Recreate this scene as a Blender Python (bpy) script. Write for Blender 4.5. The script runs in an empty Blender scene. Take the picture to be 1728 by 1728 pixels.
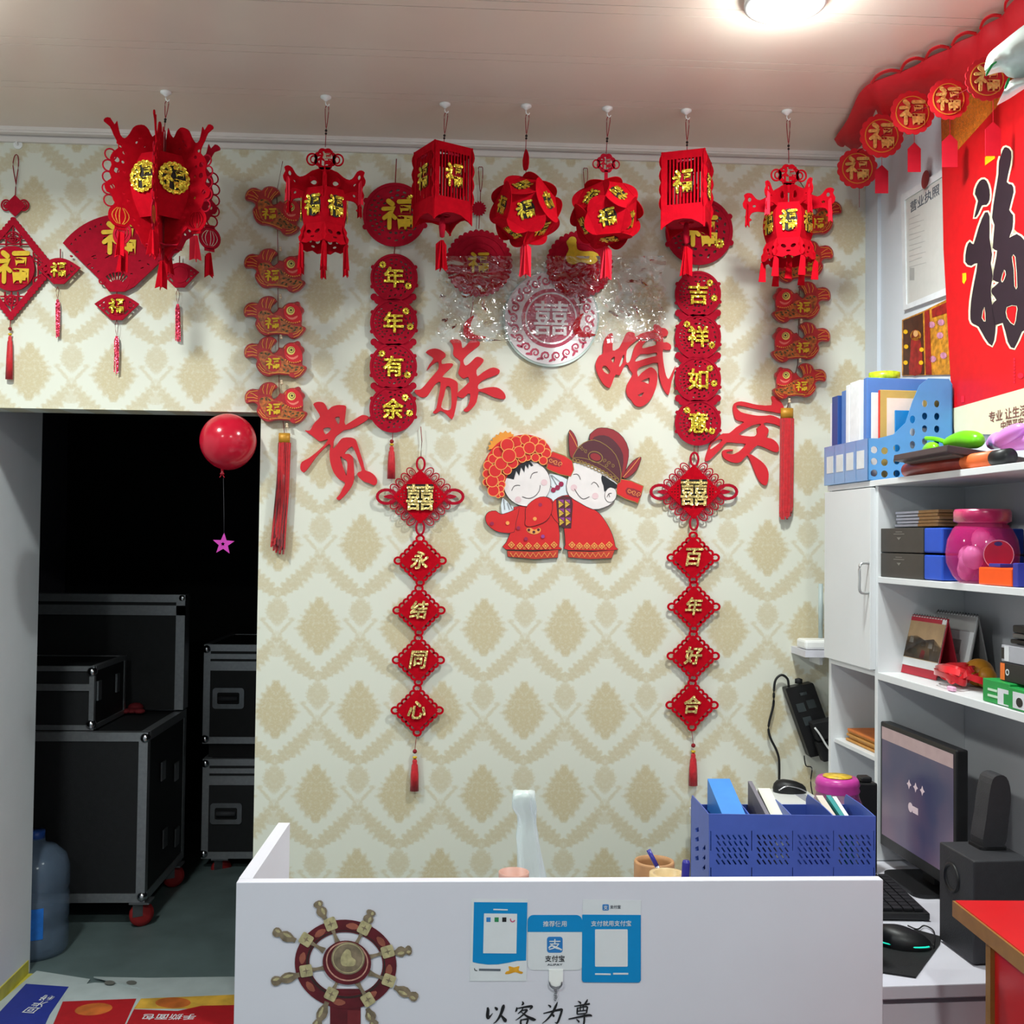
import bpy, bmesh, math, random
from mathutils import Vector, Matrix
from mathutils.geometry import tessellate_polygon
PI = math.pi; V = Vector
SC = bpy.context.scene; COL = SC.collection
random.seed(5)

# ---------------------------------------------------------------- camera
FPX = 1800.0
CAMP = V((0, -3.46, 1.6)); YAW = .05; PITCH = .026; ROLL = .012
FW = V((math.sin(YAW)*math.cos(PITCH), math.cos(YAW)*math.cos(PITCH), math.sin(PITCH)))
_r0 = V((math.cos(YAW), -math.sin(YAW), 0)); _u0 = _r0.cross(FW)
RT = _r0*math.cos(ROLL) + _u0*math.sin(ROLL); UP = _u0*math.cos(ROLL) - _r0*math.sin(ROLL)
cd = bpy.data.cameras.new('camera'); cd.sensor_width = 36; cd.sensor_fit = 'HORIZONTAL'; cd.lens = FPX/1728*36
cd.clip_start = .05
cam = bpy.data.objects.new('camera', cd); COL.objects.link(cam)
cam.matrix_world = Matrix(((RT.x, UP.x, -FW.x, CAMP.x), (RT.y, UP.y, -FW.y, CAMP.y), (RT.z, UP.z, -FW.z, CAMP.z), (0, 0, 0, 1)))
SC.camera = cam
# ---------------------------------------------------------------- world, exposure
wd = bpy.data.worlds.new('world'); SC.world = wd; wd.use_nodes = True
wd.node_tree.nodes['Background'].inputs[0].default_value = (.75, .85, 1, 1)
wd.node_tree.nodes['Background'].inputs[1].default_value = .15
SC.view_settings.view_transform = 'Standard'; SC.view_settings.look = 'None'
SC.view_settings.exposure = 0.0; SC.view_settings.gamma = 1; SC.view_settings.use_curve_mapping = False
LAMP_W = 26.0            # watts of each ceiling lamp
LAMP_C = (.925, 1.0, .965)
SC.cycles.max_bounces = 6; SC.cycles.diffuse_bounces = 3; SC.cycles.glossy_bounces = 3; SC.cycles.transmission_bounces = 5; SC.cycles.transparent_max_bounces = 8
SC.cycles.caustics_reflective = False; SC.cycles.caustics_refractive = False

# ---------------------------------------------------------------- where things are
CEIL = 2.885
def ray(px, py): return FW + RT*((px-864)/FPX) + UP*((864-py)/FPX)
def WP(px, py, d=0.0):                      # point d metres in front of the papered wall
    r = ray(px, py); return CAMP + r*((-d-CAMP.y)/r.y)
def ZP(px, py, z):                          # point at height z
    r = ray(px, py); return CAMP + r*((z-CAMP.z)/r.z)
def TP(px, py, t): return CAMP + ray(px, py)*t
_e = ray(681, 909); _e.z = 0; _e.normalize(); RE = _e        # right wall runs this way into the depth
RN = V((-RE.y, RE.x, 0))                                     # and faces this way
RO = WP(1466, 480, 0); RO.z = 0
def R(a, b, z): return RO - RE*a + RN*b + V((0, 0, z))       # a from the corner, b off the wall
def Rab(px, py, b):                                          # pixel -> (a, z) on the plane b
    r = ray(px, py); o = RO + RN*b
    t = (o-CAMP).dot(RN)/r.dot(RN); p = CAMP + r*t
    return (RO-p).dot(RE), p.z
def RP(px, py, b): a, z = Rab(px, py, b); return R(a, b, z)
def Rza(px, py, z):                                          # pixel -> (a, b) on height z
    p = ZP(px, py, z)-RO; return -p.dot(RE), p.dot(RN)

# ---------------------------------------------------------------- materials
def lin(c):
    c = c/255.0
    return c/12.92 if c <= .04045 else ((c+.055)/1.055)**2.4
def rgb(r, g, b): return (lin(r), lin(g), lin(b), 1)
MATS = {}
def mat(name, col, rough=.55, metal=0, var=.06, vs=30, bump=0, bs=300, spec=.5, trans=0, emis=0, sheen=0, ior=1.45, alpha=1, coat=0):
    if name in MATS: return MATS[name]
    m = bpy.data.materials.new(name); m.use_nodes = True; MATS[name] = m
    nt = m.node_tree; b = nt.nodes['Principled BSDF']; L = nt.links
    col = rgb(*col) if max(col) > 1 else (*col, 1)[:4]
    b.inputs['Roughness'].default_value = rough; b.inputs['Metallic'].default_value = metal
    b.inputs['Specular IOR Level'].default_value = spec; b.inputs['Transmission Weight'].default_value = trans
    b.inputs['IOR'].default_value = ior; b.inputs['Alpha'].default_value = alpha; b.inputs['Coat Weight'].default_value = coat
    if sheen: b.inputs['Sheen Weight'].default_value = sheen
    tc = nt.nodes.new('ShaderNodeTexCoord')
    nz = nt.nodes.new('ShaderNodeTexNoise'); nz.inputs['Scale'].default_value = vs; nz.inputs['Detail'].default_value = 3
    L.new(tc.outputs['Object'], nz.inputs['Vector'])
    rp = nt.nodes.new('ShaderNodeValToRGB'); L.new(nz.outputs[0], rp.inputs[0])
    rp.color_ramp.elements[0].position = .3; rp.color_ramp.elements[1].position = .7
    rp.color_ramp.elements[0].color = tuple(c*(1-var) for c in col[:3])+(1,)
    rp.color_ramp.elements[1].color = tuple(min(1, c*(1+var)) for c in col[:3])+(1,)
    L.new(rp.outputs[0], b.inputs['Base Color'])
    if emis:
        m.cycles.emission_sampling = 'NONE'; b.inputs['Emission Strength'].default_value = emis; L.new(rp.outputs[0], b.inputs['Emission Color'])
    if bump:
        n2 = nt.nodes.new('ShaderNodeTexNoise'); n2.inputs['Scale'].default_value = bs; n2.inputs['Detail'].default_value = 2
        L.new(tc.outputs['Object'], n2.inputs['Vector'])
        bp = nt.nodes.new('ShaderNodeBump'); bp.inputs['Strength'].default_value = bump; bp.inputs['Distance'].default_value = .002
        L.new(n2.outputs[0], bp.inputs['Height']); L.new(bp.outputs[0], b.inputs['Normal'])
    return m
def glitter(name, col, scale=260, amt=1.0, metal=.7):
    m = mat(name, col, rough=.28, metal=metal, var=.25, vs=120); nt = m.node_tree; L = nt.links; b = nt.nodes['Principled BSDF']
    tc = nt.nodes.new('ShaderNodeTexCoord'); vo = nt.nodes.new('ShaderNodeTexVoronoi'); vo.inputs['Scale'].default_value = scale
    L.new(tc.outputs['Object'], vo.inputs['Vector'])
    g = nt.nodes.new('ShaderNodeNewGeometry'); mx = nt.nodes.new('ShaderNodeVectorMath'); mx.operation = 'MULTIPLY_ADD'
    s = nt.nodes.new('ShaderNodeVectorMath'); s.operation = 'SUBTRACT'; s.inputs[1].default_value = (.5, .5, .5)
    L.new(vo.outputs['Color'], s.inputs[0]); L.new(s.outputs[0], mx.inputs[0]); mx.inputs[1].default_value = (amt,)*3
    L.new(g.outputs['Normal'], mx.inputs[2]); nm = nt.nodes.new('ShaderNodeVectorMath'); nm.operation = 'NORMALIZE'
    L.new(mx.outputs[0], nm.inputs[0]); L.new(nm.outputs[0], b.inputs['Normal'])
    return m
RED = mat('red_felt', (186, 8, 28), rough=.9, var=.10, vs=60, bump=.5, bs=900, spec=.08)
RED2 = mat('crimson_felt', (172, 12, 40), rough=.85, var=.12, vs=60, bump=.5, bs=900, spec=.2)
REDB = mat('red_board', (208, 26, 40), rough=.6, var=.04, vs=40, bump=.15, bs=700)
REDS = mat('red_silk', (200, 22, 34), rough=.5, var=.15, vs=90, bump=.4, bs=500, sheen=.3)
PINKR = mat('coral_felt', (220, 36, 58), rough=.8, var=.06, spec=.2)
GOLD = glitter('gold_glitter', (250, 212, 70))
GOLDP = glitter('pale_gold_glitter', (236, 206, 130), 300, .8)
GOLDF = mat('gold_felt', (214, 176, 36), rough=.6, var=.1, vs=80, metal=.15)
DGOLD = mat('dark_gold_print', (196, 140, 40), rough=.45, var=.15, metal=.2)
BLKE = mat('black_backing', (26, 14, 12), rough=.7)
WHT = mat('white_laminate', (214, 212, 222), rough=.32, var=.02, vs=4)
WHTP = mat('white_paper', (235, 236, 236), rough=.6, var=.02)
WPLA = mat('white_plastic', (238, 238, 236), rough=.35, var=.02)
BLK = mat('black_plastic', (18, 18, 20), rough=.45, var=.1)
BLKM = mat('black_matte', (15, 15, 17), rough=.75, var=.15, bump=.3)
INK = mat('black_ink', (22, 20, 24), rough=.6)
CORD = mat('dark_red_cord', (140, 20, 34), rough=.8, var=.15, vs=300)
CHROME = mat('chrome', (200, 200, 205), rough=.18, metal=1)
ALU = mat('aluminium', (150, 152, 156), rough=.42, metal=.75, var=.08, vs=60)
BEAD = mat('pearl_bead', (226, 204, 170), rough=.25, coat=.5)

# ---------------------------------------------------------------- 2-D shapes
def circ(cx, cy, r, n=32, a0=0.0): return [(cx+r*math.cos(a0+2*PI*i/n), cy+r*math.sin(a0+2*PI*i/n)) for i in range(n)]
def ell(cx, cy, rx, ry, rot=0.0, n=24):
    c, s = math.cos(rot), math.sin(rot); o = []
    for i in range(n):
        x, y = rx*math.cos(2*PI*i/n), ry*math.sin(2*PI*i/n); o.append((cx+x*c-y*s, cy+x*s+y*c))
    return o
def scal(cx, cy, r, k, amp, n=6):                       # scalloped disc
    o = []
    for i in range(k*n):
        f = (i % n)/n; o.append((cx+(r+amp*math.sin(PI*f))*math.cos(2*PI*i/(k*n)), cy+(r+amp*math.sin(PI*f))*math.sin(2*PI*i/(k*n))))
    return o
def arcb(cx, cy, r1, r2, a0, a1, n=14):                 # band of an annulus
    A = [a0+(a1-a0)*i/n for i in range(n+1)]
    return [(cx+r2*math.cos(a), cy+r2*math.sin(a)) for a in A]+[(cx+r1*math.cos(a), cy+r1*math.sin(a)) for a in reversed(A)]
def rect(x0, y0, x1, y1): return [(x0, y0), (x1, y0), (x1, y1), (x0, y1)]
def rrect(x0, y0, x1, y1, r, n=5):
    o = []
    for cx, cy, a in ((x1-r, y1-r, 0), (x0+r, y1-r, PI/2), (x0+r, y0+r, PI), (x1-r, y0+r, 1.5*PI)):
        o += [(cx+r*math.cos(a+PI/2*i/n), cy+r*math.sin(a+PI/2*i/n)) for i in range(n+1)]
    return o
def star(cx, cy, r1, r2, k, a0=-PI/2): return [(cx+(r1 if i % 2 == 0 else r2)*math.cos(a0+PI*i/k), cy+(r1 if i % 2 == 0 else r2)*math.sin(a0+PI*i/k)) for i in range(2*k)]
def flower(cx, cy, r, k=5, a0=0.3, n=5): return [(cx+r*(.72+.28*abs(math.cos(k*PI*i/(2*n*k)*2)))*math.cos(a0+2*PI*i/(2*n*k)), cy+r*(.72+.28*abs(math.cos(k*PI*i/(2*n*k)*2)))*math.sin(a0+2*PI*i/(2*n*k))) for i in range(2*n*k)]
def smooth(p, k=3):                                     # closed Catmull-Rom
    n = len(p); o = []
    for i in range(n):
        a, b, c, d = p[i-1], p[i], p[(i+1) % n], p[(i+2) % n]
        for j in range(k):
            t = j/k; t2 = t*t; t3 = t2*t
            o.append(tuple(.5*(2*b[q]+(c[q]-a[q])*t+(2*a[q]-5*b[q]+4*c[q]-d[q])*t2+(3*b[q]-a[q]-3*c[q]+d[q])*t3) for q in (0, 1)))
    return o
def osm(p, k=4):                                        # open Catmull-Rom, any dimension
    q = [p[0]]+list(p)+[p[-1]]; o = []
    for i in range(1, len(q)-2):
        a, b, c, d = q[i-1], q[i], q[i+1], q[i+2]
        for j in range(k):
            t = j/k; t2 = t*t; t3 = t2*t
            o.append(tuple(.5*(2*b[e]+(c[e]-a[e])*t+(2*a[e]-5*b[e]+4*c[e]-d[e])*t2+(3*b[e]-a[e]-3*c[e]+d[e])*t3) for e in range(len(b))))
    o.append(tuple(p[-1])); return o
def stroke(p, w):                                       # band along a polyline; w number or list
    n = len(p); L = []; Rr = []
    for i in range(n):
        a = p[max(0, i-1)]; b = p[min(n-1, i+1)]; dx, dy = b[0]-a[0], b[1]-a[1]; l = math.hypot(dx, dy) or 1
        h = (w[i] if isinstance(w, (list, tuple)) else w)/2
        L.append((p[i][0]-dy/l*h, p[i][1]+dx/l*h)); Rr.append((p[i][0]+dy/l*h, p[i][1]-dx/l*h))
    return L+Rr[::-1]
def area2(p): return sum(p[i-1][0]*p[i][1]-p[i][0]*p[i-1][1] for i in range(len(p)))/2
def grow(p, d):                                         # offset a closed outline outwards
    s = 1 if area2(p) > 0 else -1; n = len(p); o = []
    for i in range(n):
        a, b, c = p[i-1], p[i], p[(i+1) % n]
        d1 = (b[0]-a[0], b[1]-a[1]); d2 = (c[0]-b[0], c[1]-b[1])
        l1 = math.hypot(*d1) or 1e-9; l2 = math.hypot(*d2) or 1e-9
        nx = d1[1]/l1+d2[1]/l2; ny = -d1[0]/l1-d2[0]/l2; l = math.hypot(nx, ny)
        if l < 1e-6: o.append(b); continue
        o.append((b[0]+s*nx/l*d, b[1]+s*ny/l*d))
    return o
def tr(pts, ox, oy, s): return [(ox+x/s, oy+y/s) for x, y in pts]

# ---------------------------------------------------------------- glyph meshes from the built-in font
_fc = bpy.data.curves.new('glyph', 'FONT'); _fo = bpy.data.objects.new('glyph', _fc); COL.objects.link(_fo)
_fc.extrude = .5; _fc.resolution_u = 2
GL = {}
def glyph_data(s, bold):
    if s == '福' and bold > .01: bold = 9
    k = (s, bold)
    if bold == 9 and k not in GL: GL[k] = fat_fu()
    if k not in GL:
        _fc.body = s; _fc.offset = bold
        dg = bpy.context.evaluated_depsgraph_get(); dg.update()
        m = bpy.data.meshes.new_from_object(_fo.evaluated_get(dg))
        vs = [tuple(v.co) for v in m.vertices]; fs = [tuple(p.vertices) for p in m.polygons]; bpy.data.meshes.remove(m)
        x0 = min(v[0] for v in vs); x1 = max(v[0] for v in vs); y0 = min(v[1] for v in vs); y1 = max(v[1] for v in vs)
        GL[k] = ([(v[0]-(x0+x1)/2, v[1]-(y0+y1)/2, v[2]) for v in vs], fs, x1-x0, y1-y0)
    return GL[k]
def capsule(p, w, n=4):
    L = stroke(p, w); m = len(p); h = w/2; o = list(L[:m])
    for e, (a, b) in ((0, (p[-2], p[-1])), (1, (p[1], p[0]))):
        t = math.atan2(b[1]-a[1], b[0]-a[0])
        o += [(b[0]+h*math.cos(t+PI/2-PI*i/n), b[1]+h*math.sin(t+PI/2-PI*i/n)) for i in range(1, n)]
        if e == 0: o += L[m:]
    return o
def fat_fu():
    S = [([(-.33, .44), (-.20, .34)], .17), ([(-.50, .17), (-.12, .20), (-.24, .05), (-.47, -.14)], .14), ([(-.29, .02), (-.29, -.47)], .14), ([(-.22, -.02), (-.10, -.13)], .13),
         ([(.02, .43), (.46, .45)], .15), ([(.10, .26), (.40, .27), (.37, .09), (.12, .08), (.10, .26)], .105), ([(.03, -.10), (.47, -.09), (.45, -.46), (.06, -.47), (.03, -.10)], .13), ([(.25, -.1), (.25, -.46)], .09), ([(.06, -.28), (.44, -.28)], .09)]
    vs = []; fs = []
    for k, (p, w) in enumerate(S):
        L = capsule(p, w); n = len(L); o = len(vs); e = .02*k
        vs += [(x, y, .5-e) for x, y in L]+[(x, y, -.5) for x, y in L]
        T = tessellate_polygon([[V((x, y, 0)) for x, y in L]])
        fs += [tuple(o+i for i in t) for t in T]+[(o+i, o+(i+1) % n, o+n+(i+1) % n, o+n+i) for i in range(n)]
    return vs, fs, 1.1, 1.05
_B = .022
for _s in '年有余吉祥如意囍永结同心百好合': glyph_data(_s, 0.0)
glyph_data('福', _B)
for _s in '以客为尊': glyph_data(_s, .006)
for _s in ('营业执照', '中国平安 P', '专业 让生活', '推荐使用', '支付宝', 'ALIPAY', '支付就用支付宝', '回头客', '手撕面包', '支'): glyph_data(_s, .006)

# ---------------------------------------------------------------- mesh builder
ORIG = {}
class MB:
    def __init__(s): s.v = []; s.f = []; s.m = []; s.sm = []
    def add(s, vs, fs, mi=0, sm=False):
        o = len(s.v); s.v += [V(v) for v in vs]
        for f in fs: s.f.append(tuple(o+i for i in f)); s.m.append(mi); s.sm.append(sm)
        return s
    def para(s, o, a, b, c, mi=0):          # box from a corner and three edge vectors
        o, a, b, c = V(o), V(a), V(b), V(c)
        return s.add([o, o+a, o+a+b, o+b, o+c, o+a+c, o+a+b+c, o+b+c], [(3, 2, 1, 0), (4, 5, 6, 7), (0, 1, 5, 4), (1, 2, 6, 5), (2, 3, 7, 6), (3, 0, 4, 7)], mi)
    def box(s, x0, x1, y0, y1, z0, z1, mi=0): return s.para((x0, y0, z0), (x1-x0, 0, 0), (0, y1-y0, 0), (0, 0, z1-z0), mi)
    def bev(s, o, a, b, c, r, mi=0):        # box with chamfered edges
        o, a, b, c = V(o), V(a), V(b), V(c); ua, ub, uc = a.normalized(), b.normalized(), c.normalized()
        bm = bmesh.new(); vs = [bm.verts.new(p) for p in (o, o+a, o+a+b, o+b, o+c, o+a+c, o+a+b+c, o+b+c)]
        for f in ((3, 2, 1, 0), (4, 5, 6, 7), (0, 1, 5, 4), (1, 2, 6, 5), (2, 3, 7, 6), (3, 0, 4, 7)): bm.faces.new([vs[i] for i in f])
        bmesh.ops.bevel(bm, geom=bm.edges[:], offset=r, segments=2, affect='EDGES', profile=.5)
        bm.verts.index_update(); s.add([v.co.copy() for v in bm.verts], [[v.index for v in f.verts] for f in bm.faces], mi); bm.free(); return s
    def flat(s, loops, fn, ext, mi=0, side=True, back=True):     # plate: 2-D loops (first outer, rest holes) mapped by fn, thickness vector ext
        if loops and not isinstance(loops[0], list): loops = [loops]
        L3 = [[V(fn(*p)) for p in l] for l in loops]; L2 = [[V((p[0], p[1], 0)) for p in l] for l in loops]
        vs = [p for l in L3 for p in l]; n = len(vs); ext = V(ext)
        tris = tessellate_polygon(L2); T = []
        for t in tris:
            nn = (vs[t[1]]-vs[t[0]]).cross(vs[t[2]]-vs[t[0]])
            T.append(tuple(t) if nn.dot(ext) < 0 else tuple(t)[::-1])
        s.add(vs+[v+ext for v in vs], [], mi); o = len(s.v)-2*n
        fs = list(T)+([tuple(n+i for i in t[::-1]) for t in T] if back else [])
        if side:
            b = 0
            for k, l in enumerate(loops):
                m = len(l)
                for i in range(m):
                    j = (i+1) % m; fs.append((b+i, b+j, n+b+j, n+b+i))
                b += m
        for f in fs: s.f.append(tuple(o+i for i in f)); s.m.append(mi); s.sm.append(False)
        return s
    def wall(s, loops, d, th=.004, mi=0): return s.flat(loops, lambda x, y: WP(x, y, d), (0, th, 0), mi)   # plate parallel to the papered wall, outline in photo pixels
    def tube(s, pts, r, n=8, mi=0, sm=True, cap=True):
        pts = [V(p) for p in pts]; N = len(pts); rings = []
        up = V((0, 0, 1))
        for i in range(N):
            t = (pts[min(N-1, i+1)]-pts[max(0, i-1)])
            t = t.normalized() if t.length > 1e-9 else V((0, 0, 1))
            a = t.cross(up)
            if a.length < .05: a = t.cross(V((1, 0, 0)))
            a.normalize(); b = a.cross(t); rr = r[i] if isinstance(r, (list, tuple)) else r
            rings.append([pts[i]+a*rr*math.cos(2*PI*k/n)+b*rr*math.sin(2*PI*k/n) for k in range(n)])
        fs = [(i*n+k, i*n+(k+1) % n, (i+1)*n+(k+1) % n, (i+1)*n+k) for i in range(N-1) for k in range(n)]
        if cap: fs += [tuple(range(n))[::-1], tuple((N-1)*n+k for k in range(n))]
        return s.add([p for q in rings for p in q], fs, mi, sm)
    def lathe(s, prof, c, n=24, ax=None, mi=0, sm=True, a0=0.0, a1=2*PI):   # prof [(r, h)], ax = (x, y, up)
        X, Y, Z = ax or (V((1, 0, 0)), V((0, 1, 0)), V((0, 0, 1))); c = V(c); full = abs(a1-a0-2*PI) < 1e-6
        m = n if full else n+1
        vs = [c+X*(r*math.cos(a0+(a1-a0)*k/n))+Y*(r*math.sin(a0+(a1-a0)*k/n))+Z*h for r, h in prof for k in range(m)]
        fs = [(i*m+k, i*m+(k+1) % m, (i+1)*m+(k+1) % m, (i+1)*m+k) for i in range(len(prof)-1) for k in range(n)]
        return s.add(vs, fs, mi, sm)
    def ball(s, c, r, n=16, mi=0, sc=(1, 1, 1)):
        k = max(4, n//2); c = V(c)
        vs = [c+V((r*sc[0]*math.sin(PI*i/k)*math.cos(2*PI*j/n), r*sc[1]*math.sin(PI*i/k)*math.sin(2*PI*j/n), r*sc[2]*math.cos(PI*i/k))) for i in range(k+1) for j in range(n)]
        return s.add(vs, [(i*n+j, i*n+(j+1) % n, (i+1)*n+(j+1) % n, (i+1)*n+j) for i in range(k) for j in range(n)], mi, True)
    def glyph(s, ch, c, ux, uy, size, th, mi=0, bold=_B, sx=1.0, shear=0.0):     # size = height of the string's ink
        fat = bold > .011 and ch != '福'
        vs, fs, w, h = glyph_data(ch, 0.0 if fat else bold); ux = V(ux).normalized(); uy = V(uy).normalized(); nn = ux.cross(uy); k = size/h; c = V(c)
        for i, (e, g) in enumerate(((-1, -1), (1, -1), (-1, 1), (1, 1)) if fat else ((0, 0),)):
            q = bold*.62
            s.add([c+ux*((x+e*q+shear*y)*k*sx)+uy*((y+g*q)*k)+nn*((z+.5)*(th-.00004*i)) for x, y, z in vs], fs, mi)
        return s
    def wglyph(s, ch, px, py, hpx, d, th=.002, mi=0, bold=_B, sx=1.0, shear=0.0, rot=0.0):
        c = WP(px, py, d); k = (WP(px, py-hpx/2, d)-WP(px, py+hpx/2, d)).length
        return s.glyph(ch, c, (math.cos(rot), 0, math.sin(rot)), (-math.sin(rot), 0, math.cos(rot)), k, th, mi, bold, sx, shear)
    def obj(s, name, m, parent=None, at=None, label=None, kind=None):
        o0 = ORIG[parent.name] if parent else (V(at) if at is not None else V((0, 0, 0)))
        me = bpy.data.meshes.new(name); me.from_pydata([tuple(v-o0) for v in s.v], [], s.f)
        for x in (m if isinstance(m, (list, tuple)) else [m]): me.materials.append(x)
        if len(me.polygons) == len(s.m):
            me.polygons.foreach_set('material_index', s.m); me.polygons.foreach_set('use_smooth', s.sm)
        me.validate(); me.update()
        o = bpy.data.objects.new(name, me); COL.objects.link(o); ORIG[o.name] = o0
        if parent: o.parent = parent
        else: o.location = o0
        if label: o['label'] = label
        if kind: o['kind'] = kind
        return o
def tag(o, label, cat, group=None):
    o['label'] = label; o['category'] = cat
    if group: o['group'] = group
    return o
def thing(name, label, cat, loc, group=None):
    o = bpy.data.objects.new(name, None); o.empty_display_size = .05; COL.objects.link(o); o.location = V(loc); ORIG[o.name] = V(loc)
    return tag(o, label, cat, group)
def struct(o): o['kind'] = 'structure'; return o
def rot2(p, a, cx, cy):
    c, s = math.cos(a), math.sin(a); return [(cx+(x-cx)*c-(y-cy)*s, cy+(x-cx)*s+(y-cy)*c) for x, y in p]
# ================================================================= the room
class X:                                     # tiny node-expression helper
    nt = None
    def __init__(s, k): s.k = k
    @staticmethod
    def op(o, *a):
        n = X.nt.nodes.new('ShaderNodeMath'); n.operation = o
        for i, v in enumerate(a):
            if isinstance(v, X): X.nt.links.new(v.k, n.inputs[i])
            else: n.inputs[i].default_value = v
        return X(n.outputs[0])
    def __add__(s, o): return X.op('ADD', s, o)
    __radd__ = __add__
    def __sub__(s, o): return X.op('SUBTRACT', s, o)
    def __rsub__(s, o): return X.op('SUBTRACT', o, s)
    def __mul__(s, o): return X.op('MULTIPLY', s, o)
    __rmul__ = __mul__
    def __truediv__(s, o): return X.op('DIVIDE', s, o)
def xmax(a, b): return X.op('MAXIMUM', a, b)
def xmin(a, b): return X.op('MINIMUM', a, b)
def clamp01(a): return xmin(xmax(a, 0.0), 1.0)
def wallpaper():
    m = bpy.data.materials.new('damask_wallpaper'); m.use_nodes = True; nt = m.node_tree; X.nt = nt; L = nt.links
    b = nt.nodes['Principled BSDF']; tc = nt.nodes.new('ShaderNodeTexCoord'); sp = nt.nodes.new('ShaderNodeSeparateXYZ')
    L.new(tc.outputs['Object'], sp.inputs[0]); c0 = WP(538, 1054)
    x = (X(sp.outputs[0])-c0.x)*520.0; z = (c0.z-X(sp.outputs[2]))*520.0
    P, H = 138.0, 278.0; tot = None
    for sx, sz in ((0, 0), (P/2, H/2)):
        xs = x+sx; u = xs/P; dx = (u-X.op('ROUND', u))*P; a = X.op('ABSOLUTE', dx)
        zs = z+(sz+85.0); bb = X.op('FLOORED_MODULO', zs, H)-85.0
        cv = nt.nodes.new('ShaderNodeCombineXYZ'); L.new((a*.16).k, cv.inputs[0]); L.new((bb*.16).k, cv.inputs[1])
        nz = nt.nodes.new('ShaderNodeTexNoise'); nz.inputs['Scale'].default_value = 1.0; nz.inputs['Detail'].default_value = 3; L.new(cv.outputs[0], nz.inputs[0])
        j = (X(nz.outputs[0])-.5)
        ser = X.op('SINE', X.op('ARCTAN2', a, bb)*19.0)*2.6          # leaf serration round the medallion
        up = X.op('POWER', clamp01((bb+48.0)/56.0), .58)*41.0; dn = X.op('POWER', clamp01((52.0-bb)/46.0), .58)*41.0
        med = clamp01((xmin(up, dn)-a+j*20.0+ser)/10.0)*clamp01((xmin(up, dn))/6.0)
        s = (bb-14.0)/80.0
        ac = (1.0-X.op('POWER', clamp01(s), 1.35))*69.0
        hw = clamp01(s*1.25+.25)*clamp01((1.06-s)*4.5)*19.0+3.0
        ser2 = X.op('SINE', (bb-a)*.42)*3.6
        band = clamp01((hw+j*24.0+ser2-X.op('ABSOLUTE', a-ac))/9.0)*clamp01(s*8.0)*clamp01((1.08-s)*9.0)
        e1 = a/(21.0-clamp01((bb-118.0)/30.0)*9.0); e2 = (bb-118.0)/25.0
        pine = clamp01((1.0-(e1*e1+e2*e2)+j*1.6)*2.2)
        arm = clamp01((5.5+j*12.0-X.op('ABSOLUTE', a-(X.op('POWER', clamp01((170.0-bb)/40.0), 1.6))*27.0))/4.0)*clamp01((bb-130.0)/5.0)*clamp01((172.0-bb)/5.0)
        curl = clamp01((7.0+j*10.0-X.op('SQRT', (a-24.0)*(a-24.0)+(bb-131.0)*(bb-131.0)*2.2))/4.0)
        arm = xmax(arm, curl)
        leaf = clamp01((17.0+j*50.0-a-X.op('ABSOLUTE', bb-184.0)*.45)/8.0)*.8
        v = xmax(xmax(med, band*.8), xmax(pine*.72, xmax(arm*.6, leaf*.6)))
        v = v*(1.0-clamp01(j*5.0+.1)*.35)
        tot = v if tot is None else xmax(tot, v)
    fine = nt.nodes.new('ShaderNodeTexNoise'); fine.inputs['Scale'].default_value = 260; L.new(tc.outputs['Object'], fine.inputs[0])
    f = clamp01(tot*(.72+X(fine.outputs[0])*.5))
    mx = nt.nodes.new('ShaderNodeMix'); mx.data_type = 'RGBA'; L.new(f.k, mx.inputs[0])
    mx.inputs[6].default_value = rgb(222, 222, 208); mx.inputs[7].default_value = rgb(202, 188, 152)
    L.new(mx.outputs[2], b.inputs['Base Color']); b.inputs['Roughness'].default_value = .62
    bp = nt.nodes.new('ShaderNodeBump'); bp.inputs['Strength'].default_value = .25; bp.inputs['Distance'].default_value = .001
    L.new(f.k, bp.inputs['Height']); L.new(bp.outputs[0], b.inputs['Normal'])
    return m
PAPER = wallpaper()
PLAST = mat('white_wall_paint', (214, 220, 228), rough=.7, var=.03, vs=3, bump=.2, bs=60)
PLASTW = mat('passage_wall_paint', (232, 236, 240), rough=.75, var=.05, vs=3, bump=.2, bs=60)
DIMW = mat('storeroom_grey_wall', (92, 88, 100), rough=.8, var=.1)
DARKC = mat('storeroom_dark', (16, 16, 19), rough=.9, var=.2, vs=5)  # near-black colour keeps the unlit storeroom's back wall and ceiling dark
FLOORM = mat('grey_green_floor', (98, 114, 114), rough=.5, var=.14, vs=6, bump=.1, bs=90)
CEILM = mat('glossy_pvc_ceiling', (232, 214, 200), rough=.25, var=.03, vs=3, spec=.6)
GAPM = mat('ceiling_joint', (70, 60, 56), rough=.6)
TRIMW = mat('cornice_white', (228, 218, 212), rough=.45, var=.02)

JX = WP(435, 1000).x; LZ = WP(220, 692).z
wx = ZP(50, 1640, 0); WLX, WLY = wx.x, wx.y        # end of the white passage wall
XL, YF = -2.5, -5.6
RX0 = RO.x
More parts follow.
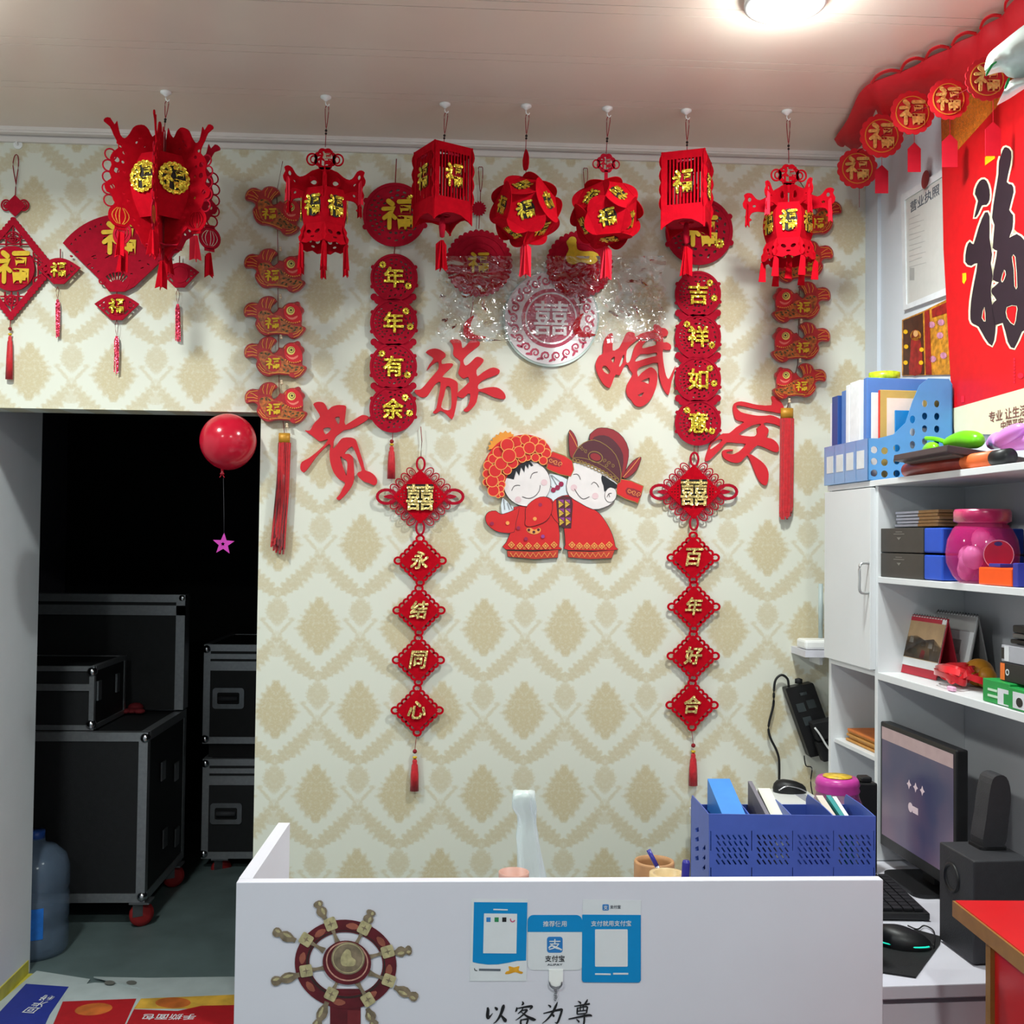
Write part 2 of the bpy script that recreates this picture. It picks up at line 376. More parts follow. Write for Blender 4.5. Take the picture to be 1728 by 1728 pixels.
# papered wall: main part, header over the opening, piece left of the passage
mb = MB(); mb.box(JX, RX0+.3, 0, .12, 0, CEIL); mb.box(XL, JX, 0, .12, LZ, CEIL); mb.box(XL, WLX-.12, 0, .12, 0, LZ)
struct(mb.obj('wall_back', PAPER))
mb = MB(); mb.box(WLX-.12, WLX, .0, WLY, 0, LZ); mb.box(WLX-.12, WLX, .1205, WLY, LZ, 2.45); struct(mb.obj('wall_passage', PLASTW))
mb = MB()
mb.para(R(-.15, 0, 0), -RE*6.2, -RN*.1, (0, 0, CEIL)); struct(mb.obj('wall_right', PLAST))
mb = MB(); mb.box(XL-.1, XL, YF, 0, 0, CEIL); struct(mb.obj('wall_left', PLAST))
mb = MB(); mb.box(XL, 2.4, YF-.1, YF, 0, CEIL); struct(mb.obj('wall_front', PLAST))
mb = MB(); mb.box(XL-.1, 2.6, YF-.1, 2.9, -.1, 0); struct(mb.obj('floor', FLOORM))
# storeroom behind the opening
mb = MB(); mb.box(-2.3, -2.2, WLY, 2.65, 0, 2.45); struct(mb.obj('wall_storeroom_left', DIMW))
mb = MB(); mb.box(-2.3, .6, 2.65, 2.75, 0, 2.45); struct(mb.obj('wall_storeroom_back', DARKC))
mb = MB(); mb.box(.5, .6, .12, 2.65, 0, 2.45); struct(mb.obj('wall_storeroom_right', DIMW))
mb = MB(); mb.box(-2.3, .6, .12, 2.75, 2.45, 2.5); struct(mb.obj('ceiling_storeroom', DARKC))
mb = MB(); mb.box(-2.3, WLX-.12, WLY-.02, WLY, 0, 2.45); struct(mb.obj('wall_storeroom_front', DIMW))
# ceiling: a deck with long glossy panels running left to right
mb = MB(); mb.box(XL-.1, 2.6, YF-.1, .05, CEIL+.012, CEIL+.06); ceil = struct(mb.obj('ceiling', GAPM))
ceil_y = -.055; k = 0; seam = [.301, .04]
pm = None
while ceil_y > YF:
    w = (.301 if k == 0 else .236) if k % 2 == 0 else .04
    mb = MB(); mb.box(XL, 2.5, ceil_y-w+.0025, ceil_y, CEIL, CEIL+.012)
    mb.obj('ceiling_panel', CEILM, ceil); ceil_y -= w; k += 1
# cornice along the papered wall and the right wall
mb = MB(); mb.box(XL, RX0, -.012, 0, CEIL-.034, CEIL); mb.box(XL, RX0, -.055, -.012, CEIL-.012, CEIL); mb.box(XL, RX0, -.05, -.03, CEIL-.018, CEIL-.012)
struct(mb.obj('trim_1', TRIMW))
mb = MB(); mb.para(R(0, 0, CEIL-.034), -RE*5.5, RN*.012, (0, 0, .034)); mb.para(R(0, .012, CEIL-.012), -RE*5.5, RN*.045, (0, 0, .012)); struct(mb.obj('trim_2', TRIMW))
# boxed pipe in the corner
mb = MB(); mb.para(R(.0, 0, 0), -RE*.09, RN*.012, (0, 0, CEIL-.034)); struct(mb.obj('trim_3', PLAST))
# yellow tape at the foot of the passage wall
YEL = mat('yellow_floor_tape', (196, 186, 70), rough=.5, var=.15, vs=20)
mb = MB(); mb.box(WLX, WLX+.004, .0, WLY-.02, 0, .05); mb.box(WLX, WLX+.05, .0, WLY-.02, 0, .002)
tag(mb.obj('floor_tape', YEL, None, (WLX, 0, 0)), 'yellow tape along the foot of the white passage wall', 'tape')
# ceiling lamps: shallow drum, glowing disc
LAMPG = mat('lamp_diffuser', (1, 1, .99), rough=.4, var=0, emis=14)
lamp_spots = [ZP(1325, -4, CEIL), None, None, None]
lamp_spots[1] = V((lamp_spots[0].x-2.1, lamp_spots[0].y-.02, CEIL))
lamp_spots[2] = V((lamp_spots[0].x-.1, lamp_spots[0].y-2.3, CEIL)); lamp_spots[3] = V((lamp_spots[1].x, lamp_spots[1].y-2.3, CEIL))
lab = ['round white ceiling lamp glowing at the top right of the view', 'round ceiling lamp above the left of the shop', 'round ceiling lamp behind the right of the viewer', 'round ceiling lamp behind the left of the viewer']
for p, l, wf, sp_ in zip(lamp_spots, lab, (.93, .93, 1.12, 1.12), (164, 164, 172, 172)):
    t = thing('ceiling_lamp', l, 'lamp', p, 'round ceiling lamps')
    mb = MB(); mb.lathe([(.0, 0), (.095, 0), (.095, -.018), (.085, -.022), (.078, -.022), (.078, -.012), (0, -.012)], p, 40); mb.obj('housing', WPLA, t)
    mb = MB(); mb.lathe([(.078, -.014), (.07, -.024), (.04, -.028), (0, -.029)], p, 40); mb.obj('diffuser', LAMPG, t)
    ld = bpy.data.lights.new('ceiling_lamp_light', 'AREA'); ld.shape = 'DISK'; ld.size = .16; ld.energy = LAMP_W*wf; ld.color = LAMP_C; ld.spread = math.radians(sp_)
    lo = bpy.data.objects.new('ceiling_lamp_light', ld); COL.objects.link(lo); lo.parent = t; lo.location = (0, 0, -.034)
    pd = bpy.data.lights.new('ceiling_lamp_fill', 'POINT'); pd.energy = LAMP_W*wf*.2; pd.shadow_soft_size = .05; pd.color = LAMP_C  # point light added below each lamp to brighten ceiling and upper walls
    po_ = bpy.data.objects.new('ceiling_lamp_fill', pd); COL.objects.link(po_); po_.parent = t; po_.location = (0, 0, -.085)
# ================================================================= hung on the papered wall
def cordw(mb, pts, r=.0018, d=.012): mb.tube([WP(x, y, d) for x, y in pts], r, 6)
def hookw(px, py, label):
    t = MB(); c = WP(px, py, 0)
    t.flat(circ(0, 0, .014, 16), lambda x, y: c+V((x, -.005, y)), (0, .005, 0)); t.tube([c+V((0, -.005, 0)), c+V((0, -.016, -.002)), c+V((0, -.017, .006))], .003, 6)
    return tag(t.obj('wall_hook', WPLA, None, c), label, 'hook')
def silk_tassel(t, px, y0, y1, y2, w, d=.014, name='tassel'):
    """bead head at y0, skirt from y1 to y2 (pixels), w wide at the hem"""
    mb = MB(); k = (WP(px, y0, d)-WP(px, y0+1, d)).length
    prof = [(0, 0), (w*.22, -1.5), (w*.30, -5), (w*.26, -8), (w*.36, -11), (w*.46, -(y2-y1)*.5), (w*.5, -(y2-y1)), (0, -(y2-y1)+1)]
    c = WP(px, y1, d); n = 20
    vs = []; fs = []
    for i, (r, h) in enumerate(prof):
        for j in range(n):
            rr = r*k*(1+(.10 if j % 2 else -.06)*(1 if i > 3 else 0)); vs.append(c+V((rr*math.cos(2*PI*j/n), rr*.55*math.sin(2*PI*j/n), h*k)))
    fs = [(i*n+j, i*n+(j+1) % n, (i+1)*n+(j+1) % n, (i+1)*n+j) for i in range(len(prof)-1) for j in range(n)]
    mb.add(vs, fs, 0, True); o = mb.obj(name, REDS, t)
    mb = MB(); mb.lathe([(.0, 1.6*k), (.22*w*k+.001, 1.4*k), (.28*w*k, 0), (.22*w*k, -2*k), (0, -2*k)], WP(px, y1-2, d), 10); mb.obj('gold_band', GOLDF, o)
    mb = MB(); mb.ball(WP(px, y0, d), .22*w*k+.0015, 10); mb.obj('bead', CORD, o)
    return o
def strip_tassel(t, px, y0, y1, y2, w, d=.014):
    """thin glittering foil strip tassel with a thread loop above"""
    mb = MB(); a = [(px, y0), (px-w*.35, y0+(y1-y0)*.3), (px-w*.2, y0+(y1-y0)*.7), (px, y1), (px+w*.2, y0+(y1-y0)*.7), (px+w*.35, y0+(y1-y0)*.3), (px, y0)]
    cordw(mb, a, .0008, d); mb.obj('thread', CORD, t, kind='stuff')
    mb = MB()
    for q in range(5):
        x = px-w/2+w*(q+.5)/5+random.uniform(-.6, .6); e = random.uniform(-3, 0)
        mb.wall(stroke([(x*.3+px*.7, y1), (x, y1+8), (x+random.uniform(-.5, .5), (y1+y2)/2), (x+random.uniform(-1, 1), y2+e)], w/4.2), d+random.uniform(-.003, .003), .0008)
    mb.obj('tassel', FOIL, t, kind='stuff')
FOIL = glitter('pink_red_foil', (214, 60, 86), 420, .7)

# ---- 1: diamond lattice knot at the far left
t = thing('knot_pendant', 'red diamond lattice pendant with big gold fu, cut by the left edge', 'pendant', WP(20, 360, .01))
mb = MB(); cordw(mb, osm([(27, 310), (22, 280), (25, 263), (30, 263), (31, 280), (27, 310), (26, 330)]), .0016); mb.obj('cord', CORD, t, kind='stuff')
mb = MB(); mb.wall(rot2(rect(12, 334, 38, 360), PI/4, 25, 347), .014); mb.wall([ell(10, 346, 9, 10), ell(10, 346, 6.5, 7.5)], .013, .003); mb.wall([ell(40, 346, 9, 10), ell(40, 346, 6.5, 7.5)], .013, .003)
mb.wall([ell(10, 346, 5, 6), ell(10, 346, 3, 4)], .013, .003); mb.wall([ell(40, 346, 5, 6), ell(40, 346, 3, 4)], .013, .003); mb.obj('top_knot', RED2, t)
dia = [(22, 366), (92, 452), (18, 540), (-52, 452)]
def edge_scallop(p, amp=2.2, step=7):
    o = []
    for i in range(len(p)):
        a, b = p[i], p[(i+1) % len(p)]; l = math.hypot(b[0]-a[0], b[1]-a[1]); n = max(2, int(l/step)); nx, ny = (b[1]-a[1])/l, -(b[0]-a[0])/l
        for q in range(n):
            for w in (0, .33, .66):
                f = (q+w)/n; h = amp*math.sin(PI*w); o.append((a[0]+(b[0]-a[0])*f+nx*h, a[1]+(b[1]-a[1])*f+ny*h))
    return o
mb = MB(); mb.wall([edge_scallop(dia), [(22, 380), (80, 452), (18, 526), (-40, 452)]], .016, .005); mb.obj('frame', RED2, t)
mb = MB()                                           # the lattice inside the frame
for a, b in (((0, 402), (45, 402)), ((-5, 412), (50, 412)), ((0, 500), (40, 500)), ((-4, 510), (34, 510)), ((56, 430), (78, 448)), ((58, 440), (80, 450)), ((58, 470), (78, 458)), ((60, 478), (72, 466)),
             ((10, 390), (10, 415)), ((34, 390), (34, 415)), ((22, 382), (22, 410)), ((8, 492), (8, 515)), ((30, 492), (30, 512)), ((19, 492), (19, 524)), ((56, 425), (56, 480)), ((64, 432), (64, 474)), ((72, 442), (72, 464)), ((48, 412), (62, 430)), ((46, 492), (60, 476)), ((0, 395), (-20, 420))):
    mb.wall(stroke([a, b], 2.2), .015, .004)
mb.wall([ell(22, 400, 12, 10), ell(22, 400, 9.5, 7.5)], .0152, .004); mb.wall([ell(19, 507, 11, 10), ell(19, 507, 8.5, 7.5)], .0152, .004)
mb.wglyph('吉', 22, 400, 14, .0155, .003); mb.wglyph('祥', 19, 507, 14, .0155, .003); mb.obj('lattice', RED2, t, kind='stuff')
mb = MB(); mb.wall(circ(20, 453, 38, 40), .02, .006); mb.obj('disc', RED2, t)
mb = MB(); mb.wglyph('福', 23, 451, 56, .022, .004, bold=.05, sx=.95); mb.obj('character', GOLDF, t)
mb = MB(); cordw(mb, [(18, 540), (17, 552)], .0014); mb.obj('cord', CORD, t, kind='stuff'); silk_tassel(t, 17, 555, 566, 640, 11)
hookw(31, 245, 'white round adhesive hook above the red pendant at far left')

# ---- 2: fan pendant
def fanloop(cx, cy, r, a0, a1, r0=0, tip=None, n=18): return arcb(cx, cy, r0, r, a0, a1, n)
def small_fan(t, cx, cy, w, h, d, glyph=True, holes=True, m=None, name='small_fan'):
    L = w/2; top = cy-h/2; o = [(cx-L, cy-h*.12)]
    for i in range(13): f = i/12; o.append((cx-L+2*L*f, cy-h*.12-h*.38*math.sin(PI*f)))
    o = o[1:]+[(cx+L*.24, cy+h*.5), (cx-L*.24, cy+h*.5)]
    hs = []
    if holes:
        for s in (-1, 1): hs.append([(cx+s*L*.80, cy-h*.07), (cx+s*L*.55, cy-h*.24), (cx+s*L*.52, cy+h*.02), (cx+s*L*.60, cy+h*.08)])
        for s in (-1, 1): hs.append([(cx+s*L*.47, cy+h*.10), (cx+s*L*.55, cy+h*.14), (cx+s*L*.36, cy+h*.30), (cx+s*L*.31, cy+h*.24)])
    mb = MB(); mb.wall([o]+hs, d, .004); mb.wall([circ(cx, cy-h*.04, h*.36, 20), circ(cx, cy-h*.04, h*.31, 20)], d+.002, .003)
    for s in (-1, 1): mb.wall(flower(cx+s*L*.62, cy-h*.07, h*.10), d+.001, .003)
    q = mb.obj(name, m or RED2, t)
    mb = MB(); mb.wglyph('福', cx, cy-h*.04, h*.56, d+.004, .003, bold=.05) if glyph else None
    if glyph: mb.obj('character', GOLD, q)
    return q
t = thing('fan_pendant', 'large crimson paper-cut fan with three little fans hanging from it', 'pendant', WP(200, 440, .01))
C = (197, 487)
outer = [(94, 418)]+[(94+(322-94)*i/20+0, 0) for i in range(0)]
arc = []
for i in range(25):
    a = math.radians(218+ (322-218)*i/24); arc.append((205+126*math.cos(a), 489+128*math.sin(a)))
outer = arc+[(226, 484), (210, 492), (184, 492), (168, 472)]
hs = []
rnd = random.Random(3)
for i in range(20):                                # small triangular punches along the rim
    a = math.radians(222+(318-222)*i/19); x, y = 205+114*math.cos(a), 489+116*math.sin(a); hs.append([(x-2.2, y+1.5), (x+2.2, y+1.8), (x+.3, y-2.2)])
for (cx, cy, w, h) in ((158, 432, 9, 2), (160, 436, 7, 2), (178, 402, 8, 5), (178, 412, 9, 3), (183, 428, 10, 2), (182, 433, 12, 2), (150, 446, 8, 2), (262, 430, 6, 2), (270, 440, 7, 2), (240, 452, 6, 2), (250, 446, 5, 2), (236, 440, 5, 2), (156, 452, 6, 2), (130, 425, 6, 3), (120, 432, 5, 3), (166, 458, 5, 2), (222, 462, 4, 2), (270, 424, 4, 2), (285, 432, 4, 3)):
    hs.append(rot2(ell(cx, cy, w/2, h/2, 0, 8), rnd.uniform(-.6, .6), cx, cy))
for i in range(7):                                 # open ribs at the hub
    a = math.radians(230+80*i/6); hs.append(stroke([(197+14*math.cos(a), 486+14*math.sin(a)), (197+27*math.cos(a), 486+27*math.sin(a))], [2.2, 4.2]))
mb = MB(); mb.wall([outer]+hs, .02, .005); mb.obj('fan', RED2, t)
mb = MB()
for s in (-1, 1): mb.wall([circ(197+s*25, 474, 6, 14), circ(197+s*25, 474, 3.6, 14)], .021, .004); mb.wall(stroke([(197+s*20, 478), (197+s*13, 490)], 3), .021, .004)
mb.obj('handle_curl', RED2, t, kind='stuff')
mb = MB(); mb.wglyph('福', 202, 402, 56, .0225, .003, bold=.05); mb.obj('character', GOLDF, t)
mb = MB(); cordw(mb, [(102, 420), (102, 436)], .0018, .016); cordw(mb, [(197, 490), (197, 497)], .0018, .016); cordw(mb, [(303, 432), (303, 443)], .0018, .016); mb.obj('cord', CORD, t, kind='stuff')
q = small_fan(t, 99, 457, 74, 44, .026); strip_tassel(t, 97, 484, 505, 571, 7)
q = small_fan(t, 197, 518, 76, 44, .02); strip_tassel(t, 197, 540, 567, 631, 8)
q = small_fan(t, 303, 464, 66, 42, .02, glyph=False); strip_tassel(t, 300, 488, 513, 577, 8)

# ---- 3: strings of carp
FISHL = tr([(650,890),(600,830),(520,810),(430,830),(370,880),(345,930),(250,920),(170,950),(125,1020),(120,1100),(150,1160),(230,1150),(290,1160),(330,1200),(310,1260),(330,1330),(380,1400),(450,1450),(520,1460),(590,1440),(680,1430),(760,1440),(830,1440),(880,1480),(950,1495),(1030,1460),(1100,1390),(1135,1320),(1110,1290),(1060,1270),(1065,1180),(1060,1100),(1095,1040),(1080,990),(1040,960),(1020,900),(980,885),(930,905),(850,910),(780,950),(740,1000),(690,990),(660,1040),(600,1090),(565,1060),(550,1010),(590,950)], -64.6, -119.8, 9.6)
FOR = mat('fish_orange_scales', (172, 88, 32), rough=.35, var=.6, vs=110)
FRD = mat('fish_red_satin', (172, 14, 24), rough=.38, var=.22, vs=70, sheen=.2)
FLN = mat('fish_gold_line', (226, 150, 60), rough=.4, metal=.3)
FEY = mat('fish_eye_yellow', (236, 214, 110), rough=.4)
FPK = mat('fish_lip_pink', (236, 120, 104), rough=.5)
FGR = mat('fish_dark_green', (70, 66, 30), rough=.5)
def fish(t, cx, cy, sc, mir, rot, d):
    def T(p): return rot2([(cx+(-1 if mir else 1)*x*sc, cy+y*sc) for x, y in p], rot, cx, cy)
    def P(*q): return T([((x-620)/9.6, (y-1150)/9.6) for x, y in q])
    mb = MB(); o = smooth(T(FISHL), 2); F = lambda x, y: WP(x, y, d)
    mb.wall(o, d, .012); body = mb.obj('fish', FRD, t)
    # puffed front: inset copy with sloped rim
    ins = grow(o, -1.6*sc); mb = MB(); n = len(o)
    vs = [WP(x, y, d) for x, y in o]+[WP(x, y, d+.006) for x, y in ins]
    mb.add(vs, [(i, (i+1) % n, n+(i+1) % n, n+i) for i in range(n)], 0, True); mb.flat(ins, lambda x, y: WP(x, y, d+.006), (0, .001, 0)); mb.obj('padded_front', FRD, body)
    D = d+.0075
    mb = MB(); mb.wall([o[i] if False else p for i, p in enumerate(grow(o, -2.0*sc))][:0] or stroke(P((140,1100),(150,1020),(200,970),(330,950)), 1*sc), D, .001)
    for l in (((210,990),(250,1000),(330,1050)), ((160,1060),(260,1060),(330,1080)), ((180,1120),(260,1110),(330,1120)), ((430,860),(410,930),(430,1000)), ((500,840),(480,930),(480,1010)), ((570,870),(540,940),(520,1010)), ((610,860),(560,960),(545,1030)), ((340,1290),(420,1380),(540,1420)), ((360,1250),(400,1320),(460,1370)), ((940,1470),(1020,1430),(1090,1340)), ((930,1420),(990,1400),(1050,1350)), ((500,1410),(700,1395),(860,1410)), ((770,1010),(790,970),(860,930),(940,930))):
        mb.wall(stroke(P(*l), 1.0*sc), D, .001)
    mb.obj('gold_line', FLN, body, kind='stuff')
    mb = MB(); mb.wall(smooth(P((350,1120),(400,1060),(500,1050),(620,1120),(720,1130),(790,1200),(860,1250),(960,1280),(1090,1300),(1060,1360),(940,1390),(760,1400),(600,1400),(480,1360),(400,1250)), 2), D-.0004, .001); belly = mb.obj('belly', FOR, body)
    mb = MB()
    for x, y in ((400,1080),(470,1090),(520,1100),(780,1280),(860,1290),(900,1320),(770,1350),(830,1370),(980,1310),(1050,1320),(740,1190),(960,1350)): mb.wall(ell(*P((x, y))[0], 2.6*sc, 1.3*sc, random.uniform(-1, 1), 8), D+.0006, .001)
    mb.obj('scale_mark', FGR, belly, kind='stuff')
    mb = MB(); c = P((590, 1250))[0]; mb.wall(circ(c[0], c[1], 13.6*sc, 24), D+.0006, .001); disc = mb.obj('disc', FRD, body)
    mb = MB(); mb.wglyph('福', c[0], c[1], 19*sc, D+.0012, .0015, bold=.05, sx=1.2); mb.obj('character', GOLDF, disc)
    mb = MB(); mb.wall(smooth(P((770,1060),(800,960),(880,920),(990,960),(1050,1060),(1060,1200),(980,1240),(870,1220),(790,1150)), 2), D+.001, .001); head = mb.obj('head', REDB, body)
    c = P((878, 1040))[0]; mb = MB(); mb.wall(circ(c[0], c[1], 7*sc, 20), D+.002, .001); eye = mb.obj('eye', FEY, head)
    mb = MB(); c = P((885, 1030))[0]; mb.wall([circ(c[0], c[1], 5*sc, 14), circ(c[0], c[1], 4.2*sc, 14)], D+.003, .001); mb.wall(circ(c[0], c[1], 2*sc, 12), D+.003, .001); mb.obj('pupil', FGR, eye)
    mb = MB(); mb.wall(smooth(P((795,1100),(850,1140),(920,1150),(990,1115),(985,1150),(920,1185),(850,1165)), 2), D+.002, .001); mb.obj('mouth', FPK, head)
    mb = MB()
    for i in range(8): x, y = P((790+i*34, 1190+[0, 22, 36, 44, 46, 42, 34, 20][i]))[0]; mb.wall(circ(x, y, 1.2*sc, 8), D+.002, .001)
    mb.obj('dot', FLN, head, kind='stuff')
    return body
def fish_string(label, spots, mir, top, tas):
    t = thing('carp_string', label, 'wall hanging', WP(spots[0][0], spots[0][1], 0), 'strings of padded red carp')
    mb = MB(); x0 = spots[0][0]; pts = [(top[0], top[1])]+[(x+ (6 if not mir else -4), y-28) for x, y, s, r in spots]+[(tas[0], tas[1])]
    cordw(mb, pts, .0011, .008); mb.obj('cord', CORD, t, kind='stuff')
    for x, y, s, r in spots: fish(t, x, y, s, mir, r, .022)
    for i, (x, y, s, r) in enumerate(spots[1:]+[(tas[0]-(6 if not mir else -4), tas[1]+22, 1, 0)]):
        mb = MB(); bx = x+(6 if not mir else -4)+ (4 if i == len(spots)-1 else 4)
        mb.ball(WP(bx, y-37, .02), .0045, 10); mb.ball(WP(bx+.3, y-33, .02), .005, 10); mb.obj('beads', BEAD, t, kind='stuff')
    x, y0, y1, y2, w = tas[0], tas[1], tas[2], tas[3], tas[4]
    mb = MB(); mb.lathe([(0, 0), (w*.5/520, 0), (w*.5/520, -(y1-y0)/520), (0, -(y1-y0)/520)], WP(x, y0, .02), 16, (V((1, 0, 0)), V((0, .5, 0)), V((0, 0, 1)))); mb.obj('tassel_cap', DGOLD, t)
    mb = MB(); k = 1/520; c = WP(x, y1, .02); n = 40; rr = random.Random(int(x))
    for i in range(64):
        a = 2*PI*i/64; r = w*.5*k*math.sqrt(.2+.8*rr.random()); L = (y2-y1)*k*(1-.16*rr.random()); sw = tas[5]*k*rr.uniform(.6, 1)
        p0 = c+V((r*math.cos(a), .5*r*math.sin(a), 0)); mb.tube([p0, p0+V((sw*.3, 0, -L*.5)), p0+V((sw+.0*r, 0, -L))], .0032, 4, cap=False)
    mb.obj('tassel', REDS, t, kind='stuff')
    return t
fish_string('string of five padded red carp facing right, hung by the doorway', [(461, 352, 1.0, .33), (463, 455, 1.0, .08), (463, 535, 1.0, .03), (464, 603, 1.0, .0), (465, 680, 1.0, .0)], False, (477, 272), (480, 731, 747, 934, 19, -10))
fish_string('string of five padded red carp facing left, hung by the shelf unit', [(1375, 368, .92, -.2), (1358, 440, .95, -.1), (1353, 509, .95, -.06), (1352, 577, .95, -.03), (1350, 643, .86, .0)], True, (1346, 300), (1328, 689, 706, 880, 22, -1))

# ---- 4: chains of pierced medallions with gold words
def medallion(t, cx, cy, r, ch, seed, gs, d=.018, gd=0):
    rn = random.Random(seed); hs = []
    for i in range(6):                                # fish-scale holes in the left half
        rr = r*(.47+.075*i)
        for j in range(9):
            a = math.radians(128+12.5*j+(6 if i % 2 else 0)); hs.append(rot2(ell(cx+rr*math.cos(a), cy+rr*math.sin(a), r*.055, r*.033, 0, 6), rn.uniform(-.5, .5), cx+rr*math.cos(a), cy+rr*math.sin(a)))
    for j in range(34):                               # leafy holes elsewhere
        a = math.radians(-150+(270)*(j % 17)/16); rr = r*(rn.uniform(.50, .64) if j > 16 else rn.uniform(.70, .82))
        if 118 < (math.degrees(a) % 360) < 245: continue
        x, y = cx+rr*math.cos(a), cy+rr*math.sin(a); hs.append(ell(x, y, r*rn.uniform(.05, .075), r*rn.uniform(.03, .045), a+rn.uniform(.9, 2.0), 8))
    keep = []
    for h in hs:
        hx = sum(p[0] for p in h)/len(h); hy = sum(p[1] for p in h)/len(h)
        if all(math.hypot(hx-k[0], hy-k[1]) > r*.125 if i < 0 else math.hypot(hx-k[0], hy-k[1]) > r*.118 for i, k in enumerate([q[1] for q in keep])) and math.hypot(hx-cx, hy-cy) < r*.84: keep.append((h, (hx, hy)))
    mb = MB(); mb.wall([circ(cx, cy, r, 44)]+[k[0] for k in keep], d, .004)
    for a in (.35, 2.75, -.45, 3.6): mb.wall(circ(cx+r*1.0*math.cos(a), cy+r*1.0*math.sin(a), r*.085, 10), d, .003)
    mb.wall([circ(cx, cy, r, 44), circ(cx, cy, r*.90, 44)], d+.002, .003)
    m = mb.obj('medallion', RED2, t)
    mb = MB(); mb.wglyph(ch, cx+gd, cy, gs, d+.004, .004, bold=.034 if ch != '福' else .05); mb.obj('character', GOLD if ch != '福' else GOLDF, m)
    for a, q in ((-.75 if seed % 2 else .55, .70), (.25 if seed % 2 else -2.3, .72)):
        mb = MB(); fx, fy = cx+r*q*math.cos(a), cy+r*q*math.sin(a); mb.wall([flower(fx, fy, r*.15), circ(fx, fy, r*.04, 8)], d+.003, .002); mb.obj('flower', GOLD, m)
    return m
t = thing('medallion_chain', 'chain of pierced red medallions reading year after year in gold, left side', 'wall hanging', WP(664, 500, 0), 'chains of pierced medallions')
mb = MB(); cordw(mb, [(669, 268), (667, 310)], .0018); cordw(mb, [(667, 410), (665, 430)], .0018, .016); cordw(mb, [(663, 730), (662, 745)], .0012, .014); mb.obj('cord', CORD, t, kind='stuff')
medallion(t, 666, 362, 54, '福', 1, 52, gd=6)
for i, (y, c) in enumerate(((468, '年'), (544, '年'), (618, '有'), (690, '余'))):
    medallion(t, 665-i*.6, y, 40, c, i+2, 33)
    if i < 3:
        mb = MB()
        for s in (-1, 1): mb.wall(circ(664+s*33, y+33, 6, 12), .015, .004); mb.wall(circ(664+s*26, y+38, 7, 12), .0152, .004)
        mb.wall(rect(642, y+34, 688, y+42), .0148, .004); mb.obj('link', RED2, t, kind='stuff')
silk_tassel(t, 661, 745, 752, 808, 13)
t = thing('medallion_chain', 'chain of pierced red medallions reading good luck in gold, right side', 'wall hanging', WP(1178, 540, 0), 'chains of pierced medallions')
mb = MB(); cordw(mb, [(1180, 300), (1180, 335)], .0018); cordw(mb, [(1180, 446), (1178, 456)], .0014, .016); mb.obj('cord', CORD, t, kind='stuff')
medallion(t, 1180, 390, 57, '福', 8, 54, gd=4)
for i, (y, c) in enumerate(((496, '吉'), (568, '祥'), (640, '如'), (713, '意'))):
    medallion(t, 1178, y, 39, c, i+9, 34)
    if i < 3:
        mb = MB()
        for s in (-1, 1): mb.wall(circ(1178+s*33, y+32, 6, 12), .015, .004); mb.wall(circ(1178+s*26, y+37, 7, 12), .0152, .004)
        mb.wall(rect(1156, y+33, 1200, y+41), .0148, .004); mb.obj('link', RED2, t, kind='stuff')
mb = MB(); cordw(mb, [(1172, 752), (1171, 768)], .001); cordw(mb, [(1178, 752), (1178, 768)], .001); mb.obj('thread', CORD, t, kind='stuff')

# ---- 5: double-happiness knots over four small diamonds
def loop_ring(mb, cx, cy, rx, ry, rot, w, d): mb.wall([ell(cx, cy, rx, ry, rot, 18), ell(cx, cy, rx-w, ry-w, rot, 18)], d, .003)
def diamond(t, cx, cy, h, ch, d=.02):
    mb = MB(); mb.wall([(cx, cy-h), (cx+h, cy), (cx, cy+h), (cx-h, cy)], d, .004)
    for q in range(4):
        a = [(0, -h), (h, 0), (0, h), (-h, 0)]; p, r = a[q], a[(q+1) % 4]
        for f in (.2, .4, .6, .8): loop_ring(mb, cx+p[0]+(r[0]-p[0])*f, cy+p[1]+(r[1]-p[1])*f, 6.8, 6.8, 0, 3.6, d-.0003)
        loop_ring(mb, cx+p[0]*1.06, cy+p[1]*1.06, 8.0, 7.2, 0, 3.6, d-.0006)
    m = mb.obj('diamond', RED, t)
    mb = MB(); mb.wglyph(ch, cx, cy-1, 29, d+.003, .003, shear=.18, bold=.035, sx=.95); mb.obj('character', GOLDP, m)
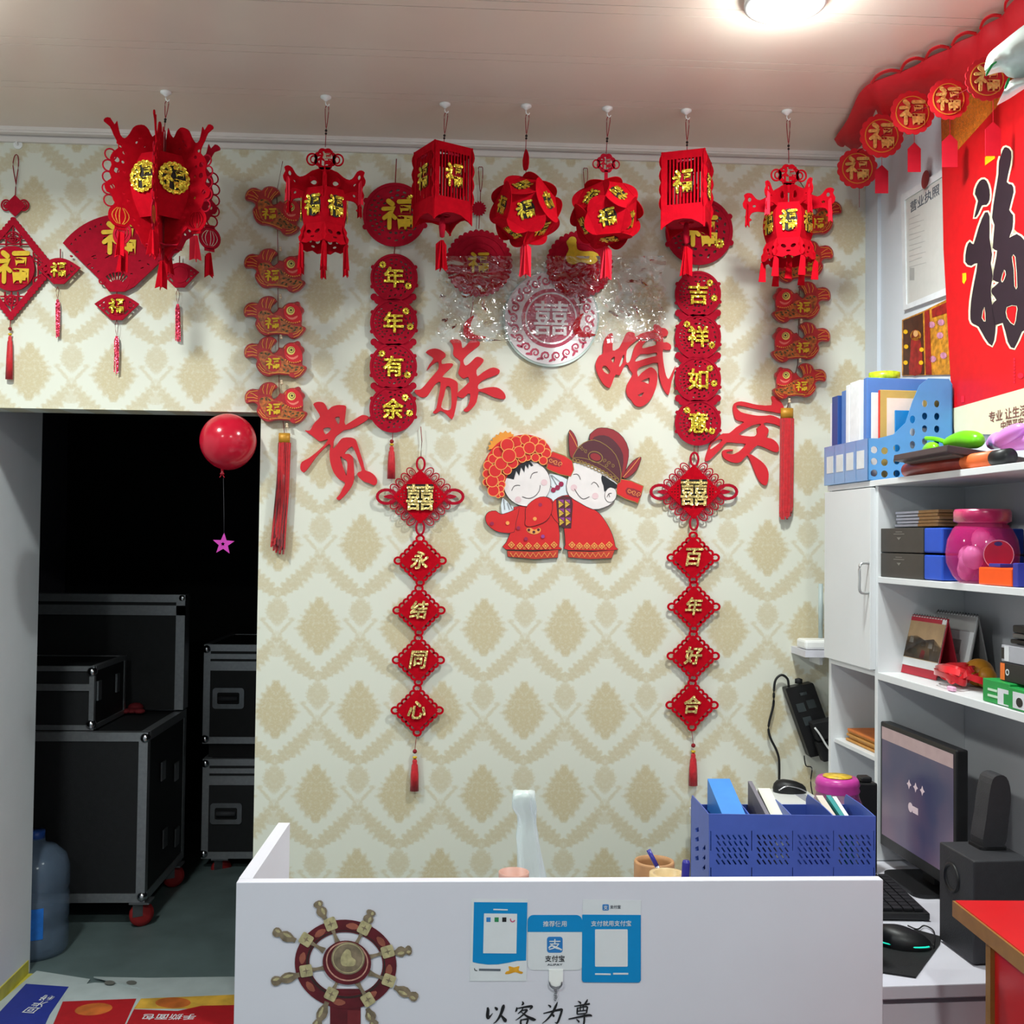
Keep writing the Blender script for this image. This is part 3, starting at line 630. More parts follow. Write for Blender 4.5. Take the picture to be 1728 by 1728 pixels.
def knot_chain(label, cx, cy, spots, tas, top):
    t = thing('knot_chain', label, 'wall hanging', WP(cx, cy, 0), 'double happiness knot chains')
    mb = MB(); cordw(mb, top, .0014); cordw(mb, [(spots[-1][0]-1, spots[-1][1]+40), (tas[0], tas[1])], .001, .016); mb.obj('cord', CORD, t, kind='stuff')
    h = 46; d = .022; mb = MB()
    hs = []
    for s in (-1, 1):
        for i in range(3):
            for j in range(-2+i, 3-i): hs.append(circ(cx+s*(27+i*5), cy+j*5, 1.3, 6))
    mb.wall([[(cx, cy-h), (cx+h, cy), (cx, cy+h), (cx-h, cy)]]+hs, d, .005); core = mb.obj('knot', RED, t)
    mb = MB()
    for s in (-1, 1):
        loop_ring(mb, cx+s*57, cy, 18, 14, 0, 5, d-.001); mb.wall(smooth([(cx+s*44, cy), (cx+s*50, cy-4), (cx+s*62, cy), (cx+s*50, cy+4)], 3), d-.0012, .003)
        for v in (-1, 1): loop_ring(mb, cx+s*47, cy+v*8, 8, 3.6, v*s*.6, 1.2, d-.0015)
    loop_ring(mb, cx+1, cy-55, 8.5, 13, 0, 3.6, d-.001); loop_ring(mb, cx, cy+53, 8.5, 13, 0, 3.6, d-.001)
    for s in (-1, 1):
        for v in (-1, 1):
            for f in (.22, .42, .62, .82):
                x, y = cx+s*h*f, cy+v*h*(1-f); a = math.atan2(v, s)
                loop_ring(mb, x+s*5, y+v*5, 10, 7, a, 1.8, d-.002); loop_ring(mb, x+s*4, y+v*4, 6, 4, a, 1.3, d-.0022)
    mb.obj('loop', RED2, core, kind='stuff')
    mb = MB(); mb.wall(rect(cx-22, cy-21, cx+22, cy+22), d+.0015, .001, 1); mb.wglyph('囍', cx, cy+1, 43, d+.004, .004, bold=.02, sx=1.05); mb.obj('character', [GOLDP, BLKE], core)
    for x, y, c in spots: diamond(t, x, y, 35, c)
    silk_tassel(t, tas[0], tas[1], tas[2], tas[3], 14)
    return t
knot_chain('double happiness knot over four diamonds, with tassel, left of the couple', 709, 838, ((709, 946, '永'), (707, 1030, '结'), (706, 1114, '同'), (704, 1199, '心')), (700, 1268, 1280, 1335), [(710, 720), (712, 745), (710, 772)])
knot_chain('double happiness knot over four diamonds, with tassel, right of the couple', 1171, 830, ((1170, 941, '百'), (1171, 1024, '年'), (1170, 1107, '好'), (1168, 1190, '合')), (1170, 1258, 1270, 1326), [(1171, 765), (1172, 772), (1171, 780)])

# ---- 6: red board characters
def letter(name, label, pieces, ox, oy, s, d=.011, th=.011):
    allp = [p for pc in pieces for p in tr(pc[0], ox, oy, s)]; cx = sum(p[0] for p in allp)/len(allp); cy = sum(p[1] for p in allp)/len(allp)
    mb = MB()
    for i, pc in enumerate(pieces): mb.wall([smooth(tr(l, ox, oy, s), 2) for l in pc], d+.0004*i, th)
    return tag(mb.obj('wall_character', REDB, None, WP(cx, cy, 0)), label, 'lettering', 'red board characters on the wall')
letter('wall_character', 'red cut-out character 贵, lowest left of the four on the wall', [
 [[(275,120),(330,80),(410,80),(455,105),(490,170),(515,210),(570,160),(660,130),(740,130),(795,140),(803,180),(785,330),(775,400),(795,445),(820,440),(1010,320),(1080,290),(1150,305),(1180,340),(1100,400),(980,470),(860,520),(770,535),(720,575),(640,640),(600,720),(595,810),(560,800),(530,760),(430,850),(310,980),(190,1150),(120,1220),(70,1180),(65,1120),(90,1050),(200,990),(330,890),(450,780),(500,710),(510,680),(420,710),(360,710),(260,630),(150,555),(150,540),(220,540),(260,470),(310,400),(385,320),(340,230)],
  [(630,330),(700,320),(700,400),(680,440),(640,380)], [(430,520),(495,490),(550,500),(555,535),(475,605)]],
 [[(560,790),(610,830),(700,710),(760,660),(880,655),(950,680),(980,740),(1030,900),(1080,1050),(1110,1180),(1190,1210),(1270,1270),(1305,1340),(1300,1400),(1260,1430),(1180,1395),(1100,1370),(1020,1310),(985,1250),(1010,1215),(1060,1190),(1020,1070),(960,900),(900,800),(830,850),(780,920),(850,920),(900,955),(920,1000),(930,1150),(935,1300),(915,1400),(860,1500),(760,1620),(690,1670),(650,1640),(700,1580),(750,1480),(790,1390),(690,1330),(610,1230),(560,1100),(540,980),(540,880)],
  [(710,965),(750,985),(820,1040),(825,1150),(812,1270),(790,1230),(750,1120)]]], 500, 670, 9.6)
letter('wall_character', 'red cut-out character 族, beside the left medallion chain', [
 [[(240,350),(310,300),(400,285),(480,305),(550,350),(580,390),(570,430),(510,480),(515,550),(600,540),(690,540),(703,575),(620,660),(520,770),(640,790),(740,830),(790,890),(785,1050),(770,1200),(740,1360),(690,1500),(600,1420),(500,1350),(430,1390),(380,1400),(365,1370),(420,1310),(450,1150),(480,1000),(490,860),(420,880),(350,970),(280,1080),(220,1120),(130,1110),(45,1030),(60,995),(140,990),(220,920),(320,800),(440,660),(460,600),(450,510),(350,560),(255,660),(300,560),(370,460),(320,410)],
  [(590,940),(650,940),(670,1000),(680,1150),(670,1310),(610,1345),(500,1290),(550,1100)]],
 [[(650,150),(720,125),(810,135),(850,180),(865,275),(930,240),(1010,140),(1090,130),(1160,170),(1165,210),(1130,250),(1000,350),(900,450),(885,510),(920,580),(1000,530),(1090,440),(1150,430),(1215,460),(1230,500),(1170,580),(1110,650),(1125,760),(1220,690),(1350,620),(1430,615),(1500,650),(1505,690),(1470,730),(1330,780),(1200,840),(1140,910),(1145,985),(1260,960),(1400,945),(1500,970),(1580,1040),(1610,1110),(1590,1150),(1500,1145),(1380,1110),(1260,1050),(1160,1020),(1140,1060),(1110,1200),(1040,1300),(960,1365),(900,1360),(890,1330),(950,1280),(990,1180),(1000,1070),(960,1060),(890,1130),(810,1120),(770,1080),(800,1030),(880,960),(960,880),(985,850),(965,770),(890,800),(830,760),(795,700),(815,620),(830,500),(740,430),(705,370),(715,280),(690,200)]]], 695, 560, 10.165)
letter('wall_character', 'red cut-out character 婚, under the clear film by the right medallion chain', [
 [[(200,650),(210,480),(250,340),(340,260),(390,270),(395,400),(390,590),(470,570),(530,520),(600,380),(660,250),(740,230),(820,260),(830,330),(930,270),(1050,230),(1180,200),(1190,110),(1220,80),(1300,110),(1340,150),(1410,160),(1460,210),(1470,260),(1440,310),(1380,325),(1375,430),(1440,430),(1510,470),(1530,520),(1515,575),(1420,580),(1370,570),(1365,700),(1390,900),(1430,1080),(1480,1150),(1540,1050),(1615,890),(1590,1020),(1540,1180),(1510,1340),(1475,1455),(1410,1390),(1340,1250),(1290,1050),(1270,830),(1100,860),(960,900),(870,965),(885,1100),(960,1020),(1100,925),(1170,930),(1240,1000),(1265,1100),(1250,1250),(1190,1430),(1090,1590),(980,1670),(890,1685),(810,1640),(760,1560),(690,1490),(655,1380),(670,1260),(730,1150),(780,1040),(720,960),(690,880),(640,870),(590,950),(530,1070),(450,1060),(400,1170),(350,1300),(300,1310),(210,1240),(110,1070),(60,900),(80,780),(130,690)],
  [(360,760),(430,710),(425,790),(400,830)], [(185,920),(250,885),(330,970),(340,1020),(300,1050),(220,1000)], [(590,690),(615,700),(590,820),(540,900),(515,890)],
  [(665,590),(760,470),(890,370),(980,335),(900,410),(830,500),(790,600),(760,720),(710,820),(655,815)], [(970,500),(1050,400),(1180,360),(1240,390),(1235,480),(1100,520),(980,550)],
  [(830,770),(930,660),(1080,660),(1240,630),(1250,690),(1170,710),(1000,760),(850,805)], [(945,1190),(1100,1120),(1105,1200),(1080,1240),(1010,1205)], [(880,1455),(1000,1405),(960,1470),(920,1485)]]], 1000, 540, 11.52)
letter('wall_character', 'red cut-out character 庆, behind the long tassel by the shelf', [
 [[(640,190),(720,175),(850,200),(1000,235),(1250,240),(1245,120),(1260,80),(1330,110),(1400,180),(1450,270),(1450,310),(1400,380),(1250,350),(1050,320),(860,280),(700,245),(640,255),(650,300),(720,360),(850,395),(1000,420),(1150,420),(1220,410),(1320,440),(1410,500),(1420,610),(1300,565),(1150,540),(1105,560),(1130,600),(1180,640),(1190,700),(1150,790),(1230,810),(1310,860),(1360,930),(1370,1000),(1340,1045),(1260,1030),(1130,970),(1000,930),(900,1020),(860,1075),(900,1090),(1050,1190),(1140,1280),(1185,1380),(1190,1480),(1160,1600),(1110,1610),(1040,1550),(970,1420),(900,1240),(825,1100),(720,1210),(620,1230),(510,1200),(430,1150),(395,1080),(410,1020),(480,1000),(570,1000),(580,1020),(480,1040),(470,1065),(560,1085),(640,1060),(720,1010),(800,905),(640,890),(470,880),(380,980),(270,1090),(180,1180),(110,1205),(110,1130),(160,980),(200,880),(320,790),(410,725),(520,720),(640,620),(770,530),(680,510),(620,470),(590,380),(580,290),(600,220)],
  [(680,740),(780,660),(930,580),(1050,560),(1050,590),(990,640),(1000,720),(950,775),(800,770)], [(190,1000),(210,900),(330,830),(400,840),(300,930)]]], 1180, 660, 10.165)

# ---- 7: scalloped round plaques with felt tails
def plaque(label, cx, cy, top, knot, gold):
    t = thing('round_plaque', label, 'plaque', WP(cx, cy, 0), 'scalloped round plaques'); d = .022
    mb = MB(); cordw(mb, osm([(top[0], top[1]), (top[0]-3.5, top[1]+2), (top[0]-2, top[1]+26), (top[0], top[1]+42), (top[0]+3, top[1]+24), (top[0]+3.5, top[1]+2), (top[0], top[1])]), .0014); cordw(mb, [(top[0], top[1]+42), (cx, cy-58)], .0014); mb.obj('cord', CORD, t, kind='stuff')
    mb = MB(); mb.wall(flower(knot[0], knot[1], 13, 8), .016, .004); mb.obj('top_knot', RED2, t)
    mb = MB(); mb.wall(scal(cx, cy, 54, 36, 3.2), d, .006); p = mb.obj('disc', RED2, t)
    mb = MB()
    for r, w in ((48, 2), (36, 1.6), (26, 1.4)): mb.wall([circ(cx, cy, r, 44), circ(cx, cy, r-w, 44)], d+.002, .003)
    mb.wall(ell(cx+1, cy+24, 8, 6), d+.003, .003); mb.obj('ring', RED2, p, kind='stuff')
    mb = MB()
    if gold == 'fu': mb.wglyph('福', cx, cy-1, 34, d+.004, .003, bold=.03)
    else:
        mb.wall(smooth([(955, 432), (960, 420), (956, 408), (964, 402), (972, 408), (974, 420), (984, 424), (1000, 424), (1010, 430), (1008, 440), (998, 446), (980, 442), (968, 446), (958, 442)], 3), d+.004, .003); mb.wall([circ(966, 406, 7, 14), circ(966, 406, 3.4, 12)], d+.0045, .003)
    mb.obj('character' if gold == 'fu' else 'gold_figure', GOLDF, p)
    q = (cx-9, cy+57) if gold == 'fu' else (cx+2, cy+57)
    mb = MB(); cordw(mb, [q, (q[0]-2, q[1]+20), (q[0]-5, q[1]+34)], .0016, .014); mb.obj('cord', CORD, t, kind='stuff')
    x, y = (800, 532) if gold == 'fu' else (985, 528)
    mb = MB(); mb.wall(smooth([(x, y), (x-12, y+8), (x-18, y+20), (x-16, y+34), (x-4, y+41), (x+14, y+39), (x+20, y+36), (x+2, y+33), (x-6, y+24), (x-5, y+12)], 3), .016, .003); mb.obj('felt_tail', RED, t)
    return t
plaque('scalloped crimson plaque with gold fu, half under clear film on left', 808, 444, (811, 282), (808, 352), 'fu')
plaque('scalloped crimson plaque with gold creature, behind the second ball lantern', 978, 446, (988, 284), (984, 360), 'x')

# ---- 8: white and red double-happiness plate
WCER = mat('white_ceramic', (226, 214, 216), rough=.2, coat=.4, var=.02); PLR = mat('pink_red_print', (190, 50, 84), rough=.3, var=.12)
GLS = mat('glass_edge', (180, 196, 188), rough=.1, var=.02)
t = thing('wall_plate', 'round white plate with red scrolls and double happiness, below the film', 'plate', WP(930, 540, 0))
mb = MB(); mb.wall(circ(930, 538, 81, 64), .010, .008); mb.obj('rim', GLS, t)
mb = MB(); mb.wall(circ(930, 537, 78, 64), .012, .004); mb.obj('dish', WCER, t)
mb = MB(); mb.wall([circ(930, 537, 50, 48), circ(930, 537, 44, 48)], .0135, .002); mb.wall(circ(930, 537, 41, 48), .0135, .002); cen = mb.obj('centre', PLR, t)
mb = MB(); mb.wglyph('囍', 930, 537, 58, .0145, .001, bold=.006); mb.obj('character', WCER, cen)
mb = MB(); rn = random.Random(4)
for i in range(22):
    a = 2*PI*i/22; r = 64; x, y = 930+r*math.cos(a), 537+r*math.sin(a)
    sp = [(x+(1.5+6.5*(1-f/11))*math.cos(a*1.3+f*.75), y+(1.5+6.5*(1-f/11))*math.sin(a*1.3+f*.75)) for f in range(12)]
    mb.wall(stroke(sp, [4.2-.24*f for f in range(12)]), .0135+.0001*(i % 2), .0015)
    mb.wall(ell(930+71*math.cos(a+.14), 537+71*math.sin(a+.14), 5, 2.2, a+1.2, 8), .0135, .0015)
mb.obj('scroll', PLR, t, kind='stuff')

# ---- 9: crumpled clear film
m = bpy.data.materials.new('clear_film'); m.use_nodes = True; nt = m.node_tree; nt.nodes.remove(nt.nodes['Principled BSDF'])
tb = nt.nodes.new('ShaderNodeBsdfTransparent'); tb.inputs[0].default_value = (.97, .965, .96, 1); gb = nt.nodes.new('ShaderNodeBsdfGlossy'); gb.inputs['Roughness'].default_value = .13
mx = nt.nodes.new('ShaderNodeMixShader'); fr = nt.nodes.new('ShaderNodeFresnel'); fr.inputs[0].default_value = 1.6
nz = nt.nodes.new('ShaderNodeTexVoronoi'); nz.feature = 'F2'; nz.inputs['Scale'].default_value = 30; tcn = nt.nodes.new('ShaderNodeTexCoord'); bp = nt.nodes.new('ShaderNodeBump'); bp.inputs['Strength'].default_value = 1; bp.inputs['Distance'].default_value = .008
nt.links.new(tcn.outputs['Object'], nz.inputs['Vector']); nt.links.new(nz.outputs[0], bp.inputs['Height']); nt.links.new(bp.outputs[0], gb.inputs['Normal'])
ml = nt.nodes.new('ShaderNodeMath'); ml.operation = 'MULTIPLY_ADD'; ml.inputs[1].default_value = 1.5; ml.inputs[2].default_value = .05; ml.use_clamp = True; nt.links.new(fr.outputs[0], ml.inputs[0])
nt.links.new(ml.outputs[0], mx.inputs[0]); nt.links.new(tb.outputs[0], mx.inputs[1]); nt.links.new(gb.outputs[0], mx.inputs[2]); nt.links.new(mx.outputs[0], nt.nodes['Material Output'].inputs[0]); FILM = m
from mathutils import noise as mnoise
mb = MB(); nx, ny = 90, 40; vs = []
for j in range(ny+1):
    for i in range(nx+1):
        x = 742+(1120-742)*i/nx+4*math.sin(j*.5); y = 432+(577-432)*j/ny+(2*math.sin(i*.21) if j == ny else 0)
        amp = 1.0 if i < 25 or i > 55 else .6
        d = .05+.012*amp*mnoise.noise(V((i*.33, j*.33, 1)))+.012*mnoise.noise(V((i*.08, j*.11, 4)))
        vs.append(WP(x, y, d))
mb.add(vs, [(j*(nx+1)+i, j*(nx+1)+i+1, (j+1)*(nx+1)+i+1, (j+1)*(nx+1)+i) for j in range(ny) for i in range(nx)], 0, True)
tag(mb.obj('plastic_film', FILM, None, WP(930, 575, .05)), 'crumpled clear plastic film pinned over the round plaques', 'film')
# ================================================================= the cartoon bride and groom
t = thing('wedding_couple_cutout', 'flat cut-out of a smiling cartoon bride and groom in red robes', 'wall decoration', WP(950, 840, 0))
def CP(*q): return tr(q, 780, 680, 4.937)
CW = {'face': (232, 224, 222), 'cheek': (228, 196, 200), 'hair': (24, 26, 34), 'red': (212, 34, 36), 'line': (52, 28, 34), 'gold': (238, 160, 84), 'hat': (212, 34, 34), 'maroon': (84, 34, 44), 'brick': (146, 36, 44), 'tuft': (230, 150, 52), 'bronze': (150, 120, 60), 'hem': (196, 62, 44), 'white': (222, 230, 236), 'berry': (156, 34, 74), 'purple': (146, 64, 140), 'yellow': (218, 178, 66)}
CM = {k: mat('couple_'+k, c, rough=.5, var=.03) for k, c in CW.items()}
def cpart(name, pts, m, d, parent=t, line=True, sm=2, th=.0012):
    p = smooth(pts, sm) if sm else pts; mb = MB()
    if line: mb.wall(grow(p, .75), d-.0003, th, 1)
    mb.wall(p, d, th, 0); return mb.obj(name, [CM[m], CM['line']], parent)
def cline(parent, lines, m, d, w=.8, name='drawn_line'):
    mb = MB()
    for l in lines: mb.wall(stroke(osm(CP(*l), 3), w), d, .0006)
    return mb.obj(name, CM[m], parent, kind='stuff')
mb = MB()     # white board under the figures
mb.wall(smooth(CP((730,590),(880,640),(880,780),(760,830),(690,790),(700,680)), 2), .010, .007); mb.obj('board', CM['white'], t); mb = MB(); mb.wall(smooth(CP((335,790),(400,850),(450,880),(430,930),(330,920)), 2), .010, .007); mb.obj('board', CM['white'], t)
for q in range(1):
    cpart('tuft', CP((215,390),(225,370),(215,355),(240,345),(230,315),(255,315),(250,290),(278,285),(280,262),(305,268),(315,240),(340,250),(360,230),(380,250),(405,238),(410,258),(430,262),(420,300),(330,330),(260,380)), 'tuft', .0105, line=False, sm=0, th=.008)
robe = cpart('bride_robe', CP((430,870),(540,850),(660,790),(720,790),(760,830),(790,950),(810,1100),(805,1200),(800,1220),(365,1220),(370,1160),(420,1040),(440,930)), 'red', .0112, th=.009)
hem = cpart('bride_hem', CP((375,1232),(590,1240),(800,1225),(795,1288),(600,1300),(380,1280)), 'hem', .0110, sm=0, th=.009)
cpart('bride_left_sleeve', CP((195,950),(220,910),(280,900),(330,930),(440,890),(475,870),(445,1000),(430,1075),(340,1080),(270,1060),(210,1010)), 'red', .0118, th=.009)
grobe = cpart('groom_robe', CP((870,770),(950,790),(1040,850),(1090,885),(1140,920),(1200,1000),(1250,1100),(1275,1200),(1270,1225),(885,1225),(860,1180),(850,1040),(800,1000),(745,930),(750,840),(800,790)), 'red', .0124, th=.010)
ghem = cpart('groom_hem', CP((880,1235),(1080,1240),(1268,1228),(1245,1292),(1060,1300),(885,1285)), 'hem', .0120, sm=0, th=.009)
for par, x0, x1, hy in ((hem, 400, 780, 1265), (ghem, 905, 1225, 1265)):
    n = 8 if par is hem else 7; L = []
    for i in range(2*n+1): L.append((x0+(x1-x0)*i/(2*n), hy+(18 if i % 2 else -18)))
    mb = MB(); mb.wall(stroke(CP(*L), 1.5), .0134, .0006); mb.obj('zigzag', CM['gold'], par)
for par, x0, x1, y in ((robe, 410, 765, 1190), (grobe, 915, 1225, 1190)):
    mb = MB(); n = 6
    for i in range(n):
        x = x0+(x1-x0)*i/(n-1); a, b = CP((x, y+(-8 if i in (0, 5) else 0)))[0]
        mb.wall([[(a, b-6), (a+6, b), (a, b+6), (a-6, b)], [(a, b-3.8), (a+3.8, b), (a, b+3.8), (a-3.8, b)]], .0142, .0008); mb.wall([(a, b-2.4), (a+2.4, b), (a, b+2.4), (a-2.4, b)], .0142, .0008)
        if i < n-1: c, e = CP((x+(x1-x0)/(n-1)/2, y+20))[0]; mb.wall([circ(c, e, 2, 10), circ(c, e, 1.2, 10)], .0142, .0008)
    mb.obj('hem_ornament', CM['gold'], par, kind='stuff')
bsl = cpart('bride_sleeve', CP((530,960),(530,880),(580,820),(650,785),(710,790),(750,840),(740,920),(700,980),(640,1010),(560,1030),(525,1010)), 'red', .0140, th=.011)
for x, y, c in ((605,965,'gold'),(650,848,'berry'),(378,1000,'gold'),(468,1042,'berry'),(672,1112,'purple'),(530,1132,'berry'),(248,1005,'berry')):
    mb = MB(); a, b = CP((x, y))[0]; mb.wall(circ(a, b, 3.2, 14), .0150, .0008); mb.obj('button', CM[c], robe)
cl = cpart('collar_ornament', CP((535,1050),(570,1040),(600,1058),(640,1040),(655,1055),(645,1080),(600,1095),(550,1078)), 'gold', .0126, robe, line=False)
mb = MB()
for x, y in ((555,1058),(597,1075),(635,1056)): mb.wall(circ(*CP((x, y))[0], 2.4, 10), .0136, .0008)
mb.obj('collar_jewel', CM['maroon'], cl, kind='stuff')
cuff = cpart('groom_cuff', CP((785,805),(840,778),(905,782),(918,840),(905,1042),(850,1040),(810,1020),(795,920)), 'maroon', .0134, grobe, sm=0)
mb = {k: MB() for k in ('purple', 'yellow')}
for c in range(2):
    for r in range(6):
        x0 = 803+c*53+(r*1.5); y0 = 806+r*37; k = 'purple' if (r in (0, 2, 4)) != (c == 9) else 'yellow'
        mb[k].wall(CP((x0, y0), (x0+42, y0), (x0+(0 if r % 2 else 42), y0+32)), .0146, .0006); mb['yellow' if k == 'purple' else 'purple'].wall(CP((x0, y0+4), (x0+(42 if r % 2 else 0), y0+34), (x0+(40 if r % 2 else 36), y0+34)), .0147, .0006)
for k in mb: mb[k].obj('cuff_triangle', CM[k], cuff, kind='stuff')
bface = cpart('bride_face', ell(*CP((540, 672))[0], 39.5, 38, 0, 36), 'face', .0136, sm=0, th=.010)
gface = cpart('groom_face', CP((920,500),(1010,500),(1150,560),(1290,670),(1280,760),(1250,830),(1180,870),(1090,885),(980,830),(890,770),(870,690),(890,610)), 'face', .0136, th=.010)
ear = cpart('groom_ear', ell(*CP((1237, 765))[0], 9.5, 12.5, .2, 20), 'face', .0148, gface, sm=0)
cline(ear, [((1205,785),(1222,755),(1245,752)), ((1222,760),(1228,785))], 'line', .0160)
cpart('groom_hair', CP((1165,600),(1230,640),(1290,680),(1280,715),(1240,705),(1210,712),(1185,740),(1178,690),(1163,650)), 'hair', .0152, gface, line=False)
cline(bface, [((412,730),(430,695),(460,685),(482,688)), ((568,630),(580,595),(600,580),(628,576)), ((500,780),(550,795),(600,780),(640,735),(650,685))], 'line', .0148, .9)
cline(gface, [((925,595),(955,592),(975,610),(985,638)), ((1075,680),(1095,660),(1120,672),(1138,702)), ((935,715),(970,770),(1010,800),(1060,780))], 'line', .0148, .9)
for par, x, y in ((bface,465,805),(bface,683,662),(gface,930,705),(gface,1108,775)):
    mb = MB(); mb.wall(circ(*CP((x, y))[0], 5.4, 18), .0146, .0006); mb.obj('cheek', CM['cheek'], par)
cpart('bride_fringe', CP((365,622),(420,555),(480,510),(560,480),(592,520),(575,528),(555,505),(550,548),(525,515),(518,578),(490,535),(475,606),(450,565),(430,636),(395,628)), 'hair', .0150, bface, line=False, sm=0)
for x, y in ((760,725),(795,705),(825,675)):
    mb = MB(); mb.wall(circ(*CP((x, y))[0], 4.2, 14), .0126, .004); mb.obj('earring_bead', CM['berry'], t)
cline(t, [((735,595),(790,690)), ((735,690),(760,720)), ((745,600),(820,660)), ((345,800),(355,890)), ((375,830),(395,890)), ((390,830),(420,890))], 'line', .0124, .7, 'earring_thread')
bh = cpart('bride_headdress', CP((180,560),(190,480),(250,380),(330,310),(420,280),(520,262),(620,280),(690,320),(740,390),(730,450),(700,520),(640,470),(560,480),(480,510),(420,560),(370,620),(350,700),(345,780),(290,785),(200,700)), 'hat', .0150, line=False, th=.012)
for i, (x, y, r) in enumerate(((205,590,35),(200,660,30),(215,520,38),(255,465,38),(300,410,45),(450,325,48),(525,305,42),(600,315,38),(665,335,32),(700,420,40),(645,380,42),(675,480,35),(610,455,35),(545,450,30),(500,460,35),(420,500,45),(375,560,36),(320,625,36),(330,680,30),(320,715,28),(300,770,22),(330,760,22),(260,730,48),(250,650,50),(275,565,52),(325,505,52),(475,410,50),(560,375,50),(375,350,55),(390,440,58))):
    a, b = CP((x, y))[0]; mb = MB(); d = .0162+.0003*i; mb.wall(circ(a, b, r/4.937+.5, 22), d, .0004, 1); mb.wall(circ(a, b, r/4.937-.9, 22), d+.00014, .0001, 0); mb.obj('pompom', [CM['hat'], CM['gold']], bh)
gb_ = cpart('groom_hat_crown', CP((1060,300),(1100,230),(1160,208),(1260,225),(1340,290),(1385,390),(1375,500),(1340,610),(1290,620),(1200,400)), 'brick', .0142, th=.011)
cpart('hat_crown_panel', CP((1080,310),(1140,270),(1220,280),(1290,340),(1340,430),(1335,560),(1300,590),(1200,400)), 'maroon', .0150, gb_, line=False)
for pts in (CP((890,240),(910,235),(945,290),(960,370),(915,460),(893,400)), CP((1340,620),(1380,540),(1430,480),(1480,452),(1488,470),(1450,560),(1380,620))):
    f = cpart('hat_feather', pts, 'brick', .0138, t, th=.009); mb = MB(); n = len(pts); a, b = pts[0], pts[n//2]
    c = ((pts[1][0]+pts[0][0])/2, (pts[1][1]+pts[0][1])/2); mb.wall(stroke([a, ((a[0]+b[0])/2+1, (a[1]+b[1])/2), b], .9), .0150, .0006); mb.obj('feather_rib', CM['gold'], f)
for pts in (CP((740,415),(780,410),(920,480),(905,615),(720,560),(705,520)), CP((1320,630),(1490,680),(1510,710),(1470,830),(1440,828),(1285,760))):
    mb = MB(); p = smooth(pts, 2); mb.wall(p, .0144, .010, 1); mb.wall(grow(p, -1.4), .0148, .001, 0); w = mb.obj('hat_wing', [CM['red'], CM['bronze']], t)
    cx = sum(q[0] for q in pts)/len(pts); cy = sum(q[1] for q in pts)/len(pts); mb = MB(); s = -1 if cx < 1000 else 1
    mb.wall(smooth([(cx-13*1+s*4, cy-9+s*2), (cx+9+s*4, cy-3+s*2), (cx+8+s*4, cy+9+s*2), (cx-14+s*4, cy+2+s*2)], 2), .0152, .0006, 1)
    for q in range(3):
        x, y = cx-8+q*8+s*3, cy-3+q*3+s*1.5; mb.wall(stroke([(x+(1+3.4*(1-f/9))*math.cos(f*.8+q), y+(1+3.4*(1-f/9))*math.sin(f*.8+q)) for f in range(10)], .9), .0156, .0006, 0)
    mb.obj('wing_scroll', [CM['gold'], CM['brick']], w, kind='stuff')
hat = cpart('groom_hat', CP((915,480),(950,390),(1010,330),(1100,305),(1200,350),(1280,430),(1320,540),(1325,630),(1300,670),(1200,590),(1100,530),(1000,500)), 'maroon', .0158, th=.012, line=False)
p = smooth(CP((915,480),(950,390),(1010,330),(1100,305),(1200,350),(1280,430),(1320,540),(1325,630),(1300,670),(1200,590),(1100,530),(1000,500)), 2)
mb = MB(); mb.wall([p, grow(p, -1.1)], .0164, .001); mb.wall([ell(*CP((1110,450))[0], 13, 9.5, .35, 22), ell(*CP((1110,450))[0], 11.6, 8.2, .35, 22)], .0166, .001); mb.wall(stroke(osm(CP((925,455),(1010,460),(1120,495),(1220,555),(1305,635)), 3), .9), .0166, .001)
for q, (x, y) in enumerate(((1000,380),(1030,400),(1190,480),(1225,500),(1255,525),(1200,520),(985,365))): a, b = CP((x, y))[0]; mb.wall(stroke([(a+(.8+2.6*(1-f/9))*math.cos(f*.8+q), b+(.8+2.6*(1-f/9))*math.sin(f*.8+q)) for f in range(10)], .8), .0166, .0008)
for i in range(13):
    f = i/12; x = 935+(1290-935)*f; y = 478+(640-478)*(f**1.25); a, b = CP((x, y))[0]; mb.wall([circ(a, b, 3.4, 12), circ(a, b, 2.2, 12)], .0168, .001)
mb.obj('hat_ornament', CM['bronze'], hat, kind='stuff')
mb = MB(); mb.wall(ell(*CP((1110,450))[0], 9, 6, .35, 20), .0168, .001); mb.obj('hat_jewel', CM['brick'], hat)

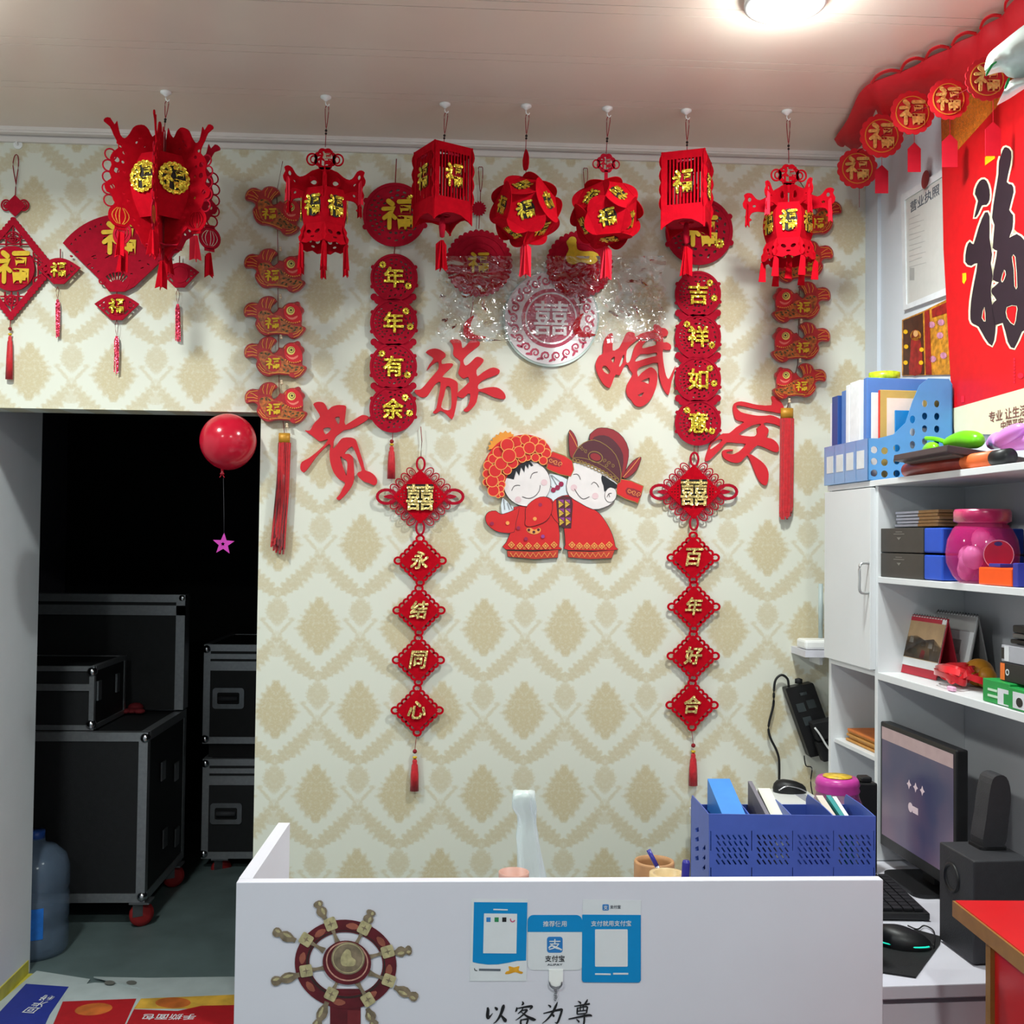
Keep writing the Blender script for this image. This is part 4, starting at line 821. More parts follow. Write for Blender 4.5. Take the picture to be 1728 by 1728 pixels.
# ================================================================= lanterns under the ceiling
def felt_tassel(t, c, w, h, ang=0.4, m=RED, notch=True, fins=2, name='tassel'):
    """folded felt strip: crossed fins with a pointed top and a swallow-tail hem"""
    mb = MB(); c = V(c)
    prof = [(-w*.15, 0), (w*.15, 0), (w/2, -h*.12), (w/2, -h), (0, -h*(.90 if notch else 1)), (-w/2, -h)]
    for q in range(fins):
        a = ang+PI*q/fins; u = V((math.cos(a), math.sin(a), 0)); n = V((-u.y, u.x, 0))
        mb.flat(prof, lambda x, y: c+u*x+V((0, 0, y))+n*.001, n*-.002)
    o = mb.obj(name, m, t); return o
def ring_cord(t, a, b, r=.0008):
    mb = MB(); mb.tube([a, b], r, 5); mb.obj('thread', CORD, t)
def hanging(label, name, px, hook, topz_px, dpx, group, hlabel):
    """returns thing, anchor point under the ceiling hook and the top point at photo pixel (px, topz_px)"""
    hp = ZP(hook[0], hook[1], CEIL); d = -hp.y
    hk = thing('ceiling_hook', hlabel, 'hook', hp, 'white ceiling hooks')
    mb = MB(); mb.lathe([(0, 0), (.016, 0), (.016, -.004), (.008, -.009), (.004, -.013), (0, -.014)], hp, 16); mb.obj('pad', WPLA, hk)
    mb = MB(); mb.tube(osm([hp+V((0, 0, -.012)), hp+V((0, 0, -.022)), hp+V((.006, 0, -.028)), hp+V((.010, 0, -.022))], 4), .0018, 6); mb.obj('hook', WPLA, hk)
    top = WP(px, topz_px, d); t = thing(name, label, 'lantern', top, group)
    a = hp+V((.004, 0, -.027)); bow = a.lerp(top, .55)
    mb = MB(); mb.tube(osm([a, a.lerp(bow, .15)+V((.005, 0, 0)), bow, a.lerp(bow, .15)-V((.005, 0, 0)), a], 5), .0012, 6); mb.tube([bow, top], .0012, 6); cdn = mb.obj('cord', CORD, t)
    mb = MB(); mb.ball(bow.lerp(top, .12), .004, 8); mb.ball(bow.lerp(top, .28), .0035, 8); mb.obj('bead', BLKE, cdn)
    return t, top, d
K = .00171       # metres per photo pixel at the lanterns

def palace(label, px, hook, ytop, rot, hl, tl=44, tw=11, fn=2):
    t, top, d = hanging(label, 'palace_lantern', px, hook, ytop, 0, 'palace lanterns', hl)
    def pt(r, a, y): return V((top.x+r*math.sin(a)*K, top.y-r*math.cos(a)*K, top.z-(y)*K))
    # top ornament: pierced disc with two ears
    mb = MB(); f = lambda x, y: top+V((x*K, -.002, -y*K))
    mb.flat([scal(0, 21, 17, 8, 2.5), [(x, y) for x, y in circ(0, 20, 13, 20)]], f, (0, .004, 0)); o = mb.obj('top_ornament', RED, t)
    mb = MB(); mb.glyph('福', top+V((0, -.002, -20*K)), (1, 0, 0), (0, 0, 1), 26*K, .003, bold=_B); mb.flat([(-9, 35), (9, 35), (12, 52), (-12, 52)], f, (0, .004, 0)); mb.obj('pierced_character', RED, o)
    for s in (-1, 1):
        mb = MB(); mb.flat([ell(s*22, 22, 10, 11), ell(s*22, 22, 7.4, 8.4)], f, (0, .003, 0)); mb.flat([ell(s*20, 22, 5.5, 7), ell(s*20, 22, 3.4, 4.8)], f, (0, .003, 0)); mb.obj('ear_loop', RED, o)
    # six roof arms (radial, pierced, with an up-curled tip)
    armp = smooth([(6, 42), (20, 44), (27, 48), (36, 56), (48, 62), (56, 58), (62, 50), (70, 48), (76, 52), (74, 58), (78, 66), (76, 74), (70, 80), (74, 90), (70, 99), (62, 96), (66, 92), (62, 84), (52, 82), (40, 84), (6, 86)], 2)
    holes = [circ(22, 62, 7.5, 12), ell(66, 60, 3, 4, 0, 8), ell(58, 72, 3, 2.4, 0, 8)]
    for q in range(6):
        a = rot+PI/6+q*PI/3; u = V((math.sin(a), -math.cos(a), 0)); n = V((u.y, -u.x, 0))
        mb = MB(); mb.flat([armp]+holes, lambda x, y: top+u*(x*K)+V((0, 0, -y*K))+n*.0015, n*-.003); arm = mb.obj('roof_arm', RED, t)
        e = pt(70, a, 66); felt_tassel(arm, e+V((0, 0, -.0)), 9*K, 42*K, a+.6, PINKR if q % 2 else RED)
    # barrel of six panels with gold characters
    for q in range(6):
        a = rot+q*PI/3; u = V((math.sin(a), -math.cos(a), 0)); w = V((u.y, -u.x, 0))*-1; mb = MB(); n = 6; vs = []
        for i in range(n+1):
            y = 78+62*i/n; r = 30+7.5*math.sin(PI*(i+.6)/(n+1.2)); hw = r*math.tan(PI/6)
            vs += [top+u*(r*K)+w*(s*hw*K)+V((0, 0, -y*K)) for s in (-1, 1)]
        mb.add(vs, [(2*i, 2*i+1, 2*i+3, 2*i+2) for i in range(n)]); pn = mb.obj('panel', RED, t)
        c = top+u*(38.2*K)+V((0, 0, -110*K)); mb = MB(); mb.flat(ell(1, 0, 14, 19, .0, 20), lambda x, y: c-u*.0012+w*(x*K)+V((0, 0, -y*K)), u*-.001); mb.obj('backing', BLKE, pn)
        mb = MB(); mb.glyph('福', c, w, (0, 0, 1), 35*K, .002, bold=.05, sx=.82); mb.obj('character', GOLD, pn)
    # skirt: flared pierced panels, floor plate
    for q in range(6):
        a = rot+q*PI/3; u = V((math.sin(a), -math.cos(a), 0)); w = V((-u.y, u.x, 0))
        mb = MB(); sh = [(-19, 138), (19, 138), (25, 150), (23, 156), (27, 162), (24, 170), (10, 174), (0, 170), (-10, 174), (-24, 170), (-27, 162), (-23, 156), (-25, 150)]
        fl = lambda x, y: top+u*((32+(y-138)*.22)*K)+w*(x*K)+V((0, 0, -y*K))
        mb.flat([sh, ell(-8, 154, 5, 3.4, .5, 8), ell(8, 154, 5, 3.4, -.5, 8), ell(0, 163, 4, 2, 0, 8)], fl, u*-.003); mb.obj('skirt_panel', RED, t)
        a2 = a+PI/6; e = pt(44, a2, 172); ring_cord(t, e+V((0, 0, 4*K)), e, .001); felt_tassel(t, e, tw*K, tl*K, a2+.5 if fn == 2 else .1, RED, fn == 2, fn)
    mb = MB(); mb.lathe([(0, -150*K), (33*K, -150*K), (33*K, -152*K), (0, -152*K)], top, 6, sm=False); mb.obj('floor_plate', RED2, t)
    mb = MB(); mb.lathe([(0, -80*K), (30*K, -80*K), (30*K, -82*K), (0, -82*K)], top, 6, sm=False); mb.obj('roof_plate', RED2, t)
    e = top+V((0, 0, -160*K)); ring_cord(t, top+V((0, 0, -150*K)), e, .001); felt_tassel(t, e, (tw+1)*K, (tl+8)*K, .2, RED, fn == 2, fn)
    return t
palace('red palace lantern with one edge forward, near the doorway end', 549, (550, 163), 248, -PI/6+.12, 'white ceiling hook holding the palace lantern near the doorway')
palace('red palace lantern with one gold face forward, nearest the shelf', 1331, (1328, 187), 275, -.30, 'white ceiling hook holding the palace lantern nearest the shelf', 34, 13, 1)

def square(label, px, hook, ytop, rot, hl):
    t, top, d = hanging(label, 'square_lantern', px, hook, ytop, 0, 'square lanterns', hl)
    W, H = 37.0, 118.0
    for q in range(4):
        a = rot+q*PI/2; u = V((math.sin(a), -math.cos(a), 0)); w = V((-u.y, u.x, 0)); o = []
        ys = [i*22.5 for i in range(6)]
        right = []
        for i in range(4):
            for f in (0, .25, .5, .75): right.append((W+1+3.5*math.sin(PI*f), 4+i*24+24*f))
        bot = [(W+1, 100), (W+1, 134), (W-9, 126), (15, 119), (0, 117), (-15, 119), (-W+9, 126), (-W-1, 134), (-W-1, 100)]
        o = [(-W-1, 0), (W+1, 0)]+right+bot+[(-x, y) for x, y in right[::-1]]
        slots = [rect(-27+i*6.0, 14, -23.4+i*6.0, 92) for i in range(10)]
        mb = MB(); mb.flat([o]+slots, lambda x, y: top+u*(W*K)+w*(x*K)+V((0, 0, -y*K)), u*-.003); p = mb.obj('side_panel', RED, t)
        c = top+u*(W*K+.0012)+V((0, 0, -54*K))
        mb = MB(); mb.flat(ell(0, 0, 15, 17, 0, 18), lambda x, y: c-u*.0004+w*(x*K)+V((0, 0, -y*K)), u*-.001); bk = mb.obj('backing', RED2, p)
        mb = MB(); mb.glyph('福', c+w*(1*K), w, (0, 0, 1), 41*K, .0015, bold=.06, sx=.82); mb.obj('character_shadow', BLKE, p)
        mb = MB(); mb.glyph('福', c+u*.002, w, (0, 0, 1), 40*K, .002, bold=.05, sx=.82); mb.obj('character', GOLD, p)
        mb = MB()
        for x in (-8, -3, 3, 8): mb.flat(circ(x, 18, 2.6, 8), lambda x, y: top+u*(W*K+.001)+w*(x*K)+V((0, 0, -y*K)), u*-.002)
        mb.obj('lattice_knot', RED2, p, kind='stuff')
    u = V((math.sin(rot), -math.cos(rot), 0)); w = V((-u.y, u.x, 0))
    for nm, z in (('top_plate', 1), ('floor_plate', 112)):
        mb = MB(); mb.flat([rect(-W+1, -W+1, W-1, W-1), circ(0, 0, 14, 16)], lambda x, y: top+w*(x*K)+u*(y*K)+V((0, 0, -z*K)), (0, 0, -.003)); mb.obj(nm, RED2, t)
    mb = MB(); mb.flat(rect(-W, -3, W, 3), lambda x, y: top+w*(x*K)+u*(y*K)+V((0, 0, -.2*K)), (0, 0, -.003)); mb.flat(rect(-W, -3, W, 3), lambda x, y: top+w*(x*K)+u*(y*K)+V((0, 0, -110*K)), (0, 0, -.003)); mb.obj('cross_bar', RED2, t, kind='stuff')
    e = top+V((0, 0, -112*K)); mb = MB(); mb.lathe([(0, 0), (4*K, -4*K), (6*K, -20*K), (4*K, -38*K), (0, -40*K)], e, 12); mb.obj('felt_bud', RED2, t)
    felt_tassel(t, e+V((0, 0, -44*K)), 22*K, 52*K, rot+.3, RED, True, 3)
    return t
for s, px, hk, yt, rt in (('first', 748, (751, 175), 254, .53), ('second', 1159, (1158, 186), 266, -.38)):
    square('tall square red lantern turned corner-on, left of the ball lanterns' if s == 'first' else 'tall square red lantern facing front, right of the ball lanterns', px, hk, yt, rt, 'white ceiling hook holding the corner-on square lantern' if s == 'first' else 'white ceiling hook holding the front-facing square lantern')

PHI = (1+5**.5)/2
def ball_lantern(label, px, hook, ytop, cy, R3, hl, knot):
    t, top, d = hanging(label, 'ball_lantern', px, hook, ytop, 0, 'ball lanterns', hl)
    c = WP(px, cy, d); e = .070; sc = e/(2/PHI)     # dodecahedron edge
    vs = [V((x, y, z)) for x in (-1, 1) for y in (-1, 1) for z in (-1, 1)]
    for a in (-1, 1):
        for b in (-1, 1): vs += [V((0, a/PHI, b*PHI)), V((a/PHI, b*PHI, 0)), V((a*PHI, 0, b/PHI))]
    ic = [V(p) for a in (-1, 1) for b in (-1, 1) for p in ((a, 0, b*PHI), (0, a*PHI, b), (a*PHI, b, 0))]
    # turn one face to the camera
    n0 = ic[0].normalized(); q = n0.rotation_difference(R3[0]); M = Matrix.Rotation(R3[1], 3, R3[0]) @ q.to_matrix()
    edges = {}
    for fi, n in enumerate(ic):
        nn = n.normalized(); f = sorted(vs, key=lambda v: -v.dot(nn))[:5]; m = sum(f, V())/5
        u = (f[0]-m).normalized(); w = nn.cross(u); f.sort(key=lambda v: math.atan2((v-m).dot(w), (v-m).dot(u)))
        W5 = [c+M@(v*sc) for v in f]; mb = MB(); mb.add(W5, [(0, 1, 2, 3, 4)]); pn = mb.obj('panel', RED, t)
        mm = c+M@(m*sc); N = M@nn; uu = (M@u); uu = uu if abs(uu.z) < .99 else uu
        ta = 2*PI*((fi*2) % 5)/5+(.0 if fi else 0); upv = V((0, 0, 1)); ux = upv.cross(N)
        if ux.length < .2: ux = V((1, 0, 0))
        ux.normalize(); uy = N.cross(ux); an = [.25, 2.2, -.5, .1, 1.0, 3.0, -1.2, .5, -.3, 1.7, .8, 2.6][fi]
        a1 = ux*math.cos(an)+uy*math.sin(an); a2 = N.cross(a1)
        mb = MB(); mb.flat(circ(.08, .05, 1, 16), lambda x, y: mm+N*.0008+a1*(x*.026)+a2*(y*.026), N*-.0006); mb.obj('backing', BLKE, pn)
        mb = MB(); mb.glyph('福', mm+N*.001, a1, a2, .050, .002, bold=.05); mb.obj('character', GOLD, pn)
        for i in range(5):
            k = tuple(sorted(((round(f[i].x, 3), round(f[i].y, 3), round(f[i].z, 3)), (round(f[(i+1) % 5].x, 3), round(f[(i+1) % 5].y, 3), round(f[(i+1) % 5].z, 3))))); edges[k] = (f[i], f[(i+1) % 5])
    for a, b in edges.values():                       # petal flaps standing along every edge
        A, B = c+M@(a*sc), c+M@(b*sc); mid = (A+B)/2; o = (mid-c).normalized(); ed = (B-A); l = ed.length; eu = ed/l; h = .0235; mb = MB()
        pts = [(-l/2+l*i/10, h*math.sin(PI*i/10)**.8) for i in range(11)]
        nn = eu.cross(o); sg_ = 1 if (int(abs(mid.x*7919+mid.z*104729)*10) % 2) else -1; o = (o*math.cos(.75)+nn*(sg_*math.sin(.75))); nn = eu.cross(o); mb.flat(pts, lambda x, y: mid+eu*x+o*y+nn*.0008, nn*-.0016); mb.obj('petal_flap', RED, t)
    rr = PHI*sc
    if knot:
        f = lambda x, y: top+V((x*K, -.002, -y*K)); mb = MB(); mb.flat([scal(0, 18, 15, 8, 2.2), circ(0, 18, 11, 18)], f, (0, .003, 0)); mb.glyph('福', top+V((0, -.002, -18*K)), (1, 0, 0), (0, 0, 1), 20*K, .003); mb.flat(rect(-3, 31, 3, (top.z-c.z)/K-50), f, (0, .003, 0))
        for s in (-1, 1): mb.flat([ell(s*17, 20, 7, 8), ell(s*17, 20, 5, 6)], f, (0, .003, 0))
        mb.obj('top_ornament', RED2, t, kind='stuff')
    else:
        mb = MB(); f = lambda x, y: top+V((x*K*.6, x*K*-.8, -y*K)); mb.flat(smooth([(-2, 0), (2, 0), (8, 14), (6, 34), (-5, 34), (-8, 16)], 2), f, (.002, .002, 0)); mb.obj('top_ornament', RED, t)
    mb = MB(); mb.tube([c+V((0, 0, .10)), top], .001, 5); mb.obj('thread', CORD, t)
    e0 = c+V((0, 0, -.098)); felt_tassel(t, e0, 22*K, 58*K, .3, PINKR, True, 3); ring_cord(t, e0, e0+V((0, 0, .01)))
ball_lantern('red petal ball lantern, its near gold character tipped over, left of two', 887, (888, 178), 253, 355, (V((-.06, -.95, -.28)).normalized(), .9), 'white ceiling hook holding the left ball lantern', False)
ball_lantern('red petal ball lantern with pierced knot on top, right of two', 1023, (1025, 182), 258, 360, (V((-.08, -.92, -.42)).normalized(), .25), 'white ceiling hook holding the right ball lantern', True)

# ---- big dragon lantern
t, top, d = hanging('large red dragon lantern with antlers and round gold medallions', 'dragon_lantern', 277, (280, 155), 222, 0, None, 'white ceiling hook holding the dragon lantern')
fin = smooth([(6, 10), (12, 5), (20, 14), (26, 4), (34, -2), (44, 0), (52, 6), (58, 18), (66, 28), (73, 24), (77, 10), (79, 2), (83, 9), (90, 0), (98, 2), (100, 8), (90, 14), (84, 26), (78, 36), (76, 46), (84, 54), (89, 66), (86, 76), (90, 88), (86, 98), (92, 104), (97, 112), (93, 122), (86, 124), (82, 134), (74, 142), (64, 140), (58, 152), (54, 168), (42, 178), (34, 196), (22, 204), (6, 206)], 2)
fholes = [circ(78, 66, 4.6, 10), circ(78, 84, 4.6, 10), circ(84, 112, 4, 10), circ(72, 42, 3, 8), circ(66, 52, 3, 8), circ(68, 68, 2.6, 8), circ(66, 84, 2.6, 8), ell(40, 22, 3, 1.6, .6, 8), ell(46, 30, 3, 1.6, .9, 8), ell(34, 34, 3, 1.6, .3, 8), circ(66, 120, 2.4, 8), circ(58, 130, 2.4, 8), circ(48, 160, 2.4, 8), circ(40, 168, 2.2, 8)]
ROT = math.radians(6)
SGRIB = mat('mini_lantern_gold_rib', (230, 150, 60), rough=.4, metal=.3)
for q in range(6):
    a = ROT+q*PI/3; u = V((math.sin(a), -math.cos(a), 0)); n = V((u.y, -u.x, 0)); fm = RED if q != 2 else RED2
    mb = MB(); mb.flat([fin]+fholes, lambda x, y: top+u*(x*K)+V((0, 0, -y*K))+n*.0015, n*-.003); fo = mb.obj('dragon_fin', RED if q not in (2, 3) else RED2, t)
    # scalloped border rings along the outer edge
    mb = MB()
    for k in range(5): mb.flat([circ(88+(3 if k in (1, 2, 3) else 0), 60+k*19, 10.5, 14), circ(88+(3 if k in (1, 2, 3) else 0), 60+k*19, 8.2, 14)], lambda x, y: top+u*(x*K)+V((0, 0, -y*K))+n*.001, n*-.002)
    mb.obj('scallop_ring', RED2, fo, kind='stuff')
    # flat ribbed mini lantern and tassel hanging from the fin
    hx, hy = (70, 158) if q % 2 else (84, 166)
    mb = MB(); fl = lambda x, y: top+u*(x*K)+V((0, 0, -y*K))+n*.0012
    ribs = [[(hx+s*w*math.sin(PI*f/8)*1.0-.8, hy+18-36*(1-f/8)+0) for f in range(1, 8)]+[(hx+s*w*math.sin(PI*f/8)+.8+ (0), hy+18-36*(1-f/8)) for f in range(7, 0, -1)] for s, w in ((-1, 14), (-1, 8), (1, 2), (1, 8), (1, 14))]
    mb.flat([ell(hx, hy, 20, 20, 0, 26)]+[r for r in ribs], fl, n*-.0024); mb.flat(rect(hx-9, hy-23, hx+9, hy-17), fl, n*-.0024); mb.flat(rect(hx-9, hy+17, hx+9, hy+23), fl, n*-.0024)
    ml = mb.obj('mini_lantern', RED if q % 2 else RED2, fo)
    if q in (5, 0):
        mb = MB()
        for r in ribs: mb.flat(r, lambda x, y: top+u*(x*K)+V((0, 0, -y*K))+n*.0016, n*-.0032)
        mb.obj('gold_rib', SGRIB, ml, kind='stuff')
    e = fl(hx, hy+26); ring_cord(fo, e, e+V((0, 0, 6*K))); felt_tassel(fo, e, 20*K, 42*K, a+.5, RED if q not in (1,) else PINKR)
    # curved panel with its medallion
    am = a+PI/6; um = V((math.sin(am), -math.cos(am), 0)); w = V((-um.y, um.x, 0)); mb = MB(); vs = []; N = 8
    for i in range(N+1):
        y = 46+108*i/N; r = 36+16*math.sin(PI*i/N); vs += [top+um*(r*.92*K)+w*(s*r*.54*K)+V((0, 0, -y*K)) for s in (-1, 1)]
    mb.add(vs, [(2*i, 2*i+1, 2*i+3, 2*i+2) for i in range(N)]); pn = mb.obj('panel', RED, t)
    c = top+um*(49.5*K)+V((0, 0, -92*K)); f2 = lambda x, y: c+w*(x*K)+V((0, 0, -y*K))
    mb = MB(); mb.flat(circ(0, 0, 24, 28), lambda x, y: f2(x, y)-um*.001, um*-.002); md = mb.obj('medallion_backing', BLKE, pn)
    mb = MB(); mb.flat([scal(0, 0, 25, 18, 2.2, 4), circ(0, 0, 20, 26)], lambda x, y: f2(x, y)+um*.001, um*-.003)
    mb.obj('medallion_rim', GOLD, md)
    mb = MB(); mb.glyph('福', c, w, (0, 0, 1), 40*K, .003, bold=.06); mb.obj('character', GOLD, md)
e = top+V((0, 0, -206*K)); ring_cord(t, e, e+V((0, 0, -14*K))); felt_tassel(t, e+V((0, 0, -14*K)), 20*K, 48*K, .4)
mb = MB(); mb.flat(star(0, 0, 34, 20, 6), lambda x, y: top+V((x*K, y*K, -196*K)), (0, 0, -.003)); mb.obj('floor_star', RED2, t)

# ================================================================= balloon and star in the doorway
BALM = mat('red_balloon_latex', (196, 22, 48), rough=.18, var=.02, vs=4, spec=.6)
bp0 = TP(385, 745, 3.40); k = 3.40/1800
t = thing('red_balloon', 'round red balloon hanging in the doorway', 'balloon', bp0-V((0, 0, 56*k)))
mb = MB(); mb.lathe([(47*k*math.sin(PI*i/24)*(1-.04*max(0, -math.cos(PI*i/24))), 47*k*(math.cos(PI*i/24)) if i < 13 else 47*k*math.cos(PI*i/24)*1.03) for i in range(25)], bp0, 40); mb.obj('bladder', BALM, t)
mb = MB(); c = bp0+V((-9*k, 0, -46*k)); mb.lathe([(0, 2*k), (3*k, 0), (2*k, -5*k), (4*k, -9*k), (3.4*k, -10*k), (0, -8*k)], c, 12); mb.tube([c+V((0, 0, -9*k)), c+V((-4*k, 0, -15*k))], .8*k, 5); mb.tube([c+V((0, 0, -9*k)), c+V((4*k, 0, -15*k))], .8*k, 5); mb.obj('knot', BALM, t)
STARM = mat('magenta_star_card', (196, 62, 170), rough=.4, var=.08)
t = thing('star_ornament', 'small magenta five-pointed star dangling on a thread under the balloon', 'ornament', TP(377, 935, 3.40))
mb = MB(); f = lambda x, y: TP(x, y, 3.40); mb.flat([rot2(star(377, 918, 19, 8, 5), .06, 377, 918), star(376, 918, 4, 2, 5)], f, (0, .003, 0)); mb.obj('star', STARM, t)
mb = MB(); mb.tube([TP(378, 901, 3.40), TP(378, 870, 3.40), TP(377, 806, 3.40)], .0004, 5); mb.obj('thread', mat('smoky_thread', (90, 90, 96), rough=.5), t)

# ================================================================= garland of medallions along the right wall, near the ceiling
t = thing('valance_garland', 'long red scalloped felt valance under the ceiling along the right wall', 'garland', ZP(1600, 120, CEIL-.05))
topv = osm([(1408, 236), (1428, 206), (1436, 190), (1450, 160), (1470, 141), (1498, 131), (1545, 112), (1562, 100), (1600, 84), (1612, 74), (1648, 58), (1660, 44), (1690, 28), (1700, 12), (1722, -10), (1760, -40)], 3)
botv = osm([(1424, 246), (1440, 258), (1470, 250), (1500, 225), (1530, 200), (1560, 178), (1600, 160), (1640, 150), (1690, 130), (1728, 118), (1790, 80)], 3)
def resamp(p, n): return [p[min(len(p)-1, int(i*(len(p)-1)/(n-1)+.5))] for i in range(n)]
N = 46; A = [ZP(x, y, CEIL-.016) for x, y in resamp(topv, N)]
B = []
for i, (x, y) in enumerate(resamp(botv, N)):
    p = RP(x, y, .05) if x > 1490 else WP(x, y, .03)
    B.append(p)
mb = MB(); vs = []
for a, b in zip(A, B):
    for f in (0, .33, .66, 1): q = a.lerp(b, f); q.z -= .012*math.sin(PI*f); vs.append(q)
mb.add(vs, [(4*i+j, 4*i+j+1, 4*i+j+5, 4*i+j+4) for i in range(N-1) for j in range(3)], 0, True); vl = mb.obj('valance', REDB, t)
md = vl.modifiers.new('thick', 'SOLIDIFY'); md.thickness = .003
mb = MB()
for a, b in (((1470, 142), (1520, 122)), ((1520, 120), (1560, 102)), ((1562, 100), (1602, 82)), ((1606, 78), (1648, 58)), ((1654, 50), (1690, 28)), ((1696, 20), (1722, -8))):
    l = math.hypot(b[0]-a[0], b[1]-a[1]); nx, ny = (b[1]-a[1])/l, -(b[0]-a[0])/l; m1 = ((a[0]*.7+b[0]*.3)+nx*9, (a[1]*.7+b[1]*.3)+ny*9); m2 = ((a[0]*.3+b[0]*.7)+nx*9, (a[1]*.3+b[1]*.7)+ny*9)
    mb.flat(stroke(osm([a, m1, m2, b], 5), 4), lambda x, y: ZP(x, y, CEIL-.0165), (0, 0, .003))
mb.obj('scallop_edge', REDB, t, kind='stuff')
def tagd(x): return max(.1, 3.46-1.44*1800/(x-681)*.99)
for x0, y0, w, h in ((1543, 240, 22, 50), (1488, 278, 22, 48), (1603, 226, 26, 56), (1676, 205, 26, 58)):
    mb = MB(); dd = tagd(x0); mb.flat([(x0, y0), (x0+w/2, y0+h*.22), (x0+w/2, y0+h), (x0-w/2, y0+h), (x0-w/2, y0+h*.22)], lambda x, y: WP(x, y, dd), (0, .002, 0)); mb.tube([WP(x0, y0+2, dd), WP(x0, y0-40, dd)], .0008, 5); mb.obj('felt_tag', PINKR, t, kind='stuff')
t = thing('medallion_garland', 'hanging row of five red medallions with gold fu, at the ceiling corner', 'garland', WP(1540, 190, .46))
GROSE = glitter('rose_gold_glitter', (236, 184, 104), 240, .5, .25)
for x, y, r, dd in ((1447, 284, 30, .20), (1488, 229, 33, .42), (1540, 190, 33, .64), (1601, 167, 31, .84), (1666, 133, 33, 1.02)):
    mb = MB(); mb.wall(scal(x, y, r+2, 16, 2.6, 4), dd, .003); md = mb.obj('medallion', REDB, t)
    mb = MB(); mb.wall([circ(x, y, r*.86, 32), circ(x, y, r*.81, 32)], dd+.002, .002); mb.obj('gold_ring', SGRIB, md)
    mb = MB(); mb.wglyph('福', x, y, r*1.3, dd+.003, .003); mb.obj('character', GROSE, md)
mb = MB(); mb.tube([WP(1447, 256, .20), WP(1488, 229, .42), WP(1540, 190, .64), WP(1601, 167, .84), WP(1666, 133, 1.02)], .0012, 5); mb.obj('cord', CORD, t)
mb = MB(); mb.tube([WP(1450, 316, .20), WP(1450, 350, .20)], .0009, 5); mb.obj('thread', CORD, t)
# ================================================================= storeroom: flight cases, water bottle, cardboard
CASEB = mat('black_case_laminate', (20, 21, 24), rough=.6, var=.15, vs=40, bump=.2)
GREYP = mat('grey_rubber', (60, 60, 64), rough=.7); WHEELR = mat('red_castor_wheel', (150, 34, 36), rough=.5)
STEEL = mat('dull_steel', (120, 122, 126), rough=.4, metal=.8, var=.1)
def flight_case(label, x0, x1, y0, y1, z0, z1, lid=.0, strip=.035, castors=True, handle=None, group='black flight cases', latch=False):
    """x0..x1, front y0, back y1, body z0..z1; floor contact through castors when z0 > 0"""
    t = thing('flight_case', label, 'case', ((x0+x1)/2, y0, z0 if not castors else z0-.105), group)
    mb = MB(); mb.box(x0+.004, x1-.004, y0+.004, y1-.004, z0+.003, z1-.003); mb.obj('body', CASEB, t)
    s = strip; e = .004
    def bar(a, b, c, d2, f, g): m = MB(); m.box(a, b, c, d2, f, g); m.obj('edge_strip', ALU, t)
    for yy in ((y0-.001, y0+s), (y1-s, y1+.001)):
        for zz in ((z0, z0+s), (z1-s, z1)): bar(x0, x1, yy[0], yy[1], zz[0], zz[1])
        for xx in ((x0, x0+s), (x1-s, x1)): bar(xx[0], xx[1], yy[0]-.0005, yy[1]+.0005, z0+s, z1-s)
    for xx in ((x0-.001, x0+s), (x1-s, x1+.001)):
        for zz in ((z0-.0005, z0+s), (z1-s, z1+.0005)): bar(xx[0], xx[1], y0+s, y1-s, zz[0], zz[1])
    if lid:                                             # lid seam: two strips round the front with a dark gap
        zl = z1-lid
        bar(x0, x1, y0-.002, y0+.01, zl-.05, zl-.006); bar(x0, x1, y0-.002, y0+.01, zl+.006, zl+.03)
    for xx in (x0, x1):
        for zz in (z0, z1): m = MB(); m.ball((xx+(.012 if xx == x0 else -.012), y0+.008, zz+(.0225 if zz == z0 else -.0225)), .022, 14); m.obj('corner_ball', CHROME, t)
    if handle:
        hx, hz = handle; w, h = .15, .10
        m = MB(); f = lambda x, y: V((hx+x, y0-.004, hz+y)); m.flat([rrect(-w/2, -h/2, w/2, h/2, .015), rrect(-w/2+.022, -h/2+.022, w/2-.022, h/2-.022, .008)], f, (0, .006, 0)); hd = m.obj('handle_plate', STEEL, t)
        m = MB(); m.flat(rrect(-w/2+.02, -h/2+.02, w/2-.02, h/2-.02, .008), lambda x, y: V((hx+x, y0-.0005, hz+y)), (0, .003, 0)); m.obj('handle_cup', BLKM, hd)
        m = MB(); m.tube([V((hx-.045, y0-.006, hz)), V((hx+.045, y0-.006, hz))], .012, 10); m.obj('grip', GREYP, hd)
    if castors:
        for xx in (x0+.09, x1-.02):
            for yy in (y0+.03, y1-.1):
                c = V((xx, yy, z0-.055)); m = MB(); m.box(xx-.04, xx+.04, yy-.04, yy+.04, z0-.006, z0+.001); m.para((xx-.025, yy-.034, z0-.06), (.034, .021, 0), (-.0025, .004, 0), (0, 0, .056)); m.para((xx-.009, yy+.012, z0-.06), (.034, .021, 0), (-.0025, .004, 0), (0, 0, .056)); ca = m.obj('castor', STEEL, t)
                m = MB(); Ya = (V((.85, .53, 0)), V((0, 0, 1)), V((-.53, .85, 0))); m.lathe([(0, -.014), (.03, -.014), (.048, -.010), (.05, 0), (.048, .010), (.03, .014), (0, .014)], c, 20, Ya); m.obj('wheel', WHEELR if group else WHEELR, ca)
    return t
fp = ZP(243, 1567, 0); BX, BY = fp.x, fp.y               # big case: front right castor
zt = 1.6-(1226-900)/1800*(BY+3.46)
big = flight_case('big wheeled flight case with silver edges, left in the dark storeroom', BX-.86, BX+.0, BY, BY+.62, .105, zt, 0, .036)
